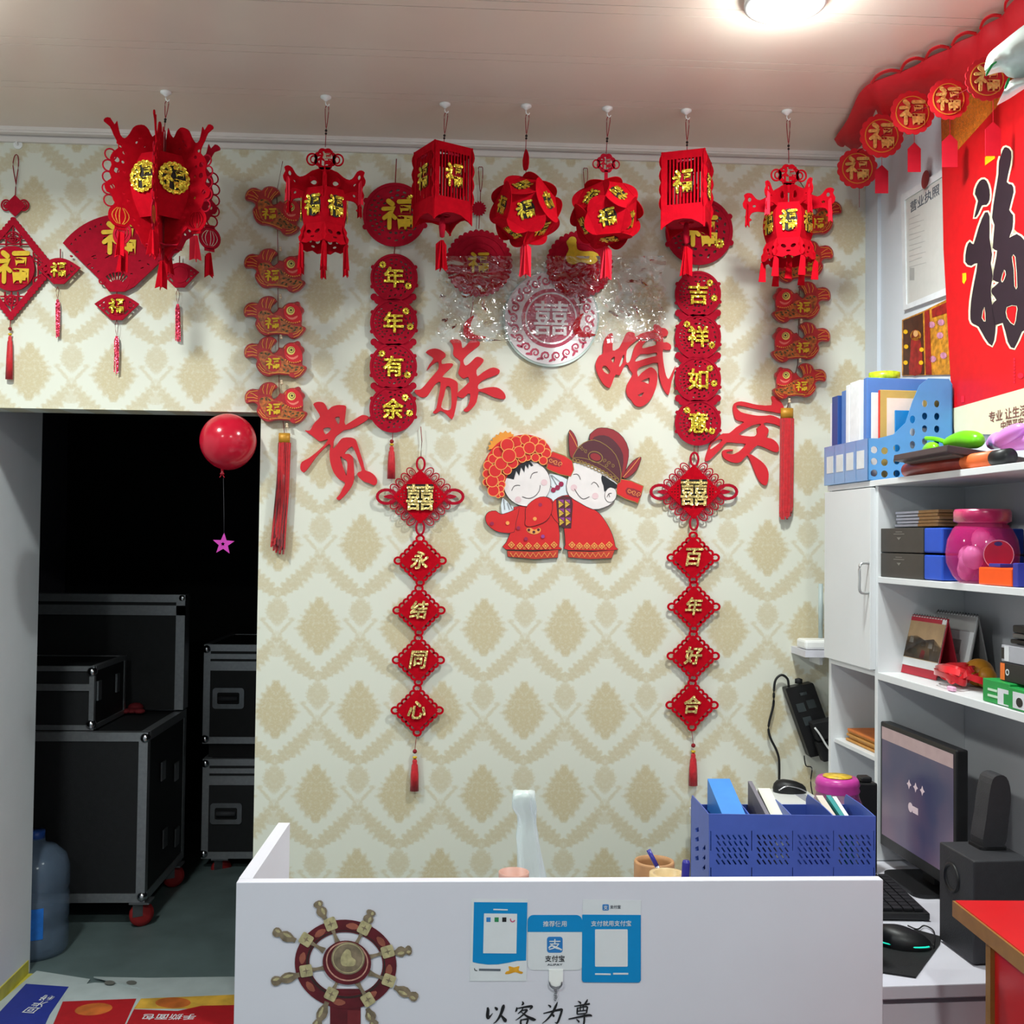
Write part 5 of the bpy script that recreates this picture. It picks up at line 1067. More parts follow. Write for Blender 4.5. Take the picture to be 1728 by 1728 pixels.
lb = BY+.60; lid = thing('case_lid', 'flight case lid stood upright on the back of the big case', 'case lid', (BX-.42, lb, zt+.008))
m = MB(); m.box(BX-.84, BX, lb-.06, lb+.02, zt+.008, zt+.52); m.obj('board', CASEB, lid)
for q in ((BX-.85, BX+.005, lb-.066, lb+.021, zt+.50, zt+.535), (BX-.85, BX+.005, lb-.066, lb-.05, zt+.44, zt+.485), (BX-.035, BX+.005, lb-.066, lb+.021, zt+.008, zt+.50), (BX-.85, BX-.815, lb-.066, lb+.021, zt+.008, zt+.50)):
    m = MB(); m.box(*q); m.obj('edge_strip', ALU, lid)
m = MB(); m.ball((BX-.01, lb-.05, zt+.52), .022, 12); m.obj('corner_ball', CHROME, lid)
# latches on the right side
for i, (yy, zz) in enumerate(((.2, .55), (.42, .5), (.25, .25), (.45, .2))):
    m = MB(); m.box(BX, BX+.006, BY+yy, BY+yy+.06, zz, zz+.08); m.obj('latch', STEEL, big)
sx = TP(171, 1160, BY+3.48); SX = sx.x
small = flight_case('small flight case lying on top of the big wheeled case', SX-.52, SX, BY+.03, BY+.45, zt+.004, zt+.265, 0, .02, False)
m = MB(); m.box(SX-.52, SX, BY+.027, BY+.04, zt+.165, zt+.192); m.obj('lid_strip', ALU, small)
for yy in (.06, .3):
    m = MB(); m.box(SX, SX+.008, BY+yy, BY+yy+.04, zt+.12, zt+.2); m.obj('latch', STEEL, small)
# red bundle on the case
m = MB(); c = ZP(222, 1201, zt+.012)
for dx, dy, r, s in ((0, .06, .03, .7), (-.03, 0, .022, .55), (.035, .0, .022, .55)): m.ball(c+V((dx, dy, r*s-.010)), r, 12, 0, (1.2, 1, s))
m.ball(c+V((0, .03, .0)), .04, 12, 0, (1.3, 1, .3))
tag(m.obj('red_bundle', mat('dark_red_cloth', (120, 26, 34), rough=.8), None, c-V((0, 0, .012))), 'small dark red bundle lying on the big case', 'bundle')
# stacked pair at the right
q = ZP(365, 1468, 0); QX, QY = TP(350, 1300, q.y+3.46).x, q.y
sc_ = 1800/(QY+3.46)
z_of = lambda py: 1.6-(py-903)/sc_
flight_case('lower flight case of the pair by the door jamb, on castors', QX, QX+.8, QY, QY+.6, z_of(1436), z_of(1272), .075, .032, True, (QX+.115, z_of(1362)))
upper = flight_case('upper flight case of the pair by the door jamb', QX-.005, QX+.8, QY+.003, QY+.6, z_of(1247), z_of(1083), .075, .032, False, (QX+.115, z_of(1172)))
m = MB(); m.box(QX+.02, QX+.78, QY+.03, QY+.58, z_of(1271), z_of(1247)+.004); m.obj('base_tray', BLKM, upper)
# water bottle
JUG = mat('blue_bottle_plastic', (120, 140, 165), rough=.15, var=.1, vs=12, spec=.5, alpha=.45)
jp = ZP(56, 1606, 0); t = thing('water_bottle', 'large translucent water cooler bottle standing by the passage wall', 'bottle', jp)
R_ = .125; m = MB(); m.lathe([(0, .003), (R_*.9, 0), (R_, .02), (R_, .10), (R_*.95, .115), (R_, .13), (R_, .22), (R_*.95, .235), (R_, .25), (R_, .32), (R_*.9, .365), (R_*.6, .40), (.035, .415), (.03, .46), (0, .46)], jp, 36); m.obj('bottle', JUG, t)
m = MB(); m.lathe([(R_+.002, .085), (R_+.002, .20)], jp, 14, None, 0, True, -1.80, -.95); m.obj('label', mat('blue_label', (30, 110, 200), rough=.4, var=.2, vs=25), t)
m = MB(); m.lathe([(0, .462), (.033, .462), (.033, .43), (.031, .43)], jp, 20); m.obj('cap', mat('blue_cap', (40, 80, 160), rough=.4), t)
# cardboard printed boards on the floor
def fpoly(m, pts, z, th, mi=0): m.flat(pts, lambda x, y: ZP(x, y, z), (0, 0, -th), mi)
CBW = mat('grey_white_card', (176, 186, 186), rough=.7, var=.08, vs=10); CBB = mat('blue_card_print', (36, 50, 140), rough=.6, var=.06); CBR = mat('red_card_print', (170, 22, 30), rough=.6, var=.08)
CBY = mat('yellow_bread_print', (206, 160, 60), rough=.6, var=.3, vs=14); CBO = mat('brown_bread_print', (196, 104, 44), rough=.6, var=.3, vs=16); CBT = mat('white_card_print', (220, 222, 226), rough=.6)
def board(label, outline, prints, z, glyphs=()):
    c = ZP(sum(p[0] for p in outline)/len(outline), sum(p[1] for p in outline)/len(outline), 0)
    t = thing('cardboard_sheet', label, 'cardboard', c, 'flattened printed cartons on the floor')
    m = MB(); fpoly(m, outline, z, .004); m.obj('sheet', CBW, t)
    for i, (nm, pts, mt) in enumerate(prints): m = MB(); fpoly(m, pts, z+.0006+.0003*i, .0005); m.obj(nm, mt, t)
    for s, cx, cy, dx, dy, hpx, mt in glyphs:
        c = ZP(cx, cy, z+.002); ux = (ZP(cx+dx, cy+dy, z+.002)-c).normalized(); uy = V((0, 0, 1)).cross(ux); m = MB(); m.glyph(s, c, ux, uy, hpx, .0005, bold=.006); m.obj('printed_words', mt, t)
    return t
board('flattened carton with blue panel beside the yellow tape', [(62, 1638), (152, 1652), (140, 1668), (70, 1760), (-60, 1760), (0, 1690)], [('blue_print', [(44, 1660), (116, 1665), (84, 1712), (62, 1760), (-50, 1760)], CBB)], .005, [('回头客', 66, 1694, 34, -26, .045, CBT)])
board('flattened carton with red panel and bread picture, middle of three', [(117, 1664), (160, 1658), (238, 1662), (234, 1690), (205, 1770), (70, 1770)], [('red_print', [(106, 1690), (232, 1685), (205, 1770), (72, 1770)], CBR), ('bread_picture', ell(158, 1703, 32, 10, -.1, 20), CBO)], .009)
board('flattened carton with yellow band and red panel, nearest the desk', [(158, 1648), (250, 1650), (395, 1648), (500, 1650), (500, 1775), (190, 1775), (238, 1668)], [('yellow_print', [(238, 1685), (500, 1674), (500, 1702), (226, 1702)], CBY), ('bread_picture', ell(292, 1692, 30, 9, 0, 20), CBO), ('red_print', [(226, 1703), (300, 1706), (340, 1697), (500, 1694), (500, 1775), (190, 1775)], CBR), ('stamp', ell(185, 1658, 9, 3.6, 0, 12), mat('faint_print', (110, 110, 104))), ('stamp', ell(222, 1658, 9, 3.6, 0, 12), MATS['faint_print'] if 'faint_print' in MATS else CBW)], .013, [('手撕面包', 285, 1716, -40, 0, .042, CBT)])
# ================================================================= reception desk
DT = 1.0; DY = ZP(900, 1487, DT).y; DFR = -DY                     # front face of the panel, metres from the wall
DXL = ZP(398, 1490, DT).x; DXR = ZP(1496, 1489, DT).x
DZ = .75
desk = thing('reception_desk', 'white reception desk with a wide blank front panel and side wing', 'desk', (0.5*(DXL+DXR), DY, 0))
mb = MB(); mb.bev((DXL, DY, 0), (DXR-DXL, 0, 0), (0, .022, 0), (0, 0, DT), .0015); mb.obj('front_panel', WHT, desk)
wb = ZP(467, 1393, DT); wv = wb-V((DXL, DY, DT)); wv.z = 0; wn = V((-wv.y, wv.x, 0)).normalized()
mb = MB(); mb.para(V((DXL, DY+.022, 0)), wv, wn*-.024, (0, 0, DT)); mb.obj('side_wing', WHT, desk)
mb = MB(); mb.box(DXL+.05, DXR-.03, DY+.022, DY+.60, DZ-.025, DZ); mb.obj('worktop', WHT, desk)
mb = MB(); mb.box(DXR-.06, DXR-.04, DY+.03, DY+.58, 0, DZ-.025); mb.obj('end_panel', WHT, desk)
def DW(loops, lay, mb, th=.0006, mi=0): mb.flat(loops, lambda x, y: WP(x, y, DFR+.0006+lay*.0005), (0, th, 0), mi)
# ---- ship's wheel decal
t = thing('ship_wheel_decal', "printed ship's wheel decal on the front of the desk", 'decal', WP(588, 1620, DFR))
def SW(*q): return tr(q, 400, 1450, 4.937)
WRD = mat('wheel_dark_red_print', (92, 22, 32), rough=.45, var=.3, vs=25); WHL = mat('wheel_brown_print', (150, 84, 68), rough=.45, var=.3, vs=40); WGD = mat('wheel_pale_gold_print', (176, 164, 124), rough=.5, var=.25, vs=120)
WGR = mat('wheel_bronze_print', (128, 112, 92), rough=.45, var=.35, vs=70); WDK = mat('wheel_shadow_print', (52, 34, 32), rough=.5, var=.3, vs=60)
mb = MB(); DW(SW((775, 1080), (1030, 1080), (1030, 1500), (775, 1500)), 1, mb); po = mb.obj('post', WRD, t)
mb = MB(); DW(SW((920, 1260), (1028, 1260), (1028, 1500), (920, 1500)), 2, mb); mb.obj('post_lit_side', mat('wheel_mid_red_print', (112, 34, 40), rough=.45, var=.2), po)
c0 = SW((905, 875))[0]
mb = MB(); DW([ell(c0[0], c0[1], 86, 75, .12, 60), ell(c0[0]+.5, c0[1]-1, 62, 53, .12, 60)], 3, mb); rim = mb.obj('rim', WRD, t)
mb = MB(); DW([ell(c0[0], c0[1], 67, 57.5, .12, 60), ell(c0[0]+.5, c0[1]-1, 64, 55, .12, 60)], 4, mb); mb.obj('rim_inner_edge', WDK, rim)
for i in range(8):
    a = 2*PI*(i+.05)/8+.12; mb = MB(); pts = [(c0[0]+74*math.cos(a+s*.03), c0[1]+65*math.sin(a+s*.03)) for s in (-5, -2.5, 0, 2.5, 5)]; DW(stroke(pts, [3, 9, 11, 9, 3]), 4, mb); mb.obj('rim_sheen', WHL, rim)
hd = [((665, 350), (730, 490), (780, 540)), ((1125, 425), (1075, 545), (1060, 575)), ((1455, 755), (1310, 780), (1255, 770)), ((1505, 1160), (1320, 1070), (1265, 1010)), ((1150, 1400), (1090, 1250), (1090, 1170)), ((650, 1420), (745, 1200), (785, 1125)), ((285, 1025), (510, 965), (575, 930)), ((300, 595), (480, 675), (575, 670))]
for tip, base, cap in hd:
    T, B, C = SW(tip)[0], SW(base)[0], SW(cap)[0]; mb = MB(); L = lambda f: (T[0]+(B[0]-T[0])*f, T[1]+(B[1]-T[1])*f)
    DW(stroke([L(f) for f in (0, .06, .18, .30, .36, .42, .55, .72, .86, .94, 1.05)], [6, 14, 17, 13, 9, 13, 18, 17, 11, 8, 8]), 5, mb); h = mb.obj('handle', WGR, t)
    dx, dy = (B[1]-T[1]), -(B[0]-T[0]); l = math.hypot(dx, dy); dx, dy = dx/l*2.5, dy/l*2.5
    mb = MB(); DW(stroke([(L(f)[0]+dx, L(f)[1]+dy) for f in (.08, .2, .3)], [2, 5, 2]), 6, mb); DW(stroke([(L(f)[0]+dx, L(f)[1]+dy) for f in (.45, .62, .82)], [2, 5.5, 2]), 6, mb); mb.obj('handle_sheen', WGD, h, kind='stuff')
    D = ((c0[0]-C[0]), (c0[1]-C[1])); dl = math.hypot(*D); D = (D[0]/dl, D[1]/dl); a = math.atan2(D[1], D[0])
    mb = MB(); DW(stroke([(C[0]+D[0]*f, C[1]+D[1]*f) for f in (8, 18, 26, 36)], [8, 5, 6, 11]), 5, mb); mb.obj('inner_spoke', WGR, t)
    mb = MB(); DW(rot2(rrect(C[0]-10.5, C[1]-10, C[0]+10.5, C[1]+10, 3), a, C[0], C[1]), 7, mb); cp = mb.obj('cap_plate', WGD, t)
    mb = MB(); DW(rot2(star(C[0], C[1], 6, 1.6, 4), a, C[0], C[1]), 8, mb); mb.obj('cap_mark', WGR, cp)
c1 = SW((915, 862))[0]
mb = MB(); DW(ell(c1[0], c1[1], 41, 37, .2, 48), 8, mb); hub = mb.obj('hub', WRD, t)
mb = MB(); DW([ell(c1[0]+.4, c1[1]-2, 36, 33, .3, 48), ell(c1[0]+.4, c1[1]-2, 33.8, 30.8, .3, 48)], 9, mb); mb.obj('hub_bead_ring', mat('wheel_pink_print', (190, 140, 124), rough=.5, var=.3, vs=160), hub)
c2 = SW((925, 825))[0]
mb = MB(); DW(ell(c2[0], c2[1], 28.5, 27.5, 0, 40), 10, mb); md = mb.obj('hub_medal', WGR, hub)
mb = MB(); DW([ell(c2[0], c2[1], 26.5, 25.5, 0, 40), ell(c2[0], c2[1], 25, 24, 0, 40)], 11, mb); DW(smooth([(c2[0]-10, c2[1]+12), (c2[0]-12, c2[1]-2), (c2[0]-3, c2[1]-15), (c2[0]+4, c2[1]-12), (c2[0]+6, c2[1]-2), (c2[0]+13, c2[1]+4), (c2[0]+9, c2[1]+13)], 3), 11, mb); mb.obj('medal_relief', WGD, md, kind='stuff')
# ---- brush lettering on the desk
t = thing('desk_lettering', 'black brush lettering 以客为尊 on the front of the desk', 'lettering', WP(910, 1720, DFR))
def LT(*q): return tr(q, 770, 1490, 5.082)
BR = {'以': [((268,1068,14),(272,1090,24),(268,1140,28),(276,1160,18),(312,1118,4)), ((330,1066,8),(346,1082,26),(340,1092,6)), ((408,1044,10),(402,1066,28),(380,1130,22),(345,1185,12),(318,1205,3)), ((378,1128,8),(400,1155,22),(420,1180,32),(430,1190,8))],
 '客': [((566,1016,4),(574,1034,18),(560,1050,5)), ((520,1068,10),(516,1090,16),(506,1106,4)), ((516,1078,6),(580,1066,14),(640,1058,20),(648,1066,16),(628,1086,4)), ((572,1074,6),(560,1096,14),(528,1122,4)), ((556,1096,6),(606,1088,14),(590,1112,14),(550,1150,10),(508,1178,3)), ((556,1106,5),(610,1146,18),(660,1170,26),(684,1172,5)), ((556,1172,12),(552,1200,16),(560,1230,12)), ((552,1176,8),(612,1168,14),(606,1200,16),(598,1230,8)), ((560,1226,9),(600,1222,9))],
 '为': [((788,1046,6),(806,1060,18),(804,1070,5)), ((746,1120,6),(820,1102,14),(896,1086,20),(904,1096,18),(888,1150,18),(866,1200,16),(846,1196,4)), ((868,1022,4),(852,1060,20),(822,1120,18),(780,1170,12),(736,1206,3)), ((814,1124,5),(834,1138,20),(832,1150,5))],
 '尊': [((1044,1014,5),(1064,1028,16),(1064,1040,5)), ((1126,998,5),(1116,1020,16),(1096,1040,4)), ((1012,1058,6),(1076,1048,12),(1146,1036,14)), ((1040,1068,12),(1038,1096,14),(1036,1126,10)), ((1038,1074,6),(1118,1060,12),(1120,1090,14),(1116,1118,10)), ((1066,1054,8),(1062,1096,9)), ((1090,1050,8),(1090,1094,9)), ((1042,1100,8),(1112,1092,8)), ((1036,1126,8),(1114,1118,10)), ((962,1168,8),(1060,1148,14),(1140,1134,18),(1164,1142,8)), ((1098,1128,10),(1098,1180,16),(1090,1220,12),(1070,1214,3)), ((1030,1170,5),(1050,1188,16),(1048,1198,5))]}
for ch, st in BR.items():
    mb = MB()
    for i, p in enumerate(st):
        q = osm(p, 4); DW(stroke([LT((u[0], u[1]))[0] for u in q], [u[2]/5.082 for u in q]), 1+.2*i, mb)
    mb.obj('character', INK, t)
# ---- three payment stickers (their codes left blank)
def ST(*q): return tr(q, 770, 1490, 5.082)
SBL = mat('sticker_blue', (0, 132, 196), rough=.35, var=.03); SWH = mat('sticker_white', (216, 218, 222), rough=.35, var=.02); SGY = mat('sticker_grey_text', (90, 96, 106), rough=.5); SGO = mat('sticker_gold', (224, 160, 40), rough=.4, var=.15, vs=60)
SGR = mat('icon_green', (40, 130, 80), rough=.4); SPI = mat('icon_pink', (190, 80, 120), rough=.4); SIB = mat('icon_blue', (40, 120, 190), rough=.4)
def sg(par, s, x, y, hp, mt, lay, name='words', **k):
    X_, Y_ = ST((x, y))[0]; mb = MB(); mb.wglyph(s, X_, Y_, hp/5.082, DFR+.0006+lay*.0005, .0004, bold=.006, **k); return mb.obj(name, mt, par)
def sp(par, name, pts, mt, lay, raw=False): mb = MB(); DW(pts if raw else ST(*pts), lay, mb); return mb.obj(name, mt, par)
t = thing('payment_sticker', 'blue and white sticker with four small icons and gold ingot, left of three', 'sticker', WP(842, 1620, DFR), 'payment stickers on the desk')
sp(t, 'sheet', ((130,135),(612,140),(602,842),(115,842)), SWH, 1)
b = sp(t, 'blue_field', ((152,165),(610,168),(598,665),(520,668),(440,685),(360,698),(270,700),(190,690),(140,678)), SBL, 2)
w = sp(t, 'white_window', ((238,262),(522,265),(515,605),(230,603)), SWH, 3)
for x, mt in ((276, SIB), (346, SGR), (412, INK)): sp(w, 'icon', ((x-18,296),(x+18,296),(x+17,334),(x-18,334)), mt, 4)
mb = MB(); X_, Y_ = ST((483, 315))[0]; DW(arcb(X_, Y_, 2.6, 4.6, .2, 3.6, 10), 4, mb); mb.obj('icon', SPI, w)
sp(t, 'small_print', ((195,735),(380,738),(379,756),(194,753)), SGY, 2); sp(t, 'small_print', ((318,222),(442,226),(441,236),(317,233)), SWH, 3)
X_, Y_ = ST((495, 745))[0]; sp(t, 'gold_ingot', smooth([(X_-9, Y_-6), (X_, Y_-4), (X_+9, Y_-6), (X_+8, Y_+1), (X_+15, Y_+4), (X_+12, Y_+7), (X_+2, Y_+4), (X_-8, Y_+7), (X_-15, Y_+7), (X_-13, Y_+3), (X_-8, Y_+1)], 3), SGO, 2, True)
mb = MB(); X_, Y_ = ST((168, 742))[0]; DW(stroke(osm([(X_-2.4, Y_-2), (X_-1.4, Y_+1.4), (X_+2.4, Y_+2)], 3), 1.2), 2, mb); mb.obj('handset_mark', INK, t)
t = thing('payment_sticker', 'rounded sticker with blue header and large blue square logo, middle of three', 'sticker', WP(937, 1600, DFR), 'payment stickers on the desk')
def rr2(x0, y0, x1, y1, r): a, b = ST((x0, y0))[0], ST((x1, y1))[0]; return rrect(a[0], a[1], b[0], b[1], r/5.082)
sp(t, 'sheet', rr2(612, 275, 1085, 748, 50), SWH, 1, True)
h = ST((612, 275))[0]; g = ST((1080, 420))[0]
o = [(h[0], g[1]), (h[0], h[1]+10)]+[(h[0]+10-10*math.cos(a*PI/12), h[1]+10-10*math.sin(a*PI/12)) for a in range(7)]+[(g[0]-10+10*math.sin(a*PI/12), h[1]+10-10*math.cos(a*PI/12)) for a in range(7)]+[(g[0], g[1])]
b = sp(t, 'blue_header', o, SBL, 2, True); sg(b, '推荐使用', 845, 350, 50, SWH, 3)
ic = sp(t, 'logo_square', rr2(778, 462, 912, 598, 22), SIB, 2, True); sg(ic, '支', 845, 527, 92, SWH, 3, 'logo_mark', sx=1.15); sp(ic, 'logo_swoosh', stroke(osm(ST((792,560),(815,540),(860,552),(905,575)), 4), [1, 2.4, 2.4, 2.4, 2.4, 2.4, 2.4, 2.4, 2.4, 2.4, 2.4, 2.4, 2.8]), SWH, 3, True)
sg(t, '支付宝', 845, 648, 55, INK, 2); sg(t, 'ALIPAY', 845, 700, 17, SGY, 2, sx=1.7)
t = thing('payment_sticker', 'tall blue sticker with white header and slogan, right of three', 'sticker', WP(1032, 1620, DFR), 'payment stickers on the desk')
sp(t, 'sheet', ((1085,140),(1585,150),(1583,280),(1082,280)), SWH, 1)
b = sp(t, 'blue_field', ((1080,272),(1583,275),(1583,835),(1572,850),(1560,855),(1095,852),(1082,845),(1076,830)), SBL, 2)
i2 = sp(t, 'logo_square', rr2(1254, 184, 1308, 236, 8), SIB, 2, True); sg(i2, '支', 1281, 210, 36, SWH, 3, 'logo_mark'); sg(t, '支付宝', 1364, 205, 30, SGY, 2)
sg(b, '支付就用支付宝', 1328, 347, 48, SWH, 3); sp(b, 'white_window', rr2(1190, 398, 1470, 718, 8), SWH, 3, True)
sp(b, 'small_print', ((1190,775),(1325,777),(1325,790),(1190,788)), SWH, 3); sp(b, 'small_print', ((1345,772),(1475,772),(1475,786),(1345,786)), SWH, 3)
# ---- stick-on hook with a ring and chain
t = thing('adhesive_hook', 'white stick-on hook with wire ring below the middle sticker', 'hook', WP(938, 1650, DFR))
mb = MB(); DW(ST((795,745),(915,745),(915,840),(890,880),(855,892),(820,880),(795,840)), 6, mb, .004); mb.obj('pad', WPLA, t)
mb = MB(); mb.tube([WP(x, y, DFR+.006) for x, y in osm(ST((800,850),(805,880),(835,905),(870,905),(900,880),(905,850)), 4)], .0012, 6); mb.obj('wire', STEEL, t)
for i in range(5): mb = MB(); x, y = ST((852+(4 if i % 2 else -4), 918+i*20))[0]; a = .8 if i % 2 else -.6; mb.tube([WP(x+2.2*math.cos(q*PI/5+a)*(.6), y+2.6*math.sin(q*PI/5+a), DFR+.004) for q in range(11)], .0007, 5); mb.obj('chain_link', STEEL, t)

# ================================================================= things behind the panel
BLU = mat('blue_organiser_plastic', (68, 92, 176), rough=.38, var=.04); BLU2 = mat('light_blue_folder', (58, 130, 206), rough=.4, var=.05)
OD = 3.46-2.16; ox0, ox1 = WP(1197, 1430, OD), WP(1477, 1430, OD); OX0, OX1 = ox0.x, ox1.x; OT = WP(1330, 1376, OD).z; OY = -OD
t = thing('desk_organiser', 'blue slotted four-section desk organiser behind the desk panel', 'organiser', ((OX0+OX1)/2, OY, DZ))
slots = []
for g0 in (1208.5, 1277.5, 1346.5, 1415.5):
    for r in range(5):
        for c in range(6):
            x, y = g0+c*9.4+(r % 2)*2, 1409+r*10.5; slots.append(stroke([(x, y), (x+5.5, y+8)], 2.6))
for gx in (1199.5, 1268.5, 1337.5, 1406.5, 1474.5): slots.append(rect(gx-.7, 1402, gx+.7, 1436)); slots.append(rect(gx-.7, 1464, gx+.7, 1482))
lo = WP(1330, 1484, OD).z; a0 = [(1196, 1373.5), (1478, 1377.5), (1477, 1484), (1197, 1484)]
mb = MB(); mb.flat([a0]+slots, lambda x, y: WP(x, y, OD), (0, .003, 0)); mb.para((OX0, OY, DZ), (OX1-OX0, 0, 0), (0, .003, 0), (0, 0, lo-DZ+.002)); mb.obj('slotted_front', BLU, t)
dp = .17
for i, f in enumerate((0, .25, .5, .75, 1)):
    x = OX0+(OX1-OX0)*f-(.0015 if f else 0); zt_ = OT if f in (0, 1) else OT-.004
    z1 = OT+(.004 if i else .002); pr = [(0, DZ), (0, OT-.002), (.035 if i else .02, OT+.001), (.08, z1), (dp-.01, z1), (dp, z1-.012), (dp, DZ)]
    hs = [[(.03+.0*k, lo+.012+.02*k), (.05, lo+.002+.02*k), (.056, lo+.006+.02*k), (.034, lo+.02+.02*k)] for k in range(3)]+[[(.09, lo+.012+.02*k), (.12, lo+.002+.02*k), (.126, lo+.008+.02*k), (.096, lo+.02+.02*k)] for k in range(4)]
    mb = MB(); mb.flat([pr]+hs, lambda u, z: V((x, OY+.003+u, z)), (.002, 0, 0)); mb.obj('divider' if 0 < i < 4 else 'side_panel', BLU, t)
mb = MB(); mb.box(OX0, OX1, OY+dp, OY+dp+.003, DZ, OT-.02); mb.obj('back_panel', BLU, t)
mb = MB(); mb.box(OX0+.003, OX1-.003, OY+.004, OY+dp, DZ, DZ+.003); mb.obj('base', BLU, t)
def slab(name, label, cat, px0, px1, pyt, y0, y1, mt, th=None, group='papers in the desk organiser', slope=0):
    x0, x1 = WP(px0, 1400, -(OY+y0)).x, WP(px1, 1400, -(OY+y0)).x; zt_ = WP(px0, pyt, -(OY+y1)).z
    mb = MB(); pr = [(y0, DZ+.004), (y0, zt_-slope), (y1, zt_), (y1, DZ+.004)]
    mb.flat(pr, lambda u, z: V((x0, OY+u, z)), (x1-x0, 0, 0)); o = mb.obj(name, mt, None, ((x0+x1)/2, OY+y0, DZ+.004)); return tag(o, label, cat, group)
GRYF = mat('grey_folder', (110, 106, 116), rough=.5, var=.05); CREAM = mat('cream_paper', (214, 214, 200), rough=.6, var=.03); TEAL = mat('teal_folder', (50, 140, 140), rough=.5); BEI = mat('beige_card', (204, 192, 180), rough=.6)
t2 = slab('file_box', 'light blue open magazine file, tallest in the desk organiser', 'file box', 1222, 1262, 1314, .012, .160, BLU2, slope=.05)
mb = MB(); o = V(t2.location)
slab('folder', 'grey folder with dark spine, in the second section of the desk organiser', 'folder', 1293, 1300, 1318, .02, .16, GRYF, slope=.04)
slab('folder', 'cream papers leaning beside the grey folder in the desk organiser', 'papers', 1309, 1331, 1330, .025, .16, CREAM, slope=.045)
slab('folder', 'beige card file in the last section of the desk organiser', 'folder', 1412, 1424, 1342, .02, .15, BEI, slope=.035)
slab('folder', 'teal edged folder in the last section of the desk organiser', 'folder', 1432, 1440, 1342, .02, .155, TEAL, slope=.035)
slab('folder', 'white papers at the end of the desk organiser', 'papers', 1443, 1450, 1344, .02, .155, WHTP, slope=.04)
# white bagged shape standing on the desk
BAGM = mat('translucent_white_bag', (216, 228, 226), rough=.35, trans=.25, var=.06, vs=12)
bt = 2.38; kb = bt/1800; cx0 = TP(893, 1480, bt); t = None
mb = MB(); prof = []; n = 28
zs = [(1334, 887, 5), (1337, 884, 17), (1346, 883, 20), (1360, 884, 20), (1375, 889, 15), (1390, 890, 15), (1410, 890, 18), (1440, 893, 20), (1480, 897, 23), (1560, 897, 30), (1640, 897, 36)]
vs = []
for i, (py, px, w) in enumerate(zs):
    c = TP(px, py, bt)
    if i == len(zs)-1: c.z = DZ+.002
    for k in range(n):
        a = 2*PI*k/n; r = w*kb*(1+.10*math.sin(5*a+i*.9)+.06*math.sin(9*a-i*.5)); vs.append(c+V((r*math.cos(a), r*.7*math.sin(a), .004*math.sin(3*a) if 0 < i < len(zs)-1 else 0)))
fs = [(i*n+k, i*n+(k+1) % n, (i+1)*n+(k+1) % n, (i+1)*n+k) for i in range(len(zs)-1) for k in range(n)]+[tuple(range(n))[::-1], tuple((len(zs)-1)*n+k for k in range(n))]
mb.add(vs, fs, 0, True); tag(mb.obj('wrapped_stand', BAGM, None, (cx0.x, cx0.y, DZ)), 'upright object wrapped in a white plastic bag behind the desk', 'bag')
# pink bowl, wooden pot, tape roll, pens
PNK = mat('dusty_pink_plastic', (196, 150, 136), rough=.45, var=.05)
pb = TP(868, 1476, 2.15); mb = MB(); r = 26*2.15/1800; mb.lathe([(0, DZ-pb.z+.002), (r*.6, DZ-pb.z), (r*.8, DZ-pb.z+.02), (r, -.006), (r*1.0, 0), (r*.94, 0), (r*.75, DZ-pb.z+.03), (0, DZ-pb.z+.02)], pb+V((0, .02, 0)), 28); tag(mb.obj('pink_pot', PNK, None, V((pb.x, pb.y+.02, DZ))), 'dusty pink pot just showing above the desk panel', 'pot')
WOOD = mat('brown_pot_wood', (176, 130, 88), rough=.55, var=.15, vs=30); wt = 2.18; kw = wt/1800; wp = TP(1104, 1452, wt)
t = thing('pen_pot', 'round brown wooden pot behind the desk, beside the pens', 'pot', V((wp.x, wp.y, DZ))); mb = MB(); r = 34*kw; h = DZ-wp.z
mb.lathe([(0, h+.003), (r*.97, h), (r, h+.01), (r, -.004), (r*.97, 0), (r*.86, 0), (r*.84, -.01), (r*.84, h+.015), (0, h+.012)], wp, 32); mb.obj('pot', WOOD, t)
TAN = mat('tan_tape', (206, 178, 132), rough=.35, var=.08); tp = TP(1126, 1473, 2.05); h = DZ-tp.z; r = 30*2.05/1800
mb = MB(); mb.lathe([(r*.72, h), (r, h), (r, 0), (r*.72, 0), (r*.72, h)], tp, 32)
tag(mb.obj('tape_roll', TAN, None, V((tp.x, tp.y, DZ))), 'tall roll of tan packing tape standing in front of the brown pot', 'tape roll')
PENB = mat('blue_pen_cap', (44, 40, 140), rough=.3); PENC = mat('clear_pen_barrel', (170, 176, 200), rough=.2, trans=.6)
def pen(label, p0, p1, r0, cap):
    a, b = V(p0), V(p1); t = thing('pen', label, 'pen', b); u = b-a
    mb = MB(); mb.tube([a, a+u*.12], r0*1.05, 10); mb.tube([a+u*cap, b], r0*1.2, 10); mb.obj('cap', PENB, t, kind='stuff')
    mb = MB(); mb.tube([a+u*.12, a+u*cap], r0, 10); mb.obj('barrel', PENC, t); mb = MB(); mb.tube([a+u*.05, b-u*.02], r0*.35, 6); mb.obj('refill', PENB, t); return t
q0, q1 = TP(1094, 1434, 2.10), TP(1118, 1480, 2.08); dirp = (q1-q0); q1 = q0+dirp*((DZ+.006-q0.z)/dirp.z)
pen('clear ballpoint with blue ends leaning in the tape roll', q0, q1, .0042, .22)
q0 = TP(1158, 1452, 2.0); mb = MB(); t = thing('marker', 'thick blue marker standing beside the desk organiser', 'marker', V((q0.x-.012, q0.y, DZ)))
b0 = V((q0.x-.012, q0.y, DZ+.001)); u = b0-q0
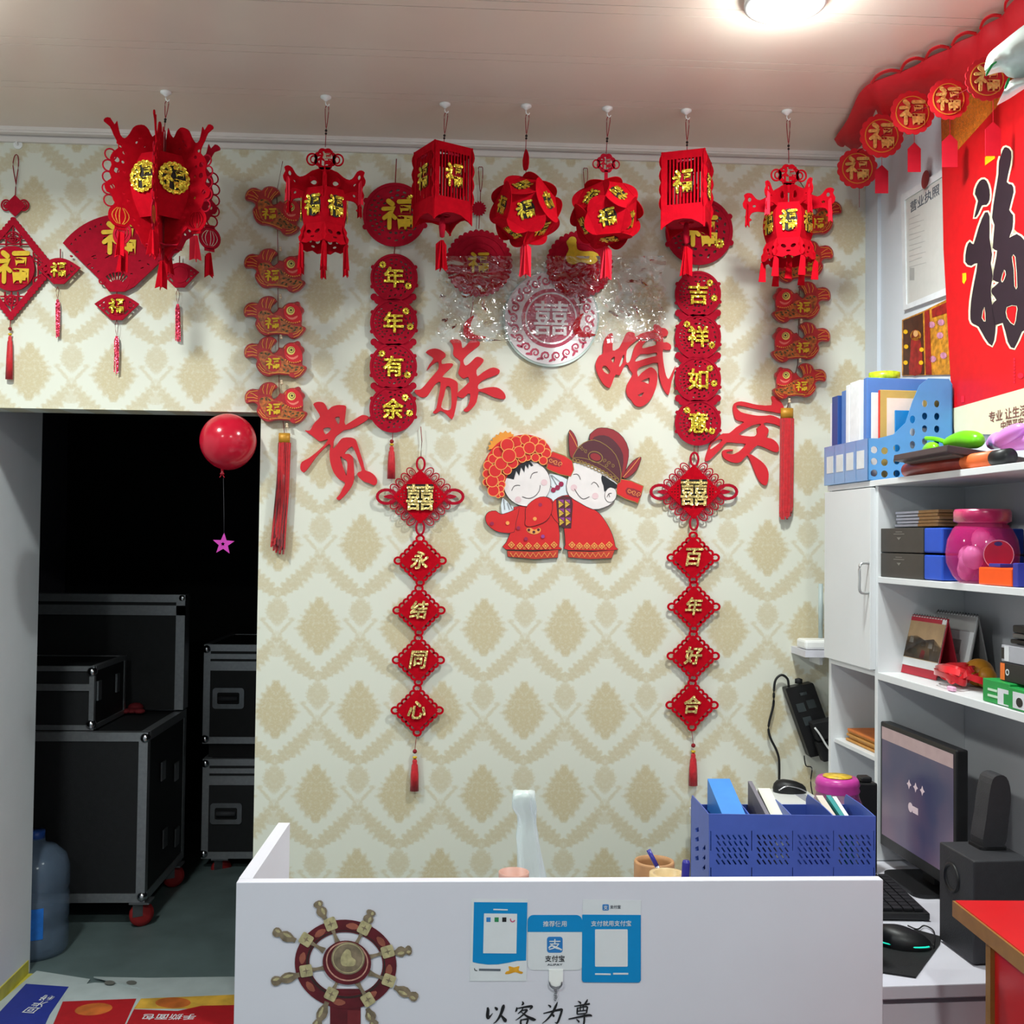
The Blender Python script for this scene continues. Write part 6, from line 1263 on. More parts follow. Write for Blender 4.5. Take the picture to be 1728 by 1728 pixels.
mb.tube([q0, q0+u*.02, q0+u*.35], [.006, .0075, .0078], 14); mb.obj('cap', PENB, t); mb = MB(); mb.tube([q0+u*.35, b0], .0068, 14); mb.obj('barrel', mat('marker_barrel', (60, 56, 150), rough=.4), t)
# ================================================================= shelf unit on the right wall
CB = .25
def rbox(mb, a0, a1, b0, b1, z0, z1, mi=0): return mb.para(R(a0, b0, z0), -RE*(a1-a0), RN*(b1-b0), (0, 0, z1-z0), mi)
def zR(px, py, b=CB): return Rab(px, py, b)[1]
def aR(px, b=CB, py=1000): return Rab(px, py, b)[0]
aF, aD, aN = aR(1399), aR(1479), 1.50
z1b, z1t = zR(1482, 820), zR(1482, 810); z2t, z2b = zR(1479, 973), zR(1479, 983); z3t, z3b = zR(1479, 1134), zR(1479, 1146)
SHW = mat('shelf_white_board', (220, 222, 224), rough=.4, var=.02, vs=5); SHB = mat('shelf_back_board', (190, 190, 194), rough=.6, var=.03, vs=5)
unit = thing('shelf_unit', 'white wall shelf unit with three long shelves and one cupboard door', 'shelf', R((aF+aN)/2, 0, .75))
def ub(name, a0, a1, b0, b1, za, zb, m=SHW): mb = MB(); mb.bev(R(a0, b0, za), -RE*(a1-a0), RN*(b1-b0), (0, 0, zb-za), .001); return mb.obj(name, m, unit)
WT = .018
ub('shelf', aF, aN, .004, CB+.006, z1b, z1t); ub('shelf', aD+WT/2, aN, .004, CB, z2b, z2t); ub('shelf', aD+WT/2, aN, .004, CB, z3b, z3t)
ub('upright', aF, aF+WT, .004, CB, .752, z1b); ub('upright', aD-WT/2, aD+WT/2, .004, CB, .752, z1b); ub('upright', aN-WT, aN, .004, CB, 0, z1b)
ub('back_board', aF+WT, aN-WT, .0, .004, .752, z1b, SHB)
zdb = zR(1440, 1121); zcs = zR(1438, 1262)
ub('shelf', aF+WT, aD-WT/2, .004, CB, zdb-.016, zdb); ub('shelf', aF+WT, aD-WT/2, .004, CB-.01, zcs-.012, zcs)
dr = ub('door', aF+.003, aD-.004, CB, CB+.016, zdb+.002, z1b-.004)
ha = aR(1466, CB+.016); hz0, hz1 = zR(1466, 1000), zR(1466, 950)
mb = MB(); P = lambda b, z: R(ha, CB+.016+b, z); mb.tube(osm([P(0, hz1), P(.024, hz1-.004), P(.026, (hz0+hz1)/2), P(.024, hz0+.004), P(0, hz0)], 5), .004, 8); mb.obj('handle', mat('satin_handle', (190, 190, 190), rough=.3, metal=.6), dr)

# ---- poster, licence, picture on the right wall
POR = mat('poster_red', (206, 14, 24), rough=.42, var=.05, vs=40); POC = mat('poster_cream', (222, 216, 186), rough=.5, var=.03); POG = glitter('poster_gold_dust', (232, 134, 44), 500, .5, .2); POK = mat('poster_ink', (38, 26, 36), rough=.5, var=.1)
PY = mat('poster_yellow', (244, 190, 20), rough=.5); PT = mat('poster_brown_text', (130, 80, 70), rough=.6)
b0 = .012
t = thing('fu_poster', 'tall red poster with big black brush fu on the right wall', 'poster', RP(1660, 700, b0))
def rp(par, name, loops, mt, lay, th=.0008): mb = MB(); mb.flat(loops, lambda x, y: RP(x, y, b0+lay*.0006), RN*-th); return mb.obj(name, mt, par)
rp(t, 'sheet', [(1588, 200), (1740, 60), (1860, -40), (1860, 760), (1728, 712), (1610, 728), (1604, 640), (1592, 420)], POR, 1, .001)
rp(t, 'cream_footer', [(1605, 690), (1728, 655), (1860, 617), (1860, 770), (1728, 734), (1611, 732)], POC, 2)
rp(t, 'gold_dust_corner', [(1588, 200), (1740, 60), (1790, 18), (1790, 60), (1612, 258), (1590, 252)], POG, 2)
def FP(*q): return tr(q, 1600, 230, 4.67)
Pd = FP((210,455),(230,380),(265,340),(300,350),(325,420),(325,500),(300,540),(265,545),(235,610),(205,640),(235,510))
Pl = FP((290,600),(325,630),(325,800),(345,930),(335,1000),(350,1100),(335,1200),(345,1330),(370,1450),(370,1550),(345,1650),(290,1590),(240,1500),(200,1480),(175,1440),(180,1300),(205,1150),(230,1000),(180,1020),(135,990),(145,880),(170,830),(200,850),(240,720))
Pr = FP((455,85),(495,120),(490,220),(460,360),(500,380),(515,440),(480,580),(510,620),(505,730),(480,800),(540,770),(600,820),(640,900),(650,1200),(640,1480),(580,1540),(520,1670),(470,1620),(430,1470),(360,1490),(345,1330),(380,1290),(345,1240),(345,1200),(400,1150),(350,1130),(370,1000),(385,900),(350,880),(365,700),(345,640),(370,450),(395,300),(400,200),(430,110))
Ph = [FP((500,950),(530,950),(545,1190),(520,1180),(515,1050)), FP((440,1050),(455,1090),(430,1150),(415,1130)), FP((460,1345),(540,1335),(540,1400),(520,1490),(460,1430))]
ch = None
for P_, hs in ((Pd, []), (Pl, [FP((285,1340),(295,1460),(262,1430))]), (Pr, Ph)):
    S = smooth(P_, 2); rp(t, 'character_outline', [grow(S, 3.2)]+[grow(smooth(h, 2), -1.2) for h in hs], POC, 3); rp(t, 'character_stroke', [S]+[smooth(h, 2) for h in hs], POK, 4)
rp(t, 'gold_mark', FP((290,165),(330,130),(368,130),(366,175),(290,230)), PY, 3); rp(t, 'gold_mark', FP((112,1080),(140,1076),(142,1130),(125,1165),(112,1150)), PY, 3)
rp(t, 'seal', circ(1722, 634, 5, 14), PINKR, 3); rp(t, 'seal', rect(1622, 668, 1627, 679), PINKR, 3)
def rtext(par, s, px, py, h, mt, b, name='words', sx=1.0, slope=0.0):
    c = RP(px, py, b); mb = MB(); mb.glyph(s, c, RE*-1+V((0, 0, slope)), (0, 0, 1), h, .0006, bold=.006, sx=sx); return mb.obj(name, mt, par)
rtext(t, '专业 让生活', 1700, 698, .028, PT, b0+.0018, sx=1.1); rtext(t, '中国平安 P', 1712, 714, .022, MATS['poster_brown_text'], b0+.0018, sx=1.1)
for i in range(8): rp(t, 'small_character', rect(1710, 604+i*5.6, 1713, 607.6+i*5.6), PINKR, 3)
LIC = mat('licence_paper', (204, 204, 200), rough=.25, var=.03, coat=.3); LGF = mat('licence_frame', (222, 226, 230), rough=.25)
t = thing('licence_frame', 'framed pale business licence on the right wall beside the red poster', 'picture frame', RP(1555, 530, .004))
mb = MB(); F = lambda x, y: RP(x, y, .010); mb.flat([[(1520, 330), (1596, 282), (1596, 498), (1524, 524)], [(1526, 338), (1596, 294), (1596, 486), (1529, 514)]], F, RN*-.010); mb.obj('frame', LGF, t)
mb = MB(); mb.flat([(1526, 338), (1596, 294), (1596, 486), (1529, 514)], lambda x, y: RP(x, y, .006), RN*-.004); pa = mb.obj('paper', LIC, t)
mb = MB(); mb.flat(ell(1561, 303, 6, 16, .15, 20), lambda x, y: RP(x, y, .0115), RN*-.001); mb.obj('emblem', mat('licence_emblem', (150, 60, 60), rough=.5), pa)
c = RP(1560, 335, .0064); mb = MB(); mb.glyph('营业执照', c, RE*-1, (0, 0, 1), .034, .0005, bold=.006, sx=1.25); mb.obj('title', SGY, pa)
mb = MB()
for i in range(10): y = 362+i*9; mb.flat(stroke([(1534, y+8), (1552+(i*7 % 13), y)], 1.0), lambda x, y: RP(x, y, .0062), RN*-.0003)
mb.obj('small_print', mat('licence_faint_text', (160, 160, 158), rough=.6), pa, kind='stuff')
mb = MB(); mb.flat(rect(1535, 452, 1543, 473), lambda x, y: RP(x, y, .0062), RN*-.0003); mb.obj('stamp', MATS['licence_faint_text'], pa)
GPIC = mat('gilt_picture_print', (196, 132, 40), rough=.3, var=.5, vs=55); GPR = mat('gilt_picture_red', (150, 30, 28), rough=.35, var=.4, vs=60); GPP = mat('gilt_picture_pink', (196, 130, 160), rough=.35, var=.3, vs=60); GPD = mat('gilt_picture_dark', (70, 34, 20), rough=.35, var=.4, vs=40)
t = thing('gilt_picture', 'colourful gilt print of a red-robed figure above the blue folders', 'picture', RP(1560, 630, .003))
mb = MB(); mb.flat([(1522, 540), (1560, 524), (1598, 505), (1606, 632), (1522, 634)], lambda x, y: RP(x, y, .004), RN*-.004); sh = mb.obj('sheet', GPIC, t)
def gp(nm, pts, mt, lay=1): mb = MB(); mb.flat(pts, lambda x, y: RP(x, y, .004+.0006*lay), RN*-.0005); mb.obj(nm, mt, sh)
gp('dark_ground', [(1524, 541), (1557, 528), (1560, 632), (1524, 633)], GPD)
gp('red_robe', smooth([(1538, 565), (1545, 556), (1551, 566), (1556, 600), (1554, 630), (1534, 631), (1536, 600)], 2), GPR, 2); gp('halo', [circ(1545, 566, 9, 18), circ(1545, 566, 7, 18)][0], GPIC, 2); gp('face', ell(1545, 563, 4, 5.5, 0, 14), mat('picture_face', (224, 170, 110), rough=.4), 3)
gp('red_column', [(1560, 526), (1568, 522), (1572, 632), (1562, 632)], GPR, 2); gp('red_heading', [(1572, 522), (1597, 510), (1598, 528), (1573, 536)], GPR, 2)
for x, y in ((1572, 548), (1588, 544), (1574, 606), (1586, 566), (1592, 600)): gp('pink_flower', flower(x, y, 6), GPP, 2)
for i, (x, y) in enumerate(((1528, 560), (1529, 585), (1528, 612), (1555, 590), (1554, 612))): gp('gold_flower', flower(x, y, 4), PY, 3)
# white plastic bag with green print, hooked over the valance
BGW = mat('white_carrier_bag', (220, 232, 228), rough=.4, trans=.15, var=.1, vs=20); BGG = mat('green_bag_print', (20, 150, 70), rough=.45)
tb = 2.25; pts = [(1760, 20), (1728, 42), (1690, 72), (1668, 92), (1661, 112), (1664, 128), (1685, 120), (1698, 122), (1700, 138), (1692, 152), (1682, 178), (1700, 168), (1728, 150), (1760, 130)]
t = thing('carrier_bag', 'white plastic bag with green print, tied up at the top right', 'bag', TP(1715, 150, tb))
nu, nv = 14, 12; top_ = osm([(1661, 114), (1668, 92), (1690, 72), (1728, 42), (1770, 15)], 4); bot_ = osm([(1664, 128), (1690, 122), (1702, 130), (1728, 132), (1770, 120)], 4)
def bagsheet(tp_, bt_, off):
    vs = []; n = len(tp_)
    for i in range(n):
        for j in range(9):
            f = j/8; x = tp_[i][0]*(1-f)+bt_[i][0]*f; y = tp_[i][1]*(1-f)+bt_[i][1]*f
            vs.append(TP(x, y, tb+off-.06*math.sin(PI*f)+.012*mnoise.noise(V((i*.55, j*.7, off*9)))))
    return vs, [(i*9+j, i*9+j+1, (i+1)*9+j+1, (i+1)*9+j) for i in range(n-1) for j in range(8)]
mb = MB(); mb.add(*bagsheet(top_, bot_, .0), 0, True); mb.add(*bagsheet(top_, bot_, .05), 0, True); bo = mb.obj('bag', BGW, t, kind='stuff')
mb = MB(); mb.add(*bagsheet(osm([(1700, 140), (1712, 132), (1735, 128), (1770, 110)], 4), osm([(1682, 178), (1704, 166), (1735, 146), (1770, 128)], 4), .0), 0, True); h_ = mb.obj('bag_handle', BGW, t)
mb = MB(); mb.flat(stroke(osm([(1664, 128), (1668, 120), (1674, 110), (1682, 104)], 3), [2, 3, 4, 4, 4, 4, 4, 3, 3, 2]), lambda x, y: TP(x, y, tb-.065), FW*.001); mb.obj('green_print', BGG, bo)
mb = MB(); mb.flat(stroke(osm([(1703, 131), (1700, 140), (1696, 150)], 3), [2, 4, 4, 5, 4, 4, 2]), lambda x, y: TP(x, y, tb-.055), FW*.001); mb.obj('green_print', BGG, h_)

# ================================================================= on the top shelf
z0 = z1t+.001
SKB = mat('sky_blue_translucent_plastic', (92, 160, 222), rough=.3, trans=.25, var=.04); SKB2 = mat('holder_label', (214, 216, 218), rough=.5)
fa0, fa1 = aR(1392, .262, 780), aR(1465, .262, 780)
zlo = zR(1430, 747, .262)
t = thing('magazine_holder', 'sky blue four-slot magazine holder with white labels on the top shelf', 'file holder', R((fa0+fa1)/2, .14, z0))
mb = MB(); rbox(mb, fa0, fa1, .260, .263, z0, zlo); fr_ = mb.obj('front', SKB, t)
for i in range(4):
    f0 = fa0+(fa1-fa0)*(.06+.235*i); mb = MB(); rbox(mb, f0, f0+(fa1-fa0)*.16, .2632, .2638, z0+.035, z0+.085); mb.obj('label_card', SKB2, fr_)
side = [(.263, 0), (.263, zlo-z0), (.235, zlo-z0), (.19, zlo-z0+.012), (.155, .16), (.135, .22), (.115, .265), (.09, .285), (.03, .285), (.02, .27), (.02, 0)]
hs = [circ(.245, .02+.032*k, .010, 12) for k in range(3)]+[circ(.215, .018+.032*k, .010, 12) for k in range(3)]+[circ(.18, .02+.035*k, .010, 12) for k in range(3)]+[ell(.135, .03+.035*k, .008, .011, 0, 12) for k in range(5)]+[ell(.10, .04+.035*k, .008, .010, 0, 12) for k in range(6)]+[ell(.065, .04+.035*k, .008, .010, 0, 12) for k in range(6)]
for i in range(5):
    a = fa0+(fa1-fa0)*i/4; mb = MB(); mb.flat([side]+hs, lambda b, z: R(a, b, z0+z), RE*.0025); mb.obj('divider' if i < 4 else 'side_panel', SKB, t)
mb = MB(); rbox(mb, fa0, fa1, .020, .023, z0, z0+.27); mb.obj('back', SKB, t)
mb = MB(); rbox(mb, fa0, fa1, .023, .260, z0, z0+.002); mb.obj('base', SKB, t)
BINB = mat('navy_binder', (38, 72, 140), rough=.4, var=.04); BINW = mat('white_binder', (230, 232, 236), rough=.35); BINL = mat('mid_blue_binder', (78, 122, 190), rough=.4, var=.05)
def vol(name, label, cat, f0, f1, b1, zt_, mt, bb=.04):
    a0_, a1_ = fa0+(fa1-fa0)*f0, fa0+(fa1-fa0)*f1; mb = MB(); mb.bev(R(a0_, bb, z0+.0025), -RE*(a1_-a0_), RN*(b1-bb), (0, 0, zt_), .0015)
    return tag(mb.obj(name, mt, None, R((a0_+a1_)/2, b1, z0+.0025)), label, cat, 'binders in the magazine holder')
vol('binder', 'thin white binder at the far end of the magazine holder', 'binder', .03, .085, .250, .245, BINW)
vol('binder', 'navy blue binder, second in the magazine holder', 'binder', .09, .235, .252, .262, BINB)
vol('binder', 'mid blue binder with spine label in the magazine holder', 'binder', .27, .40, .245, .272, BINL)
vol('binder', 'slim white binder between blue and wide white binders', 'binder', .41, .485, .250, .283, BINW)
vol('binder', 'wide white binder in the middle of the magazine holder', 'binder', .52, .735, .252, .286, BINW)
bd = vol('binder', 'blue binder facing the viewer at the near end of the magazine holder', 'binder', .77, .84, .245, .288, BINL)
vol('brochure', 'white brochure with red stripe in front of the blue binder', 'brochure', .855, .87, .235, .245, mat('brochure_white', (222, 222, 222), rough=.5))
o = vol('booklet', 'gold booklet with red spine in the magazine holder', 'booklet', .88, .90, .215, .252, mat('gold_booklet', (190, 160, 90), rough=.45, var=.06))
mb = MB(); rbox(mb, fa0+(fa1-fa0)*.878, fa0+(fa1-fa0)*.903, .215, .217, z0+.003, z0+.253); mb2 = mb.obj('spine', mat('booklet_red_spine', (216, 44, 34), rough=.45), o)
mb = MB(); rbox(mb, fa0+(fa1-fa0)*.90, fa0+(fa1-fa0)*.904, .09, .195, z0+.12, z0+.232); mb.obj('cover_panel', mat('booklet_cover_panel', (224, 206, 196), rough=.5, var=.05), o)
o = vol('payment_card', 'blue card with white window leaning in the magazine holder', 'card', .915, .93, .175, .195, mat('card_blue', (24, 122, 190), rough=.4))
mb = MB(); rbox(mb, fa0+(fa1-fa0)*.93, fa0+(fa1-fa0)*.934, .07, .145, z0+.06, z0+.15); mb.obj('white_window', SWH, o)
# green tape roll on the binders
ga, gb2 = fa0+(fa1-fa0)*.60, .16; gz = z0+.0025+.288; mb = MB(); c = R(ga, gb2, gz); mb.lathe([(.030, 0), (.043, 0), (.043, .026), (.030, .026), (.030, 0)], c, 32)
tag(mb.obj('tape_roll', mat('green_printed_tape', (176, 200, 40), rough=.3, var=.35, vs=90), None, c), 'lime green printed tape roll on top of the binders', 'tape roll')
# red roll with black cap, dark tray, balloons
RRM = mat('red_brown_roll', (150, 50, 38), rough=.4, var=.12); RRO = mat('orange_label', (226, 104, 48), rough=.45, var=.1)
ra0, ra1 = aR(1530, .225, 800), aR(1702, .225, 785); r_ = .0185
t = thing('cardboard_tube', 'red-brown tube with orange band and black cap along the top shelf edge', 'tube', R(ra0, .225, z0))
ax = (RN, V((0, 0, 1)), -RE); c = R(ra0, .222, z0+r_)
L_ = ra1-ra0
mb = MB(); mb.lathe([(0, 0), (r_, 0), (r_, L_*.62), (0, L_*.62)], c, 24, ax); mb.obj('tube', RRM, t)
mb = MB(); mb.lathe([(r_*1.01, L_*.62), (r_*1.01, L_*.88), (r_*.9, L_*.88)], c, 24, ax); mb.obj('orange_band', RRO, t)
mb = MB(); mb.lathe([(r_*.9, L_*.87), (r_*1.0, L_*.88), (r_*1.0, L_*1.0), (0, L_*1.0)], c, 24, ax); mb.obj('cap', BLK, t)
TRY = mat('dark_brown_tray', (66, 56, 58), rough=.5, var=.08)
zt0 = z0+2*r_+.003
cN = Rza(1597, 762, zt0); cL = Rza(1507, 778, zt0)
PN, PL = R(cN[0], cN[1], zt0), R(cL[0], cL[1], zt0); ed = PL-PN; back = RN*-.22+V((0, 0, -.030))
t = thing('dark_tray', 'dark brown tray tipped over the tube and jutting off the top shelf', 'tray', PN)
nn = ed.cross(back).normalized(); nn = nn if nn.z > 0 else -nn
mb = MB(); mb.bev(PN, ed, back, nn*.016, .002); mb.obj('tray', TRY, t)
mb = MB(); mb.bev(PN+ed*.06+back*.1+nn*-.004, ed*.88, back*.8, nn*.005, .001); mb.obj('base_panel', mat('tray_base_panel', (120, 108, 104), rough=.6, var=.06), t)
LIME = mat('lime_balloon', (120, 206, 20), rough=.3, var=.1, vs=12); LILAC = mat('lilac_balloon', (220, 140, 226), rough=.28, var=.05, vs=10)
tz = lambda f, g: PN+ed*f+back*g+nn*.017
def sausage(mb, pts, rs): mb.tube(osm([tuple(p) for p in pts], 5), [rs(i/(len(osm([tuple(p) for p in pts], 5))-1)) for i in range(len(osm([tuple(p) for p in pts], 5)))], 14)
bell = lambda r: (lambda f: r*max(.06, math.sin(PI*min(1, max(0, f)))**.45))
t = thing('green_balloons', 'two lime green modelling balloons on the dark tray', 'balloon', tz(.6, .4))
mb = MB(); sausage(mb, [tz(.95, .35)+nn*.016, tz(.78, .3)+nn*.020, tz(.6, .25)+nn*.016], bell(.017)); mb.obj('balloon', LIME, t)
mb = MB(); sausage(mb, [tz(.62, .35)+nn*.03, tz(.4, .4)+nn*.036, tz(.2, .42)+nn*.030, tz(.1, .42)+nn*.024], bell(.022)); sausage(mb, [tz(.9, .3)+nn*.05, tz(.75, .33)+nn*.045, tz(.6, .35)+nn*.034], lambda f: .0055); mb.obj('balloon', mat('green_balloon', (104, 196, 24), rough=.3, var=.15, vs=20), t)
t = thing('lilac_balloon', 'lilac twisted modelling balloon lying across the dark tray', 'balloon', tz(.1, .6))
tw = tz(.02, .55)+nn*.022
mb = MB(); sausage(mb, [tw, tz(.14, .65)+nn*.036, tz(.3, .72)+nn*.040, tz(.36, .68)+nn*.026], bell(.020)); mb.obj('loop', LILAC, t)
mb = MB(); sausage(mb, [tw, tw-RE*.05+V((0, 0, .014)), tw-RE*.11+V((0, 0, .026))], bell(.020)); mb.obj('loop', LILAC, t)
mb = MB(); sausage(mb, [tw+V((0, 0, -.004)), tw-RE*.10+V((0, 0, .0))+RN*-.02, tw-RE*.22+V((0, 0, .010))+RN*-.02, tw-RE*.36+V((0, 0, .024))+RN*-.02], bell(.024)); mb.obj('long_tube', LILAC, t)

# ================================================================= on the second shelf
z0 = z2t+.001
BXB = mat('charcoal_box', (62, 58, 54), rough=.55, var=.08, vs=25); BXU = mat('royal_blue_sleeve', (30, 78, 190), rough=.5, var=.04); BXT = mat('box_faint_print', (120, 116, 110), rough=.5)
a0, a1, a2 = aR(1481, .24, 930), aR(1559, .24, 930), aR(1590, .24, 930); hb = (zR(1500, 891, .24)-z0-.004)/2
for i, l in enumerate(('lower charcoal box with blue end on the second shelf', 'upper charcoal box with blue end on the second shelf')):
    zz = z0+i*(hb+.003); t = thing('gift_box', l, 'box', R((a0+a2)/2, .12, zz), 'charcoal boxes with blue ends')
    mb = MB(); mb.bev(R(a0, .03, zz), -RE*(a1-a0), RN*.212, (0, 0, hb), .0015); bb_ = mb.obj('body', BXB, t)
    mb = MB(); mb.bev(R(a1, .032, zz+.001), -RE*(a2-a1), RN*.208, (0, 0, hb-.002), .004); mb.obj('end_sleeve', BXU, t)
    am = (a0+a1)/2; mb = MB(); mb.flat([(am-.012, zz+hb*.62), (am+.012, zz+hb*.62), (am, zz+hb*.50)], lambda a, z: R(a, .2425, z), RN*-.0005); rbox(mb, am-.03, am+.03, .2421, .2426, zz+hb*.74, zz+hb*.77); rbox(mb, am-.018, am+.018, .2421, .2426, zz+hb*.83, zz+hb*.86); mb.obj('faint_print', BXT, bb_, kind='stuff')
KRF = mat('kraft_envelope', (178, 134, 86), rough=.6, var=.06); WEN = mat('white_sheet_ends', (206, 206, 222), rough=.6)
zz = z0+2*(hb+.003)+.001; e0, e1, e2 = aR(1514, .2, 880), aR(1556, .2, 880), aR(1590, .2, 880)
for i in range(5):
    t = thing('envelope', ['bottom', 'second', 'third', 'fourth', 'top'][i]+' kraft envelope of the pile on the charcoal boxes', 'envelope', R((e0+e2)/2, .1, zz+i*.0085), 'kraft envelopes on the boxes'); j = .004*((i*7) % 3-1)
    mb = MB(); mb.bev(R(e1+j, .04, zz+i*.0085), -RE*(e2-e1), RN*.17, (0, 0, .0075), .001); mb.obj('envelope', KRF, t)
    mb = MB(); mb.para(R(e0+.01*(i % 2)+j, .045, zz+i*.0085+.0008), -RE*(e1-e0), RN*.16, (0, 0, .006)); mb.obj('sheets', WEN, t)
# pink jar of balloons
PJ = mat('pink_clear_plastic', (226, 50, 130), rough=.08, var=.02, alpha=.42); PJL = mat('pink_lid', (214, 40, 110), rough=.3, trans=.3, var=.04); PBA = mat('pink_balloon_latex', (250, 150, 214), rough=.4, var=.08)
ja, jb = a2+.090, .19; c = R(ja, jb, z0); r_ = .080; hj = TP(1652, 880, (c-CAMP).dot(FW)).z-z0
t = thing('balloon_jar', 'big clear pink jar with round label holding balloons, second shelf', 'jar', c)
mb = MB(); mb.lathe([(0, .002), (r_*.62, .0), (r_*.8, hj*.10), (r_*.98, hj*.32), (r_, hj*.5), (r_*.95, hj*.70), (r_*.80, hj*.88), (r_*.66, hj*.96), (r_*.66, hj)], c, 40); mb.obj('jar', PJ, t)
mb = MB(); mb.lathe([(0, hj+.028), (r_*.74, hj+.028), (r_*.78, hj+.022), (r_*.78, hj), (r_*.66, hj-.004)], c, 40); mb.obj('lid', PJL, t)
pv = (CAMP-c); pv.z = 0; pv.normalize(); pr_ = V((-pv.y, pv.x, 0))
la = c+pv*(r_*1.0)+pr_*r_*.42+V((0, 0, hj*.47)); lu = (pr_*math.cos(.3)-pv*.3)
mb = MB(); mb.flat([circ(0, 0, .033, 28), circ(0, 0, .0315, 28)], lambda x, y: la+lu*x+V((0, 0, y)), pv*-.0008); mb.obj('label_ring', mat('label_ring_pink', (240, 170, 190), rough=.4), t)
mb = MB(); mb.flat(circ(0, 0, .0315, 28), lambda x, y: la+lu*x+V((0, 0, y)), pv*-.0008); lo_ = mb.obj('label', mat('crimson_label', (190, 24, 60), rough=.4, var=.08), t)
mb = MB(); mb.flat(ell(-.001, .024, .009, .005, 0, 14), lambda x, y: la+lu*x+V((0, 0, y))+pv*.0004, pv*-.0006); mb.obj('label_mark', mat('label_navy', (60, 40, 110), rough=.4), lo_)
rn = random.Random(8)
for i in range(9):
    q = c+V((rn.uniform(-.035, .035), rn.uniform(-.04, .04), .03+.014*i if i < 6 else .06)); mb = MB(); mb.ball(q, .021, 12, 0, (1, 1.1, 1.3)); mb.obj('balloon', PBA, t)
OR = mat('orange_plastic', (250, 84, 4), rough=.4, var=.03); NVY = mat('dispenser_blue', (44, 52, 150), rough=.4)
o0, o1 = aR(1656, .235, 970), aR(1712, .235, 970); t = thing('tape_dispenser', 'bright orange and blue tape dispenser at the edge of the second shelf', 'tape dispenser', R(o0, .23, z0)); hh = zR(1680, 958, .24)-z0
mb = MB(); mb.bev(R(o0, .18, z0), -RE*(o1-o0), RN*.062, (0, 0, hh), .003); mb.obj('body', OR, t)
mb = MB(); mb.bev(R(o1+.001, .18, z0), -RE*.02, RN*.06, (0, 0, hh+.012), .002); mb.bev(R(o0+.022, .20, hh+z0+.0005), -RE*.045, RN*.03, (0, 0, .008), .001); mb.obj('cutter', NVY, t, kind='stuff')
mb = MB(); k0 = aR(1722, .12, 900); mb.bev(R(k0+.02, .01, z0), -RE*.05, RN*.08, (0, 0, .20), .002); tag(mb.obj('kraft_box', KRF, None, R(k0, .16, z0)), 'tan kraft box cut by the right edge on the second shelf', 'box')

# ================================================================= on the third shelf
z0 = z3t+.001
def calendar(label, p, ux, w, h, lean, cov, group, red):
    """A-frame desk calendar; p near-left foot, ux along its width, front leaning back"""
    ux = V(ux).normalized(); n = ux.cross(V((0, 0, 1))); p = V(p)            # n points to the viewer side
    t = thing('desk_calendar', label, 'calendar', p+ux*w/2-n*.04, group)
    tf = V((0, 0, h))-n*lean; mb = MB(); mb.para(p, ux*w, tf, -n*.003); fr = mb.obj('front_board', red, t)
    mb = MB(); mb.para(p-n*(2*lean), ux*w, V((0, 0, h))+n*lean, n*.003); mb.obj('back_board', red, t)
    mb = MB(); up = tf.normalized(); nn2 = ux.cross(up); L = tf.length
    mb.flat(rect(.003, L*.14, w-.003, L*.99), lambda x, y: p+ux*x+up*y+nn2*.002, nn2*-.002); pg = mb.obj('page', WHTP, t)
    for nm, pts, mt in cov:
        mb = MB(); mb.flat([(x*w, y*L) for x, y in pts], lambda x, y: p+ux*x+up*y+nn2*.003, nn2*-.0008); mb.obj(nm, mt, pg)
    mb = MB()
    for i in range(16): c = p+tf+ux*(w*(i+.5)/16); mb.tube([c+n*.004-up*.004, c+V((0, 0, .004)), c-n*.005-up*.004], .0008, 5)
    mb.obj('wire_binding', BLK, t, kind='stuff'); return t
CRD = mat('calendar_red', (182, 36, 54), rough=.5, var=.04); PHO = mat('photo_tan', (184, 150, 110), rough=.4, var=.15, vs=20); PH2 = mat('photo_dark_crowd', (70, 60, 54), rough=.4, var=.5, vs=60); PHW = mat('photo_white_shirts', (206, 202, 196), rough=.5)
f1, f2 = Rza(1508, 1131, z0), Rza(1579, 1148, z0); pA, pB = R(f1[0], f1[1], z0), R(f2[0], f2[1], z0); w = (pB-pA).length
def squash(x): return x
cal = [('photo', [(.02, .27), (.99, .27), (.99, .90), (.02, .90)], PHO), ('red_heading', [(.02, .90), (.9, .90), (.9, .97), (.02, .97)], CRD), ('crowd', [(.02, .28), (.99, .28), (.99, .52), (.8, .64), (.6, .60), (.4, .66), (.2, .62), (.02, .70)], PH2)]
for i, (x, y) in enumerate(((.16, .60), (.30, .58), (.45, .57), (.60, .55), (.75, .53), (.88, .50))): cal.append(('white_shirt', [(x-.05, y-.05), (x+.05, y-.05), (x+.04, y+.06), (x-.04, y+.06)], PHW))
cal.append(('red_robe', [(.55, .30), (.66, .30), (.66, .42), (.58, .44)], CRD)); cal.append(('table', [(.2, .34), (.5, .34), (.46, .44), (.28, .44)], mat('photo_grey_green', (130, 134, 116), rough=.5, var=.3, vs=50)))
calendar('desk calendar with a photograph of a seated crowd, red base', pA, pB-pA, w, .155, .035, cal, 'desk calendars on the third shelf', CRD)
g1 = Rza(1592, 1122, z0); q = R(g1[0]-.05, .10, z0); uxx = (pB-pA).normalized()
GRC = mat('calendar_grey', (176, 174, 172), rough=.5, var=.04)
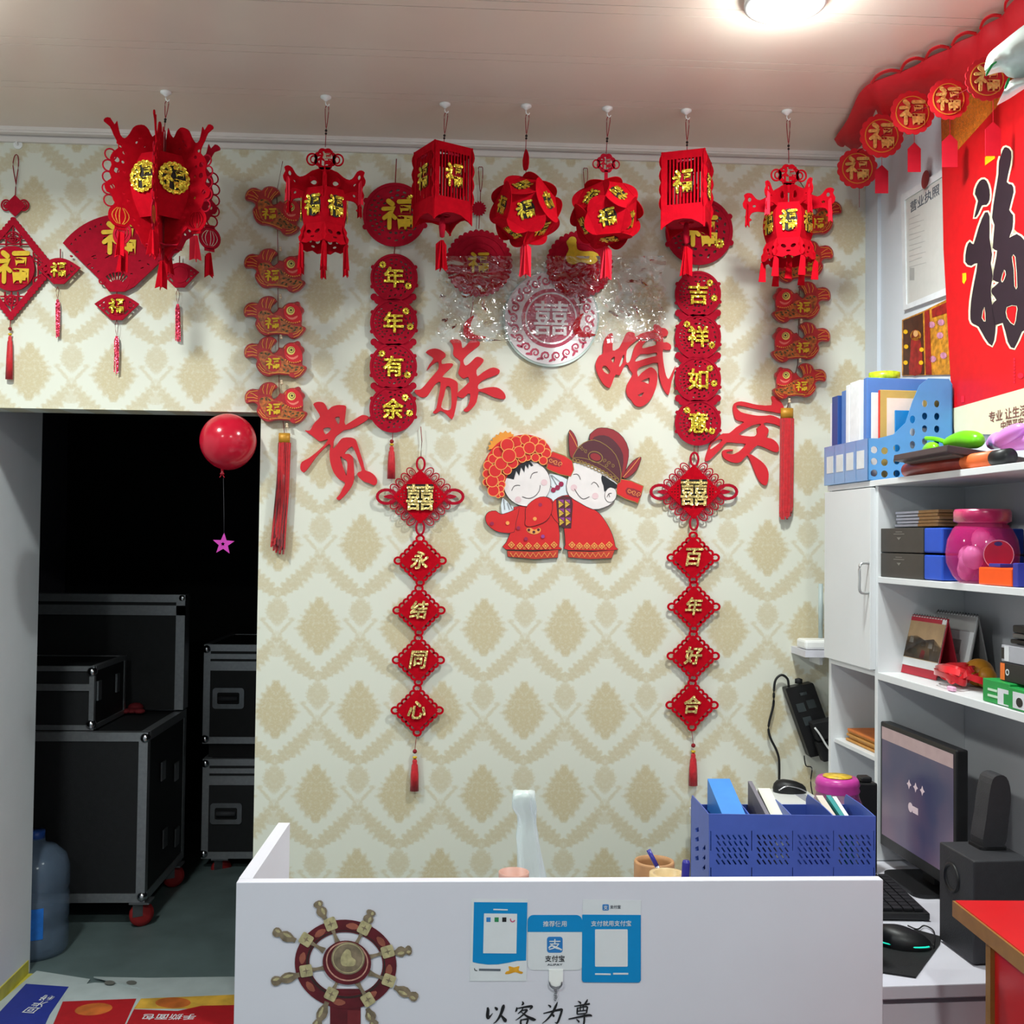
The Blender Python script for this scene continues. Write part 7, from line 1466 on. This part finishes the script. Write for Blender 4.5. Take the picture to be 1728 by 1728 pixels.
calendar('plain grey-white desk calendar standing behind the photo calendar', R(aR(1566, .10, 1100), .115, z0), uxx, w*.98, .165, .035, [('grey_heading', [(.02, .74), (.98, .74), (.98, .97), (.02, .97)], GRC), ('grey_panel', [(.3, .38), (.75, .38), (.75, .60), (.3, .60)], GRC), ('black_strip', [(.35, .27), (.72, .27), (.72, .31), (.35, .31)], INK)], 'desk calendars on the third shelf', mat('calendar_backing', (150, 148, 148), rough=.6))
# yellow-orange balloon, red ribbon heap, eraser
OCH = mat('ochre_balloon', (196, 130, 24), rough=.4, var=.06); ya, yb = aR(1652, .125, 1125), .125; c = R(ya, yb, z0); t = thing('ochre_bag', 'ochre yellow rounded pouch behind the red ribbon on the third shelf', 'pouch', c)
mb = MB(); mb.ball(c+V((0, 0, .034)), .034, 22, 0, (1.0, 1.2, 1.0)); mb.obj('pouch', OCH, t); mb = MB(); mb.ball(c-RE*.035+V((0, 0, .026)), .026, 16, 0, (.9, .9, 1.0)); mb.obj('flap', OCH, t)
RIB = mat('red_satin_ribbon', (214, 8, 28), rough=.3, var=.1, vs=40, sheen=.3); t = thing('red_ribbon', 'heap of shiny red ribbon at the edge of the third shelf', 'ribbon', R(aR(1612, .19, 1155), .19, z0))
rn = random.Random(2); c = R(aR(1610, .185, 1150), .185, z0)
for i in range(13):
    pts = []; a = rn.uniform(0, 6); cx_, cy_ = rn.uniform(-.035, .035), rn.uniform(-.03, .03)
    for k in range(9):
        f = k/8; rr = .038+.014*math.sin(3*f+i); pts.append(c-RE*(cx_*1.2+rr*math.cos(a+f*4.4)*1.3)+RN*(cy_+rr*.7*math.sin(a+f*4.4))+V((0, 0, .006+.034*abs(math.sin(f*PI+i))*(1 if i % 2 else .6))))
    P3 = [V(q) for q in osm([tuple(p) for p in pts], 3)]; vs = []; w_ = .016
    for k, p in enumerate(P3): tl = V((math.sin(k*.4+i)*.5, math.cos(k*.3)*.5, 1)).normalized(); vs += [p-tl*w_*.5+V((0, 0, w_*.5)), p+tl*w_*.5+V((0, 0, w_*.5))]
    mb = MB(); mb.add(vs, [(2*k, 2*k+1, 2*k+3, 2*k+2) for k in range(len(P3)-1)], 0, True); mb.obj('ribbon_loop', RIB, t)
mb = MB(); ea = Rza(1607, 1166, z0); mb.bev(R(ea[0]-.012, ea[1]-.004, z0), -RE*.026, RN*.012, (0, 0, .011), .003); tag(mb.obj('pink_eraser', mat('pale_pink_rubber', (232, 176, 206), rough=.5), None, R(ea[0], ea[1], z0)), 'tiny pale pink block in front of the red ribbon', 'eraser')
# small boxes at the right
GRN = mat('green_carton', (26, 146, 66), rough=.45, var=.05); GRL = mat('pale_green_print', (196, 222, 196), rough=.5); GBW = mat('carton_white', (214, 216, 220), rough=.45); ORB = mat('carton_orange', (236, 112, 40), rough=.45); GYB = mat('carton_grey', (170, 170, 178), rough=.4, var=.04); KBX = mat('carton_black', (28, 26, 28), rough=.4)
s0, s1, s2 = aR(1662, .235, 1180), aR(1708, .235, 1190), aR(1760, .235, 1200)
t = thing('light_bulb_box', 'green and white carton at the bottom of the small boxes, third shelf', 'box', R(s0, .2, z0)); hg = .050
mb = MB(); mb.bev(R(s0, .15, z0), -RE*(s1-s0), RN*.09, (0, 0, hg), .0012); bd_ = mb.obj('carton', GRN, t)
for i, (x0, x1, y0, y1, mt) in enumerate(((.20, .55, .52, .62, GRL), (.2, .62, .26, .36, GRL), (.58, .98, .04, .72, GBW), (.8, .98, .1, .55, GRN))):
    mb = MB(); rbox(mb, s0+(s1-s0)*x0, s0+(s1-s0)*x1, .2402, .2408+.0003*i, z0+hg*y0, z0+hg*y1); mb.obj('printed_panel', mt, bd_)
mb = MB(); mb.bev(R(s1+.002, .13, z0), -RE*(s2-s1), RN*.115, (0, 0, .045), .0012); o = mb.obj('light_bulb_box', GRN, None, R(s1, .2, z0)); tag(o, 'green and pale carton with dark picture, right edge of the third shelf', 'box')
mb = MB(); rbox(mb, s1+.02, s2-.004, .2452, .2458, z0+.004, z0+.038); p_ = mb.obj('pale_panel', GBW, o); mb = MB(); mb.flat(ell(s1+.045, z0+.018, .012, .010, 0, 14), lambda a, z: R(a, .2464, z), RN*-.0005); mb.obj('picture', KBX, p_)
zz = z0+hg+.001; m0 = aR(1688, .225, 1150)
o = thing('toner_box', 'black carton with orange end stacked on the green cartons', 'box', R(m0, .2, zz)); mb = MB(); mb.bev(R(m0, .14, zz), -RE*.12, RN*.085, (0, 0, .040), .0012); b_ = mb.obj('carton', KBX, o)
mb = MB(); rbox(mb, m0+.001, m0+.018, .2252, .2258, zz+.002, zz+.038); mb.obj('orange_panel', ORB, b_); mb = MB(); mb.flat([circ(m0+.028, zz+.02, .007, 14), circ(m0+.028, zz+.02, .0045, 14)], lambda a, z: R(a, .2258, z), RN*-.0006); mb.obj('ring_mark', GBW, b_)
zz2 = zz+.041; m1 = aR(1690, .22, 1130)
o = thing('toner_box', 'grey carton with white end stacked on the black carton', 'box', R(m1, .2, zz2)); mb = MB(); mb.bev(R(m1, .13, zz2), -RE*.12, RN*.09, (0, 0, .036), .0012); b_ = mb.obj('carton', GYB, o)
mb = MB(); rbox(mb, m1+.012, m1+.03, .2202, .2208, zz2+.002, zz2+.034); mb.obj('white_panel', GBW, b_); mb = MB(); rbox(mb, m1+.001, m1+.011, .2202, .2208, zz2+.006, zz2+.030); mb.obj('dark_panel', KBX, b_)
zz3 = zz2+.037; m2 = aR(1697, .20, 1110); o = thing('stapler', 'black stapler lying on the grey carton', 'stapler', R(m2, .18, zz3))
mb = MB(); mb.bev(R(m2, .16, zz3), -RE*.11, RN*.03, (0, 0, .010), .003); mb.obj('base', BLK, o); mb = MB(); mb.bev(R(m2+.004, .162, zz3+.012), -RE*.105, RN*.026, V((0, 0, .012)), .004); mb.obj('arm', STEEL, o); mb = MB(); mb.bev(R(m2+.006, .162, zz3+.025), -RE*.10, RN*.026, V((0, 0, .016)), .003); mb.obj('top', BLK, o)

# envelopes in the cubby
zz = zcs+.001; e0, e1 = aR(1438, .2, 1250), aD-WT/2-.004
for i in range(5):
    mb = MB(); mb.bev(R(e0+.006*((i*5) % 3), .05, zz+i*.0075), -RE*(e1-e0-.014), RN*(.17-.006*(i % 2)), (0, 0, .0068), .001)
    tag(mb.obj('envelope', mat('amber_envelope', (196, 140, 70), rough=.6, var=.08) if i < 4 else mat('orange_envelope', (214, 120, 50), rough=.55, var=.06), None, R((e0+e1)/2, .1, zz+i*.0075)), ['bottom', 'second', 'third', 'fourth', 'orange topmost'][i]+' envelope of the stack in the cubby under the door', 'envelope', 'envelopes in the cubby')
mb = MB()
for i in range(26):
    for j in range(9): pass
vs = []
for i in range(12):
    for j in range(8): vs.append(R(aF+.03+.012*i, .09+.016*j, zcs+.004+.012*abs(mnoise.noise(V((i*.7, j*.8, 3))))))
mb.add(vs, [(i*8+j, i*8+j+1, (i+1)*8+j+1, (i+1)*8+j) for i in range(11) for j in range(7)], 0, True); tag(mb.obj('clear_wrapper', FILM, None, R(aF+.08, .15, zcs)), 'crinkled clear plastic wrapper in the cubby beside the envelopes', 'wrapper')

# ================================================================= computer desk and what stands on it
nearA = Rza(1570, 1662, DZ)[0]; deskb = .60
cdk = thing('computer_desk', 'white computer desk along the right wall behind the reception panel', 'desk', R(nearA/2, .3, 0))
mb = MB(); mb.bev(R(.02, .002, DZ-.026), -RE*(nearA-.02), RN*deskb, (0, 0, .026), .002); mb.obj('worktop', WHT, cdk)
mb = MB(); rbox(mb, nearA-.05, nearA-.03, .01, deskb-.01, 0, DZ-.026); mb.obj('end_panel', WHT, cdk); mb = MB(); rbox(mb, nearA-.03, nearA-.012, .01, deskb-.01, DZ-.12, DZ-.04); mb.obj('drawer_front', WHT, cdk); mb = MB(); rbox(mb, .03, .05, .01, deskb-.01, 0, DZ-.026); mb.obj('end_panel', WHT, cdk)
z0 = DZ+.001
# monitor
tl, tr_, br, bl = TP(1483, 1209, 2.86), TP(1611, 1278, 2.46), TP(1588, 1512, 2.46), TP(1485, 1420, 2.86)
mu = (tr_-tl); mu.z = 0; mu.normalize(); mw = ((tr_-tl).length+(br-bl).length)/2; mh = ((tl-bl).length+(tr_-br).length)/2
zb = (bl.z+br.z)/2; zb = max(zb, DZ+.03); mn = mu.cross(V((0, 0, 1))); mo = V((bl.x, bl.y, zb)); mn = mn if mn.dot(CAMP-mo) > 0 else -mn
t = thing('monitor', 'black computer monitor showing a dim purple login screen', 'monitor', V((mo.x, mo.y, z0))+mu*mw/2)
MF = lambda x, y: mo+mu*x+V((0, 0, y))
mb = MB(); mb.bev(mo-mn*.03, mu*mw, mn*.03, (0, 0, mh), .004); cas = mb.obj('casing', BLK, t)
mb = MB(); mb.bev(mo-mn*.055+mu*mw*.15+V((0, 0, mh*.15)), mu*mw*.7, mn*.03, (0, 0, mh*.6), .01); mb.obj('rear_housing', BLK, t)
def screen_mat():
    m = bpy.data.materials.new('lock_screen'); m.use_nodes = True; nt = m.node_tree; b = nt.nodes['Principled BSDF']; tc = nt.nodes.new('ShaderNodeTexCoord'); nz = nt.nodes.new('ShaderNodeTexNoise'); nz.inputs['Scale'].default_value = 5; nt.links.new(tc.outputs['Object'], nz.inputs[0])
    r = nt.nodes.new('ShaderNodeValToRGB'); nt.links.new(nz.outputs[0], r.inputs[0]); r.color_ramp.elements[0].color = rgb(70, 72, 110); r.color_ramp.elements[1].color = rgb(120, 92, 118); r.color_ramp.elements[0].position = .35; r.color_ramp.elements[1].position = .65
    nt.links.new(r.outputs[0], b.inputs['Emission Color']); m.cycles.emission_sampling = 'NONE'; b.inputs['Emission Strength'].default_value = .5; b.inputs['Base Color'].default_value = (.01, .01, .012, 1); b.inputs['Roughness'].default_value = .25; return m
mb = MB(); mb.flat(rect(.012, .03, mw-.012, mh-.012), lambda x, y: MF(x, y)+mn*.0006, mn*-.001); scn = mb.obj('screen', screen_mat(), cas)
SCW = mat('screen_white_glow', (190, 170, 176), rough=.4, emis=.4); SCB = mat('screen_bar_glow', (150, 128, 128), rough=.4, emis=.4)
mb = MB(); mb.flat(rect(.012, mh-.045, mw-.012, mh-.012), lambda x, y: MF(x, y)+mn*.0012, mn*-.0005); mb.obj('title_bar', SCB, scn)
for i in range(3): mb = MB(); mb.flat(star(mw*.42+i*.035, mh*.60, .012, .006, 4), lambda x, y: MF(x, y)+mn*.0012, mn*-.0005); mb.obj('icon', SCW, scn)
mb = MB(); mb.flat(circ(mw*.44, mh*.43, .012, 14), lambda x, y: MF(x, y)+mn*.0012, mn*-.0005); mb.obj('icon', SCW, scn); mb = MB(); mb.flat(rect(mw*.47, mh*.40, mw*.54, mh*.45), lambda x, y: MF(x, y)+mn*.0012, mn*-.0005); mb.obj('icon', SCW, scn)
mb = MB(); c = mo+mu*mw*.5-mn*.035; mb.box(0, 0, 0, 0, 0, 0) if False else None; mb.para(c-mu*.03+V((0, 0, z0-c.z+.008)), mu*.06, mn*-.02, (0, 0, c.z-z0+mh*.3)); mb.obj('neck', BLK, t)
mb = MB(); cc = V((c.x, c.y, z0)); mb.flat(rrect(-.10, -.07, .10, .07, .03), lambda x, y: cc+mu*x+mn*(y+.01)+V((0, 0, .009)), (0, 0, -.009)); mb.obj('foot', BLK, t)
# keyboard, mouse mat, glowing mouse
k1, k2, k3 = ZP(1478, 1455, z0+.02), ZP(1570, 1540, z0+.02), ZP(1430, 1565, z0+.02)
KEYM = mat('keycap_black', (26, 26, 30), rough=.5); GLOW = mat('teal_led', (20, 200, 170), rough=.4, emis=.9)
ku = (k2-k1); ku.z = 0; kl = .27; ku.normalize(); kv = V((0, 0, 1)).cross(ku); kv = kv if kv.dot(RN) > 0 else -kv; ko = V((k2.x, k2.y, z0))-ku*kl
t = thing('keyboard', 'black keyboard on the computer desk beside the monitor', 'keyboard', ko+ku*kl/2)
mb = MB(); mb.bev(ko+V((0, 0, .002)), ku*kl, kv*.135, (0, 0, .016), .003); kb = mb.obj('base', BLK, t)
me_ = MB()
kc = 0
for r in range(5):
    for c in range(11):
        mb = MB(); o = ko+ku*(.008+c*.0232)+kv*(.012+r*.0235)+V((0, 0, .019)); mb.para(o, ku*.020, kv*.020, (0, 0, .006)); mb.obj('key', KEYM, kb)
p0, p1, p2 = ZP(1588, 1588, z0+.003), ZP(1542, 1648, z0+.003), ZP(1480, 1580, z0+.003)
mb = MB(); mb.flat([(1478, 1574), (1545, 1568), (1588, 1580), (1586, 1592), (1545, 1648), (1478, 1638), (1440, 1630), (1440, 1574)], lambda x, y: ZP(x, y, z0+.003), (0, 0, -.003)); tag(mb.obj('mouse_mat', BLKM, None, ZP(1520, 1605, z0)), 'black mouse mat at the near edge of the computer desk', 'mouse mat')
mc = ZP(1522, 1592, z0+.006); t = thing('gaming_mouse', 'black mouse with teal glowing edges on the mouse mat', 'mouse', V((mc.x, mc.y, z0+.003)))
ma = (ZP(1565, 1598, z0)-ZP(1490, 1588, z0)); ma.z = 0; ma.normalize(); mv = V((-ma.y, ma.x, 0)); n = 20; vs = []; rows = [(1, 0), (1.02, .25), (.96, .55), (.78, .82), (.45, .97), (.0, 1.0)]
for s_, h in rows: vs += [V((mc.x, mc.y, z0+.0035))+ma*(.058*s_*math.cos(2*PI*k/n))+mv*(.033*s_*math.sin(2*PI*k/n)*(1-.12*math.cos(4*PI*k/n)))+V((0, 0, .036*h*(1-.25*math.cos(2*PI*k/n)*s_))) for k in range(n)]
mb = MB(); mb.add(vs, [(i*n+k, i*n+(k+1) % n, (i+1)*n+(k+1) % n, (i+1)*n+k) for i in range(5) for k in range(n)], 0, True); mb.obj('shell', BLK, t)
for sgn in (-1, 1):
    mb = MB(); mb.tube([V((mc.x, mc.y, z0+.012))+ma*(.060*math.cos(a))+mv*(sgn*.0345*math.sin(a)) for a in [PI*(.15+.7*i/10) for i in range(11)]], .0016, 6); mb.obj('led_strip', GLOW, t)
mb = MB(); w0 = V((mc.x, mc.y, z0+.022))+ma*.062; mb.tube(osm([tuple(w0-V((0, 0, .012))), tuple(ZP(1576, 1572, z0+.004)), tuple(ZP(1560, 1562, z0+.004)), tuple(ZP(1548, 1568, z0+.004)), tuple(ZP(1532, 1562, z0+.004))], 5), .0016, 6); mb.obj('cable', BLK, t)
# subwoofer and satellite speaker
sn = ZP(1643, 1632, DZ); sz = 1.6-(1453-918)/FPX*((sn-CAMP).dot(FW)); sA = ZP(1585, 1421, sz); sC = TP(1719, 1452, (sn-CAMP).dot(FW))
u1 = sA-V((sn.x, sn.y, sz)); u1.z = 0; u2 = V((sC.x-sn.x, sC.y-sn.y, 0)); u1n = u1.normalized(); u2n = V((-u1n.y, u1n.x, 0)); u2n = u2n if u2n.dot(u2) > 0 else -u2n
SPK = mat('charcoal_speaker_vinyl', (44, 44, 48), rough=.55, var=.1, vs=40, bump=.3)
t = thing('subwoofer', 'black box subwoofer speaker standing on the computer desk', 'speaker', V((sn.x, sn.y, z0)))
mb = MB(); mb.bev(V((sn.x, sn.y, z0+.004)), u1, u2n*.125, (0, 0, sz-DZ-.004), .003); cb_ = mb.obj('cabinet', SPK, t)
pc = V((sn.x, sn.y, 0))+u1*.62; pz = DZ+(sz-DZ)*.72; mb = MB(); ax = (u1n, V((0, 0, 1)), -u2n); mb.lathe([(.031, 0), (.031, .003), (.026, .004), (.022, -.002), (.02, -.02), (0, -.02)], V((pc.x, pc.y, pz)), 24, ax); mb.obj('port', BLK, cb_)
for f, g in ((.1, .1), (.9, .1), (.1, .9), (.9, .9)): mb = MB(); c = V((sn.x, sn.y, z0))+u1*f+u2n*.125*g; mb.lathe([(0, 0), (.006, 0), (.006, .005), (0, .005)], c, 10); mb.obj('foot', GREYP, t)
sb = V((sn.x, sn.y, sz+.001))+u1*.70+u2n*.085
t = thing('satellite_speaker', 'small tilted black satellite speaker standing on the subwoofer', 'speaker', sb)
hv = V((0, 0, .145))+u2n*.018; wv_ = u1n*.05; dv = u2n*.055
mb = MB(); f = lambda x, y: sb+V((0, 0, .006))+u2n*(x+.0)+hv*(y/.145)-u1n*.025; mb.flat(smooth([(-.022, 0), (.022, 0), (.026, .05), (.024, .11), (.010, .145), (-.012, .148), (-.022, .13), (-.024, .06)], 3), f, u1n*.05); mb.obj('body', SPK, t)
mb = MB(); mb.flat(rrect(-.03, -.03, .03, .03, .01), lambda x, y: sb+u2n*x+u1n*y+V((0, 0, .006)), (0, 0, -.006)); mb.obj('stand', BLK, t)
# mouse on a white box, purple jar by the back wall
wq = Rza(1352, 1336, .83); wa, wb_ = max(.08, wq[0]), max(.33, wq[1]); bz = .829
t = thing('white_carton', 'long white carton on the computer desk under the spare mouse', 'box', R(wa+.1, wb_-.05, z0)); mb = MB(); mb.bev(R(max(.03, wa-.05), .262, z0), -RE*.34, RN*.17, (0, 0, bz-z0), .003); mb.obj('carton', WPLA, t)
mb = MB(); mb.flat(rect(0, 0, .3, .03), lambda x, y: R(max(.03, wa-.05)+.05+x, max(wb_, .34)-.02-y, bz+.0008), (0, 0, -.0006)); mb.obj('grey_print', GYB, t)
t = thing('spare_mouse', 'black mouse with a silver stripe lying on the white carton', 'mouse', R(wa, wb_, bz)); n = 18; vs = []; mc = R(wa+.0, wb_-.005, bz+.001); ma, mv = RN*-.9+RE*-.1, RE
for s_, h in rows: vs += [mc+ma*(.056*s_*math.cos(2*PI*k/n))+mv*(.032*s_*math.sin(2*PI*k/n))+V((0, 0, .036*h*(1-.2*math.cos(2*PI*k/n)*s_))) for k in range(n)]
mb = MB(); mb.add(vs, [(i*n+k, i*n+(k+1) % n, (i+1)*n+(k+1) % n, (i+1)*n+k) for i in range(5) for k in range(n)], 0, True); mb.obj('shell', BLK, t)
mb = MB(); mb.tube(osm([tuple(mc-mv*.033+ma*-.05+V((0, 0, .012))), tuple(mc-mv*.031+ma*-.02+V((0, 0, .024))), tuple(mc-mv*.031+ma*.02+V((0, 0, .018))), tuple(mc-mv*.03+ma*.045+V((0, 0, .008)))], 4), .0022, 6); mb.obj('silver_stripe', CHROME, t)
PUR = mat('purple_clear_plastic', (170, 60, 140), rough=.1, var=.02, alpha=.5); PUL = mat('magenta_lid', (190, 60, 150), rough=.3, var=.04)
jt = 2.62; jc = TP(1413, 1335, jt); kj = jt/1800; jc0 = V((jc.x, jc.y, z0)); hj = jc.z-z0
t = thing('sweet_jar', 'purple plastic jar with magenta lid behind the desk organiser', 'jar', jc0); r_ = 46*kj
mb = MB(); mb.lathe([(0, .002), (r_*.85, 0), (r_*.95, .02), (r_, hj*.5), (r_*.98, hj*.8), (r_*.76, hj*.97), (r_*.76, hj)], jc0, 36); mb.obj('jar', PUR, t)
mb = MB(); mb.lathe([(r_*.78, hj), (r_*.80, hj+.004), (r_*.76, hj+.012), (r_*.80, hj+.018), (r_*.76, hj+.028), (r_*.70, hj+.034), (0, hj+.036)], jc0, 36); ld_ = mb.obj('lid', PUL, t)
mb = MB(); mb.lathe([(0, hj+.0375), (r_*.52, hj+.0375), (r_*.52, hj+.036)], jc0, 28); st = mb.obj('lid_sticker', mat('yellow_lid_sticker', (214, 176, 50), rough=.4, var=.4, vs=60), ld_)
rn = random.Random(9)
for i in range(10): mb = MB(); mb.ball(jc0+V((rn.uniform(-.6, .6)*r_, rn.uniform(-.6, .6)*r_, .02+.016*i*.7)), .016, 10); mb.obj('sweet', mat('sweet_%d' % (i % 3), [(120, 70, 150), (200, 90, 120), (90, 60, 130)][i % 3], rough=.4), t)
mb = MB(); bb0 = TP(1462, 1330, 2.75); mb.bev(V((bb0.x-.03, bb0.y, z0)), (.06, 0, 0), (0, .05, 0), (0, 0, bb0.z-z0+.012), .004); mb.bev(V((bb0.x-.012, bb0.y+.005, bb0.z+.0125)), (.03, 0, 0), (0, .035, 0), (0, 0, .014), .004); tag(mb.obj('black_bottle', BLK, None, V((bb0.x, bb0.y, z0))), 'squat black bottle with a stepped cap behind the purple jar', 'bottle')
# power strip on the wall with plugs and cable
t = thing('power_strip', 'black power strip with plugs hung on the papered wall', 'power strip', WP(1360, 1215, 0))
pa_, pb_ = WP(1325, 1162, .03), WP(1372, 1152, .03); pc_ = WP(1357, 1276, .03); uu = (pb_-pa_); vv_ = (pc_-pa_); uu = uu.normalized()*uu.length; vn = V((uu.z, 0, -uu.x)).normalized(); vn = vn if vn.z < 0 else -vn; vv_ = vn*vv_.length
ps0 = WP(1325, 1162, .04); sk = V((.06, 0, 0))
def pq(x, y, d=.041): b = ps0+uu*x+(vv_+V((.035, 0, 0)))*y; b.y = -d; return b
mb = MB(); mb.flat(rrect(0, 0, 1, 1, .04), lambda x, y: pq(x, y), (0, .04, 0)); body = mb.obj('body', BLK, t)
SOC = mat('socket_grey', (52, 58, 60), rough=.5)
for x, y in ((.3, .30), (.68, .28), (.36, .5)): mb = MB(); mb.flat(rect(x-.14, y-.06, x+.14, y+.06), lambda a, b: pq(a, b, .0425), (0, .002, 0)); so = mb.obj('socket', SOC, body)
mb = MB(); mb.flat(rect(.42, .1, .66, .14), lambda a, b: pq(a, b, .0425), (0, .002, 0)); mb.obj('maker_plate', SOC, body)
mb = MB(); mb.lathe([(0, 0), (.012, 0), (.012, .014), (0, .018)], pq(.55, -.02, .025), 14); mb.obj('switch', BLKM, body)
for x0, y0, x1, y1, dd in ((.35, .50, 1.25, .76, .085), (.30, .78, 1.20, 1.06, .08)): mb = MB(); a = pq(x0, y0, dd); b = pq(x1, y0, dd); c = pq(x0, y1, dd); mb.bev(a, V((b.x-a.x, 0, b.z-a.z)), V((c.x-a.x, 0, c.z-a.z)), (0, dd-.043, 0), .004); mb.obj('plug', BLKM, t)
mb = MB(); mb.tube([WP(x, y, .02) for x, y in osm([(1331, 1160), (1329, 1146), (1319, 1139), (1309, 1147), (1306, 1165), (1305, 1190), (1297, 1225), (1300, 1245), (1311, 1268), (1315, 1290), (1314, 1345)], 4)], .004, 8); mb.obj('cable', BLK, t)
mb = MB(); mb.tube([WP(x, y, .09) for x, y in osm([(1375, 1228), (1384, 1240), (1396, 1260), (1410, 1275)], 4)], .003, 8); mb.obj('white_lead', WPLA, t)
mb = MB(); mb.tube([WP(x, y, .05) for x, y in osm([(1357, 1275), (1360, 1292), (1370, 1296), (1368, 1320), (1372, 1345)], 4)], .002, 6); mb.obj('thin_lead', BLK, t)
# little wall shelf with router
t = thing('router_shelf', 'short white wall shelf in the corner behind the cupboard', 'shelf', WP(1380, 1110, .0)); q0, q1 = WP(1357, 1097, .13), WP(1420, 1097, .13); zs = q0.z
mb = MB(); mb.box(q0.x, q1.x, -.14, 0, zs-.022, zs); mb.obj('board', WHT, t); mb = MB(); mb.box(q0.x+.06, q0.x+.07, -.10, 0, zs-.05, zs-.022); mb.obj('bracket', WPLA, t)
t = thing('router', 'white router with upright antenna on the little corner shelf', 'router', V((q0.x+.04, -.08, zs+.001)))
mb = MB(); mb.bev((q0.x+.003, -.13, zs+.001), (.11, 0, 0), (0, .09, 0), (0, 0, .030), .008); mb.obj('body', WPLA, t)
at = WP(1385, 985, .05); mb = MB(); mb.tube([V((at.x, -.05, zs+.02)), V((at.x, -.05, at.z))], .007, 10); mb.obj('antenna', mat('pale_grey_antenna', (176, 190, 190), rough=.4), t)

# ================================================================= red counter at the lower right
RC = mat('red_laminate', (206, 26, 30), rough=.3, var=.04, vs=10); GE = mat('gold_brown_edging', (150, 104, 50), rough=.4, var=.1, vs=40)
zc = .95; c0_ = ZP(1607, 1518, zc); c1_ = ZP(1728, 1612, zc); dv = c1_-c0_; dv.z = 0; dv.normalize(); rv = V((-dv.y, dv.x, 0)); rv = rv if rv.x > 0 else -rv
t = thing('red_counter', 'red laminate counter with gold-brown edging at the lower right', 'counter', V((c0_.x, c0_.y, 0)))
wid, dep = .42, .95
mb = MB(); mb.para(V((c0_.x, c0_.y, zc-.002))+dv*.004+rv*.004, rv*wid, dv*dep, (0, 0, .002)); mb.obj('top', RC, t)
mb = MB(); mb.para(V((c0_.x, c0_.y, zc-.030)), rv*(wid+.008), dv*(dep+.008), (0, 0, .028)); mb.obj('edging', GE, t)
mb = MB(); mb.para(V((c0_.x, c0_.y, 0))+dv*.05+rv*.05, rv*(wid-.08), dv*(dep-.08), (0, 0, zc-.03)); mb.obj('side_panel', RC, t)
mb = MB(); mb.para(V((c0_.x, c0_.y, 0))+dv*.042+rv*.042, rv*.018, dv*.018, (0, 0, zc-.03)); mb.obj('corner_trim', GE, t)
bpy.data.objects.remove(_fo, do_unlink=True)
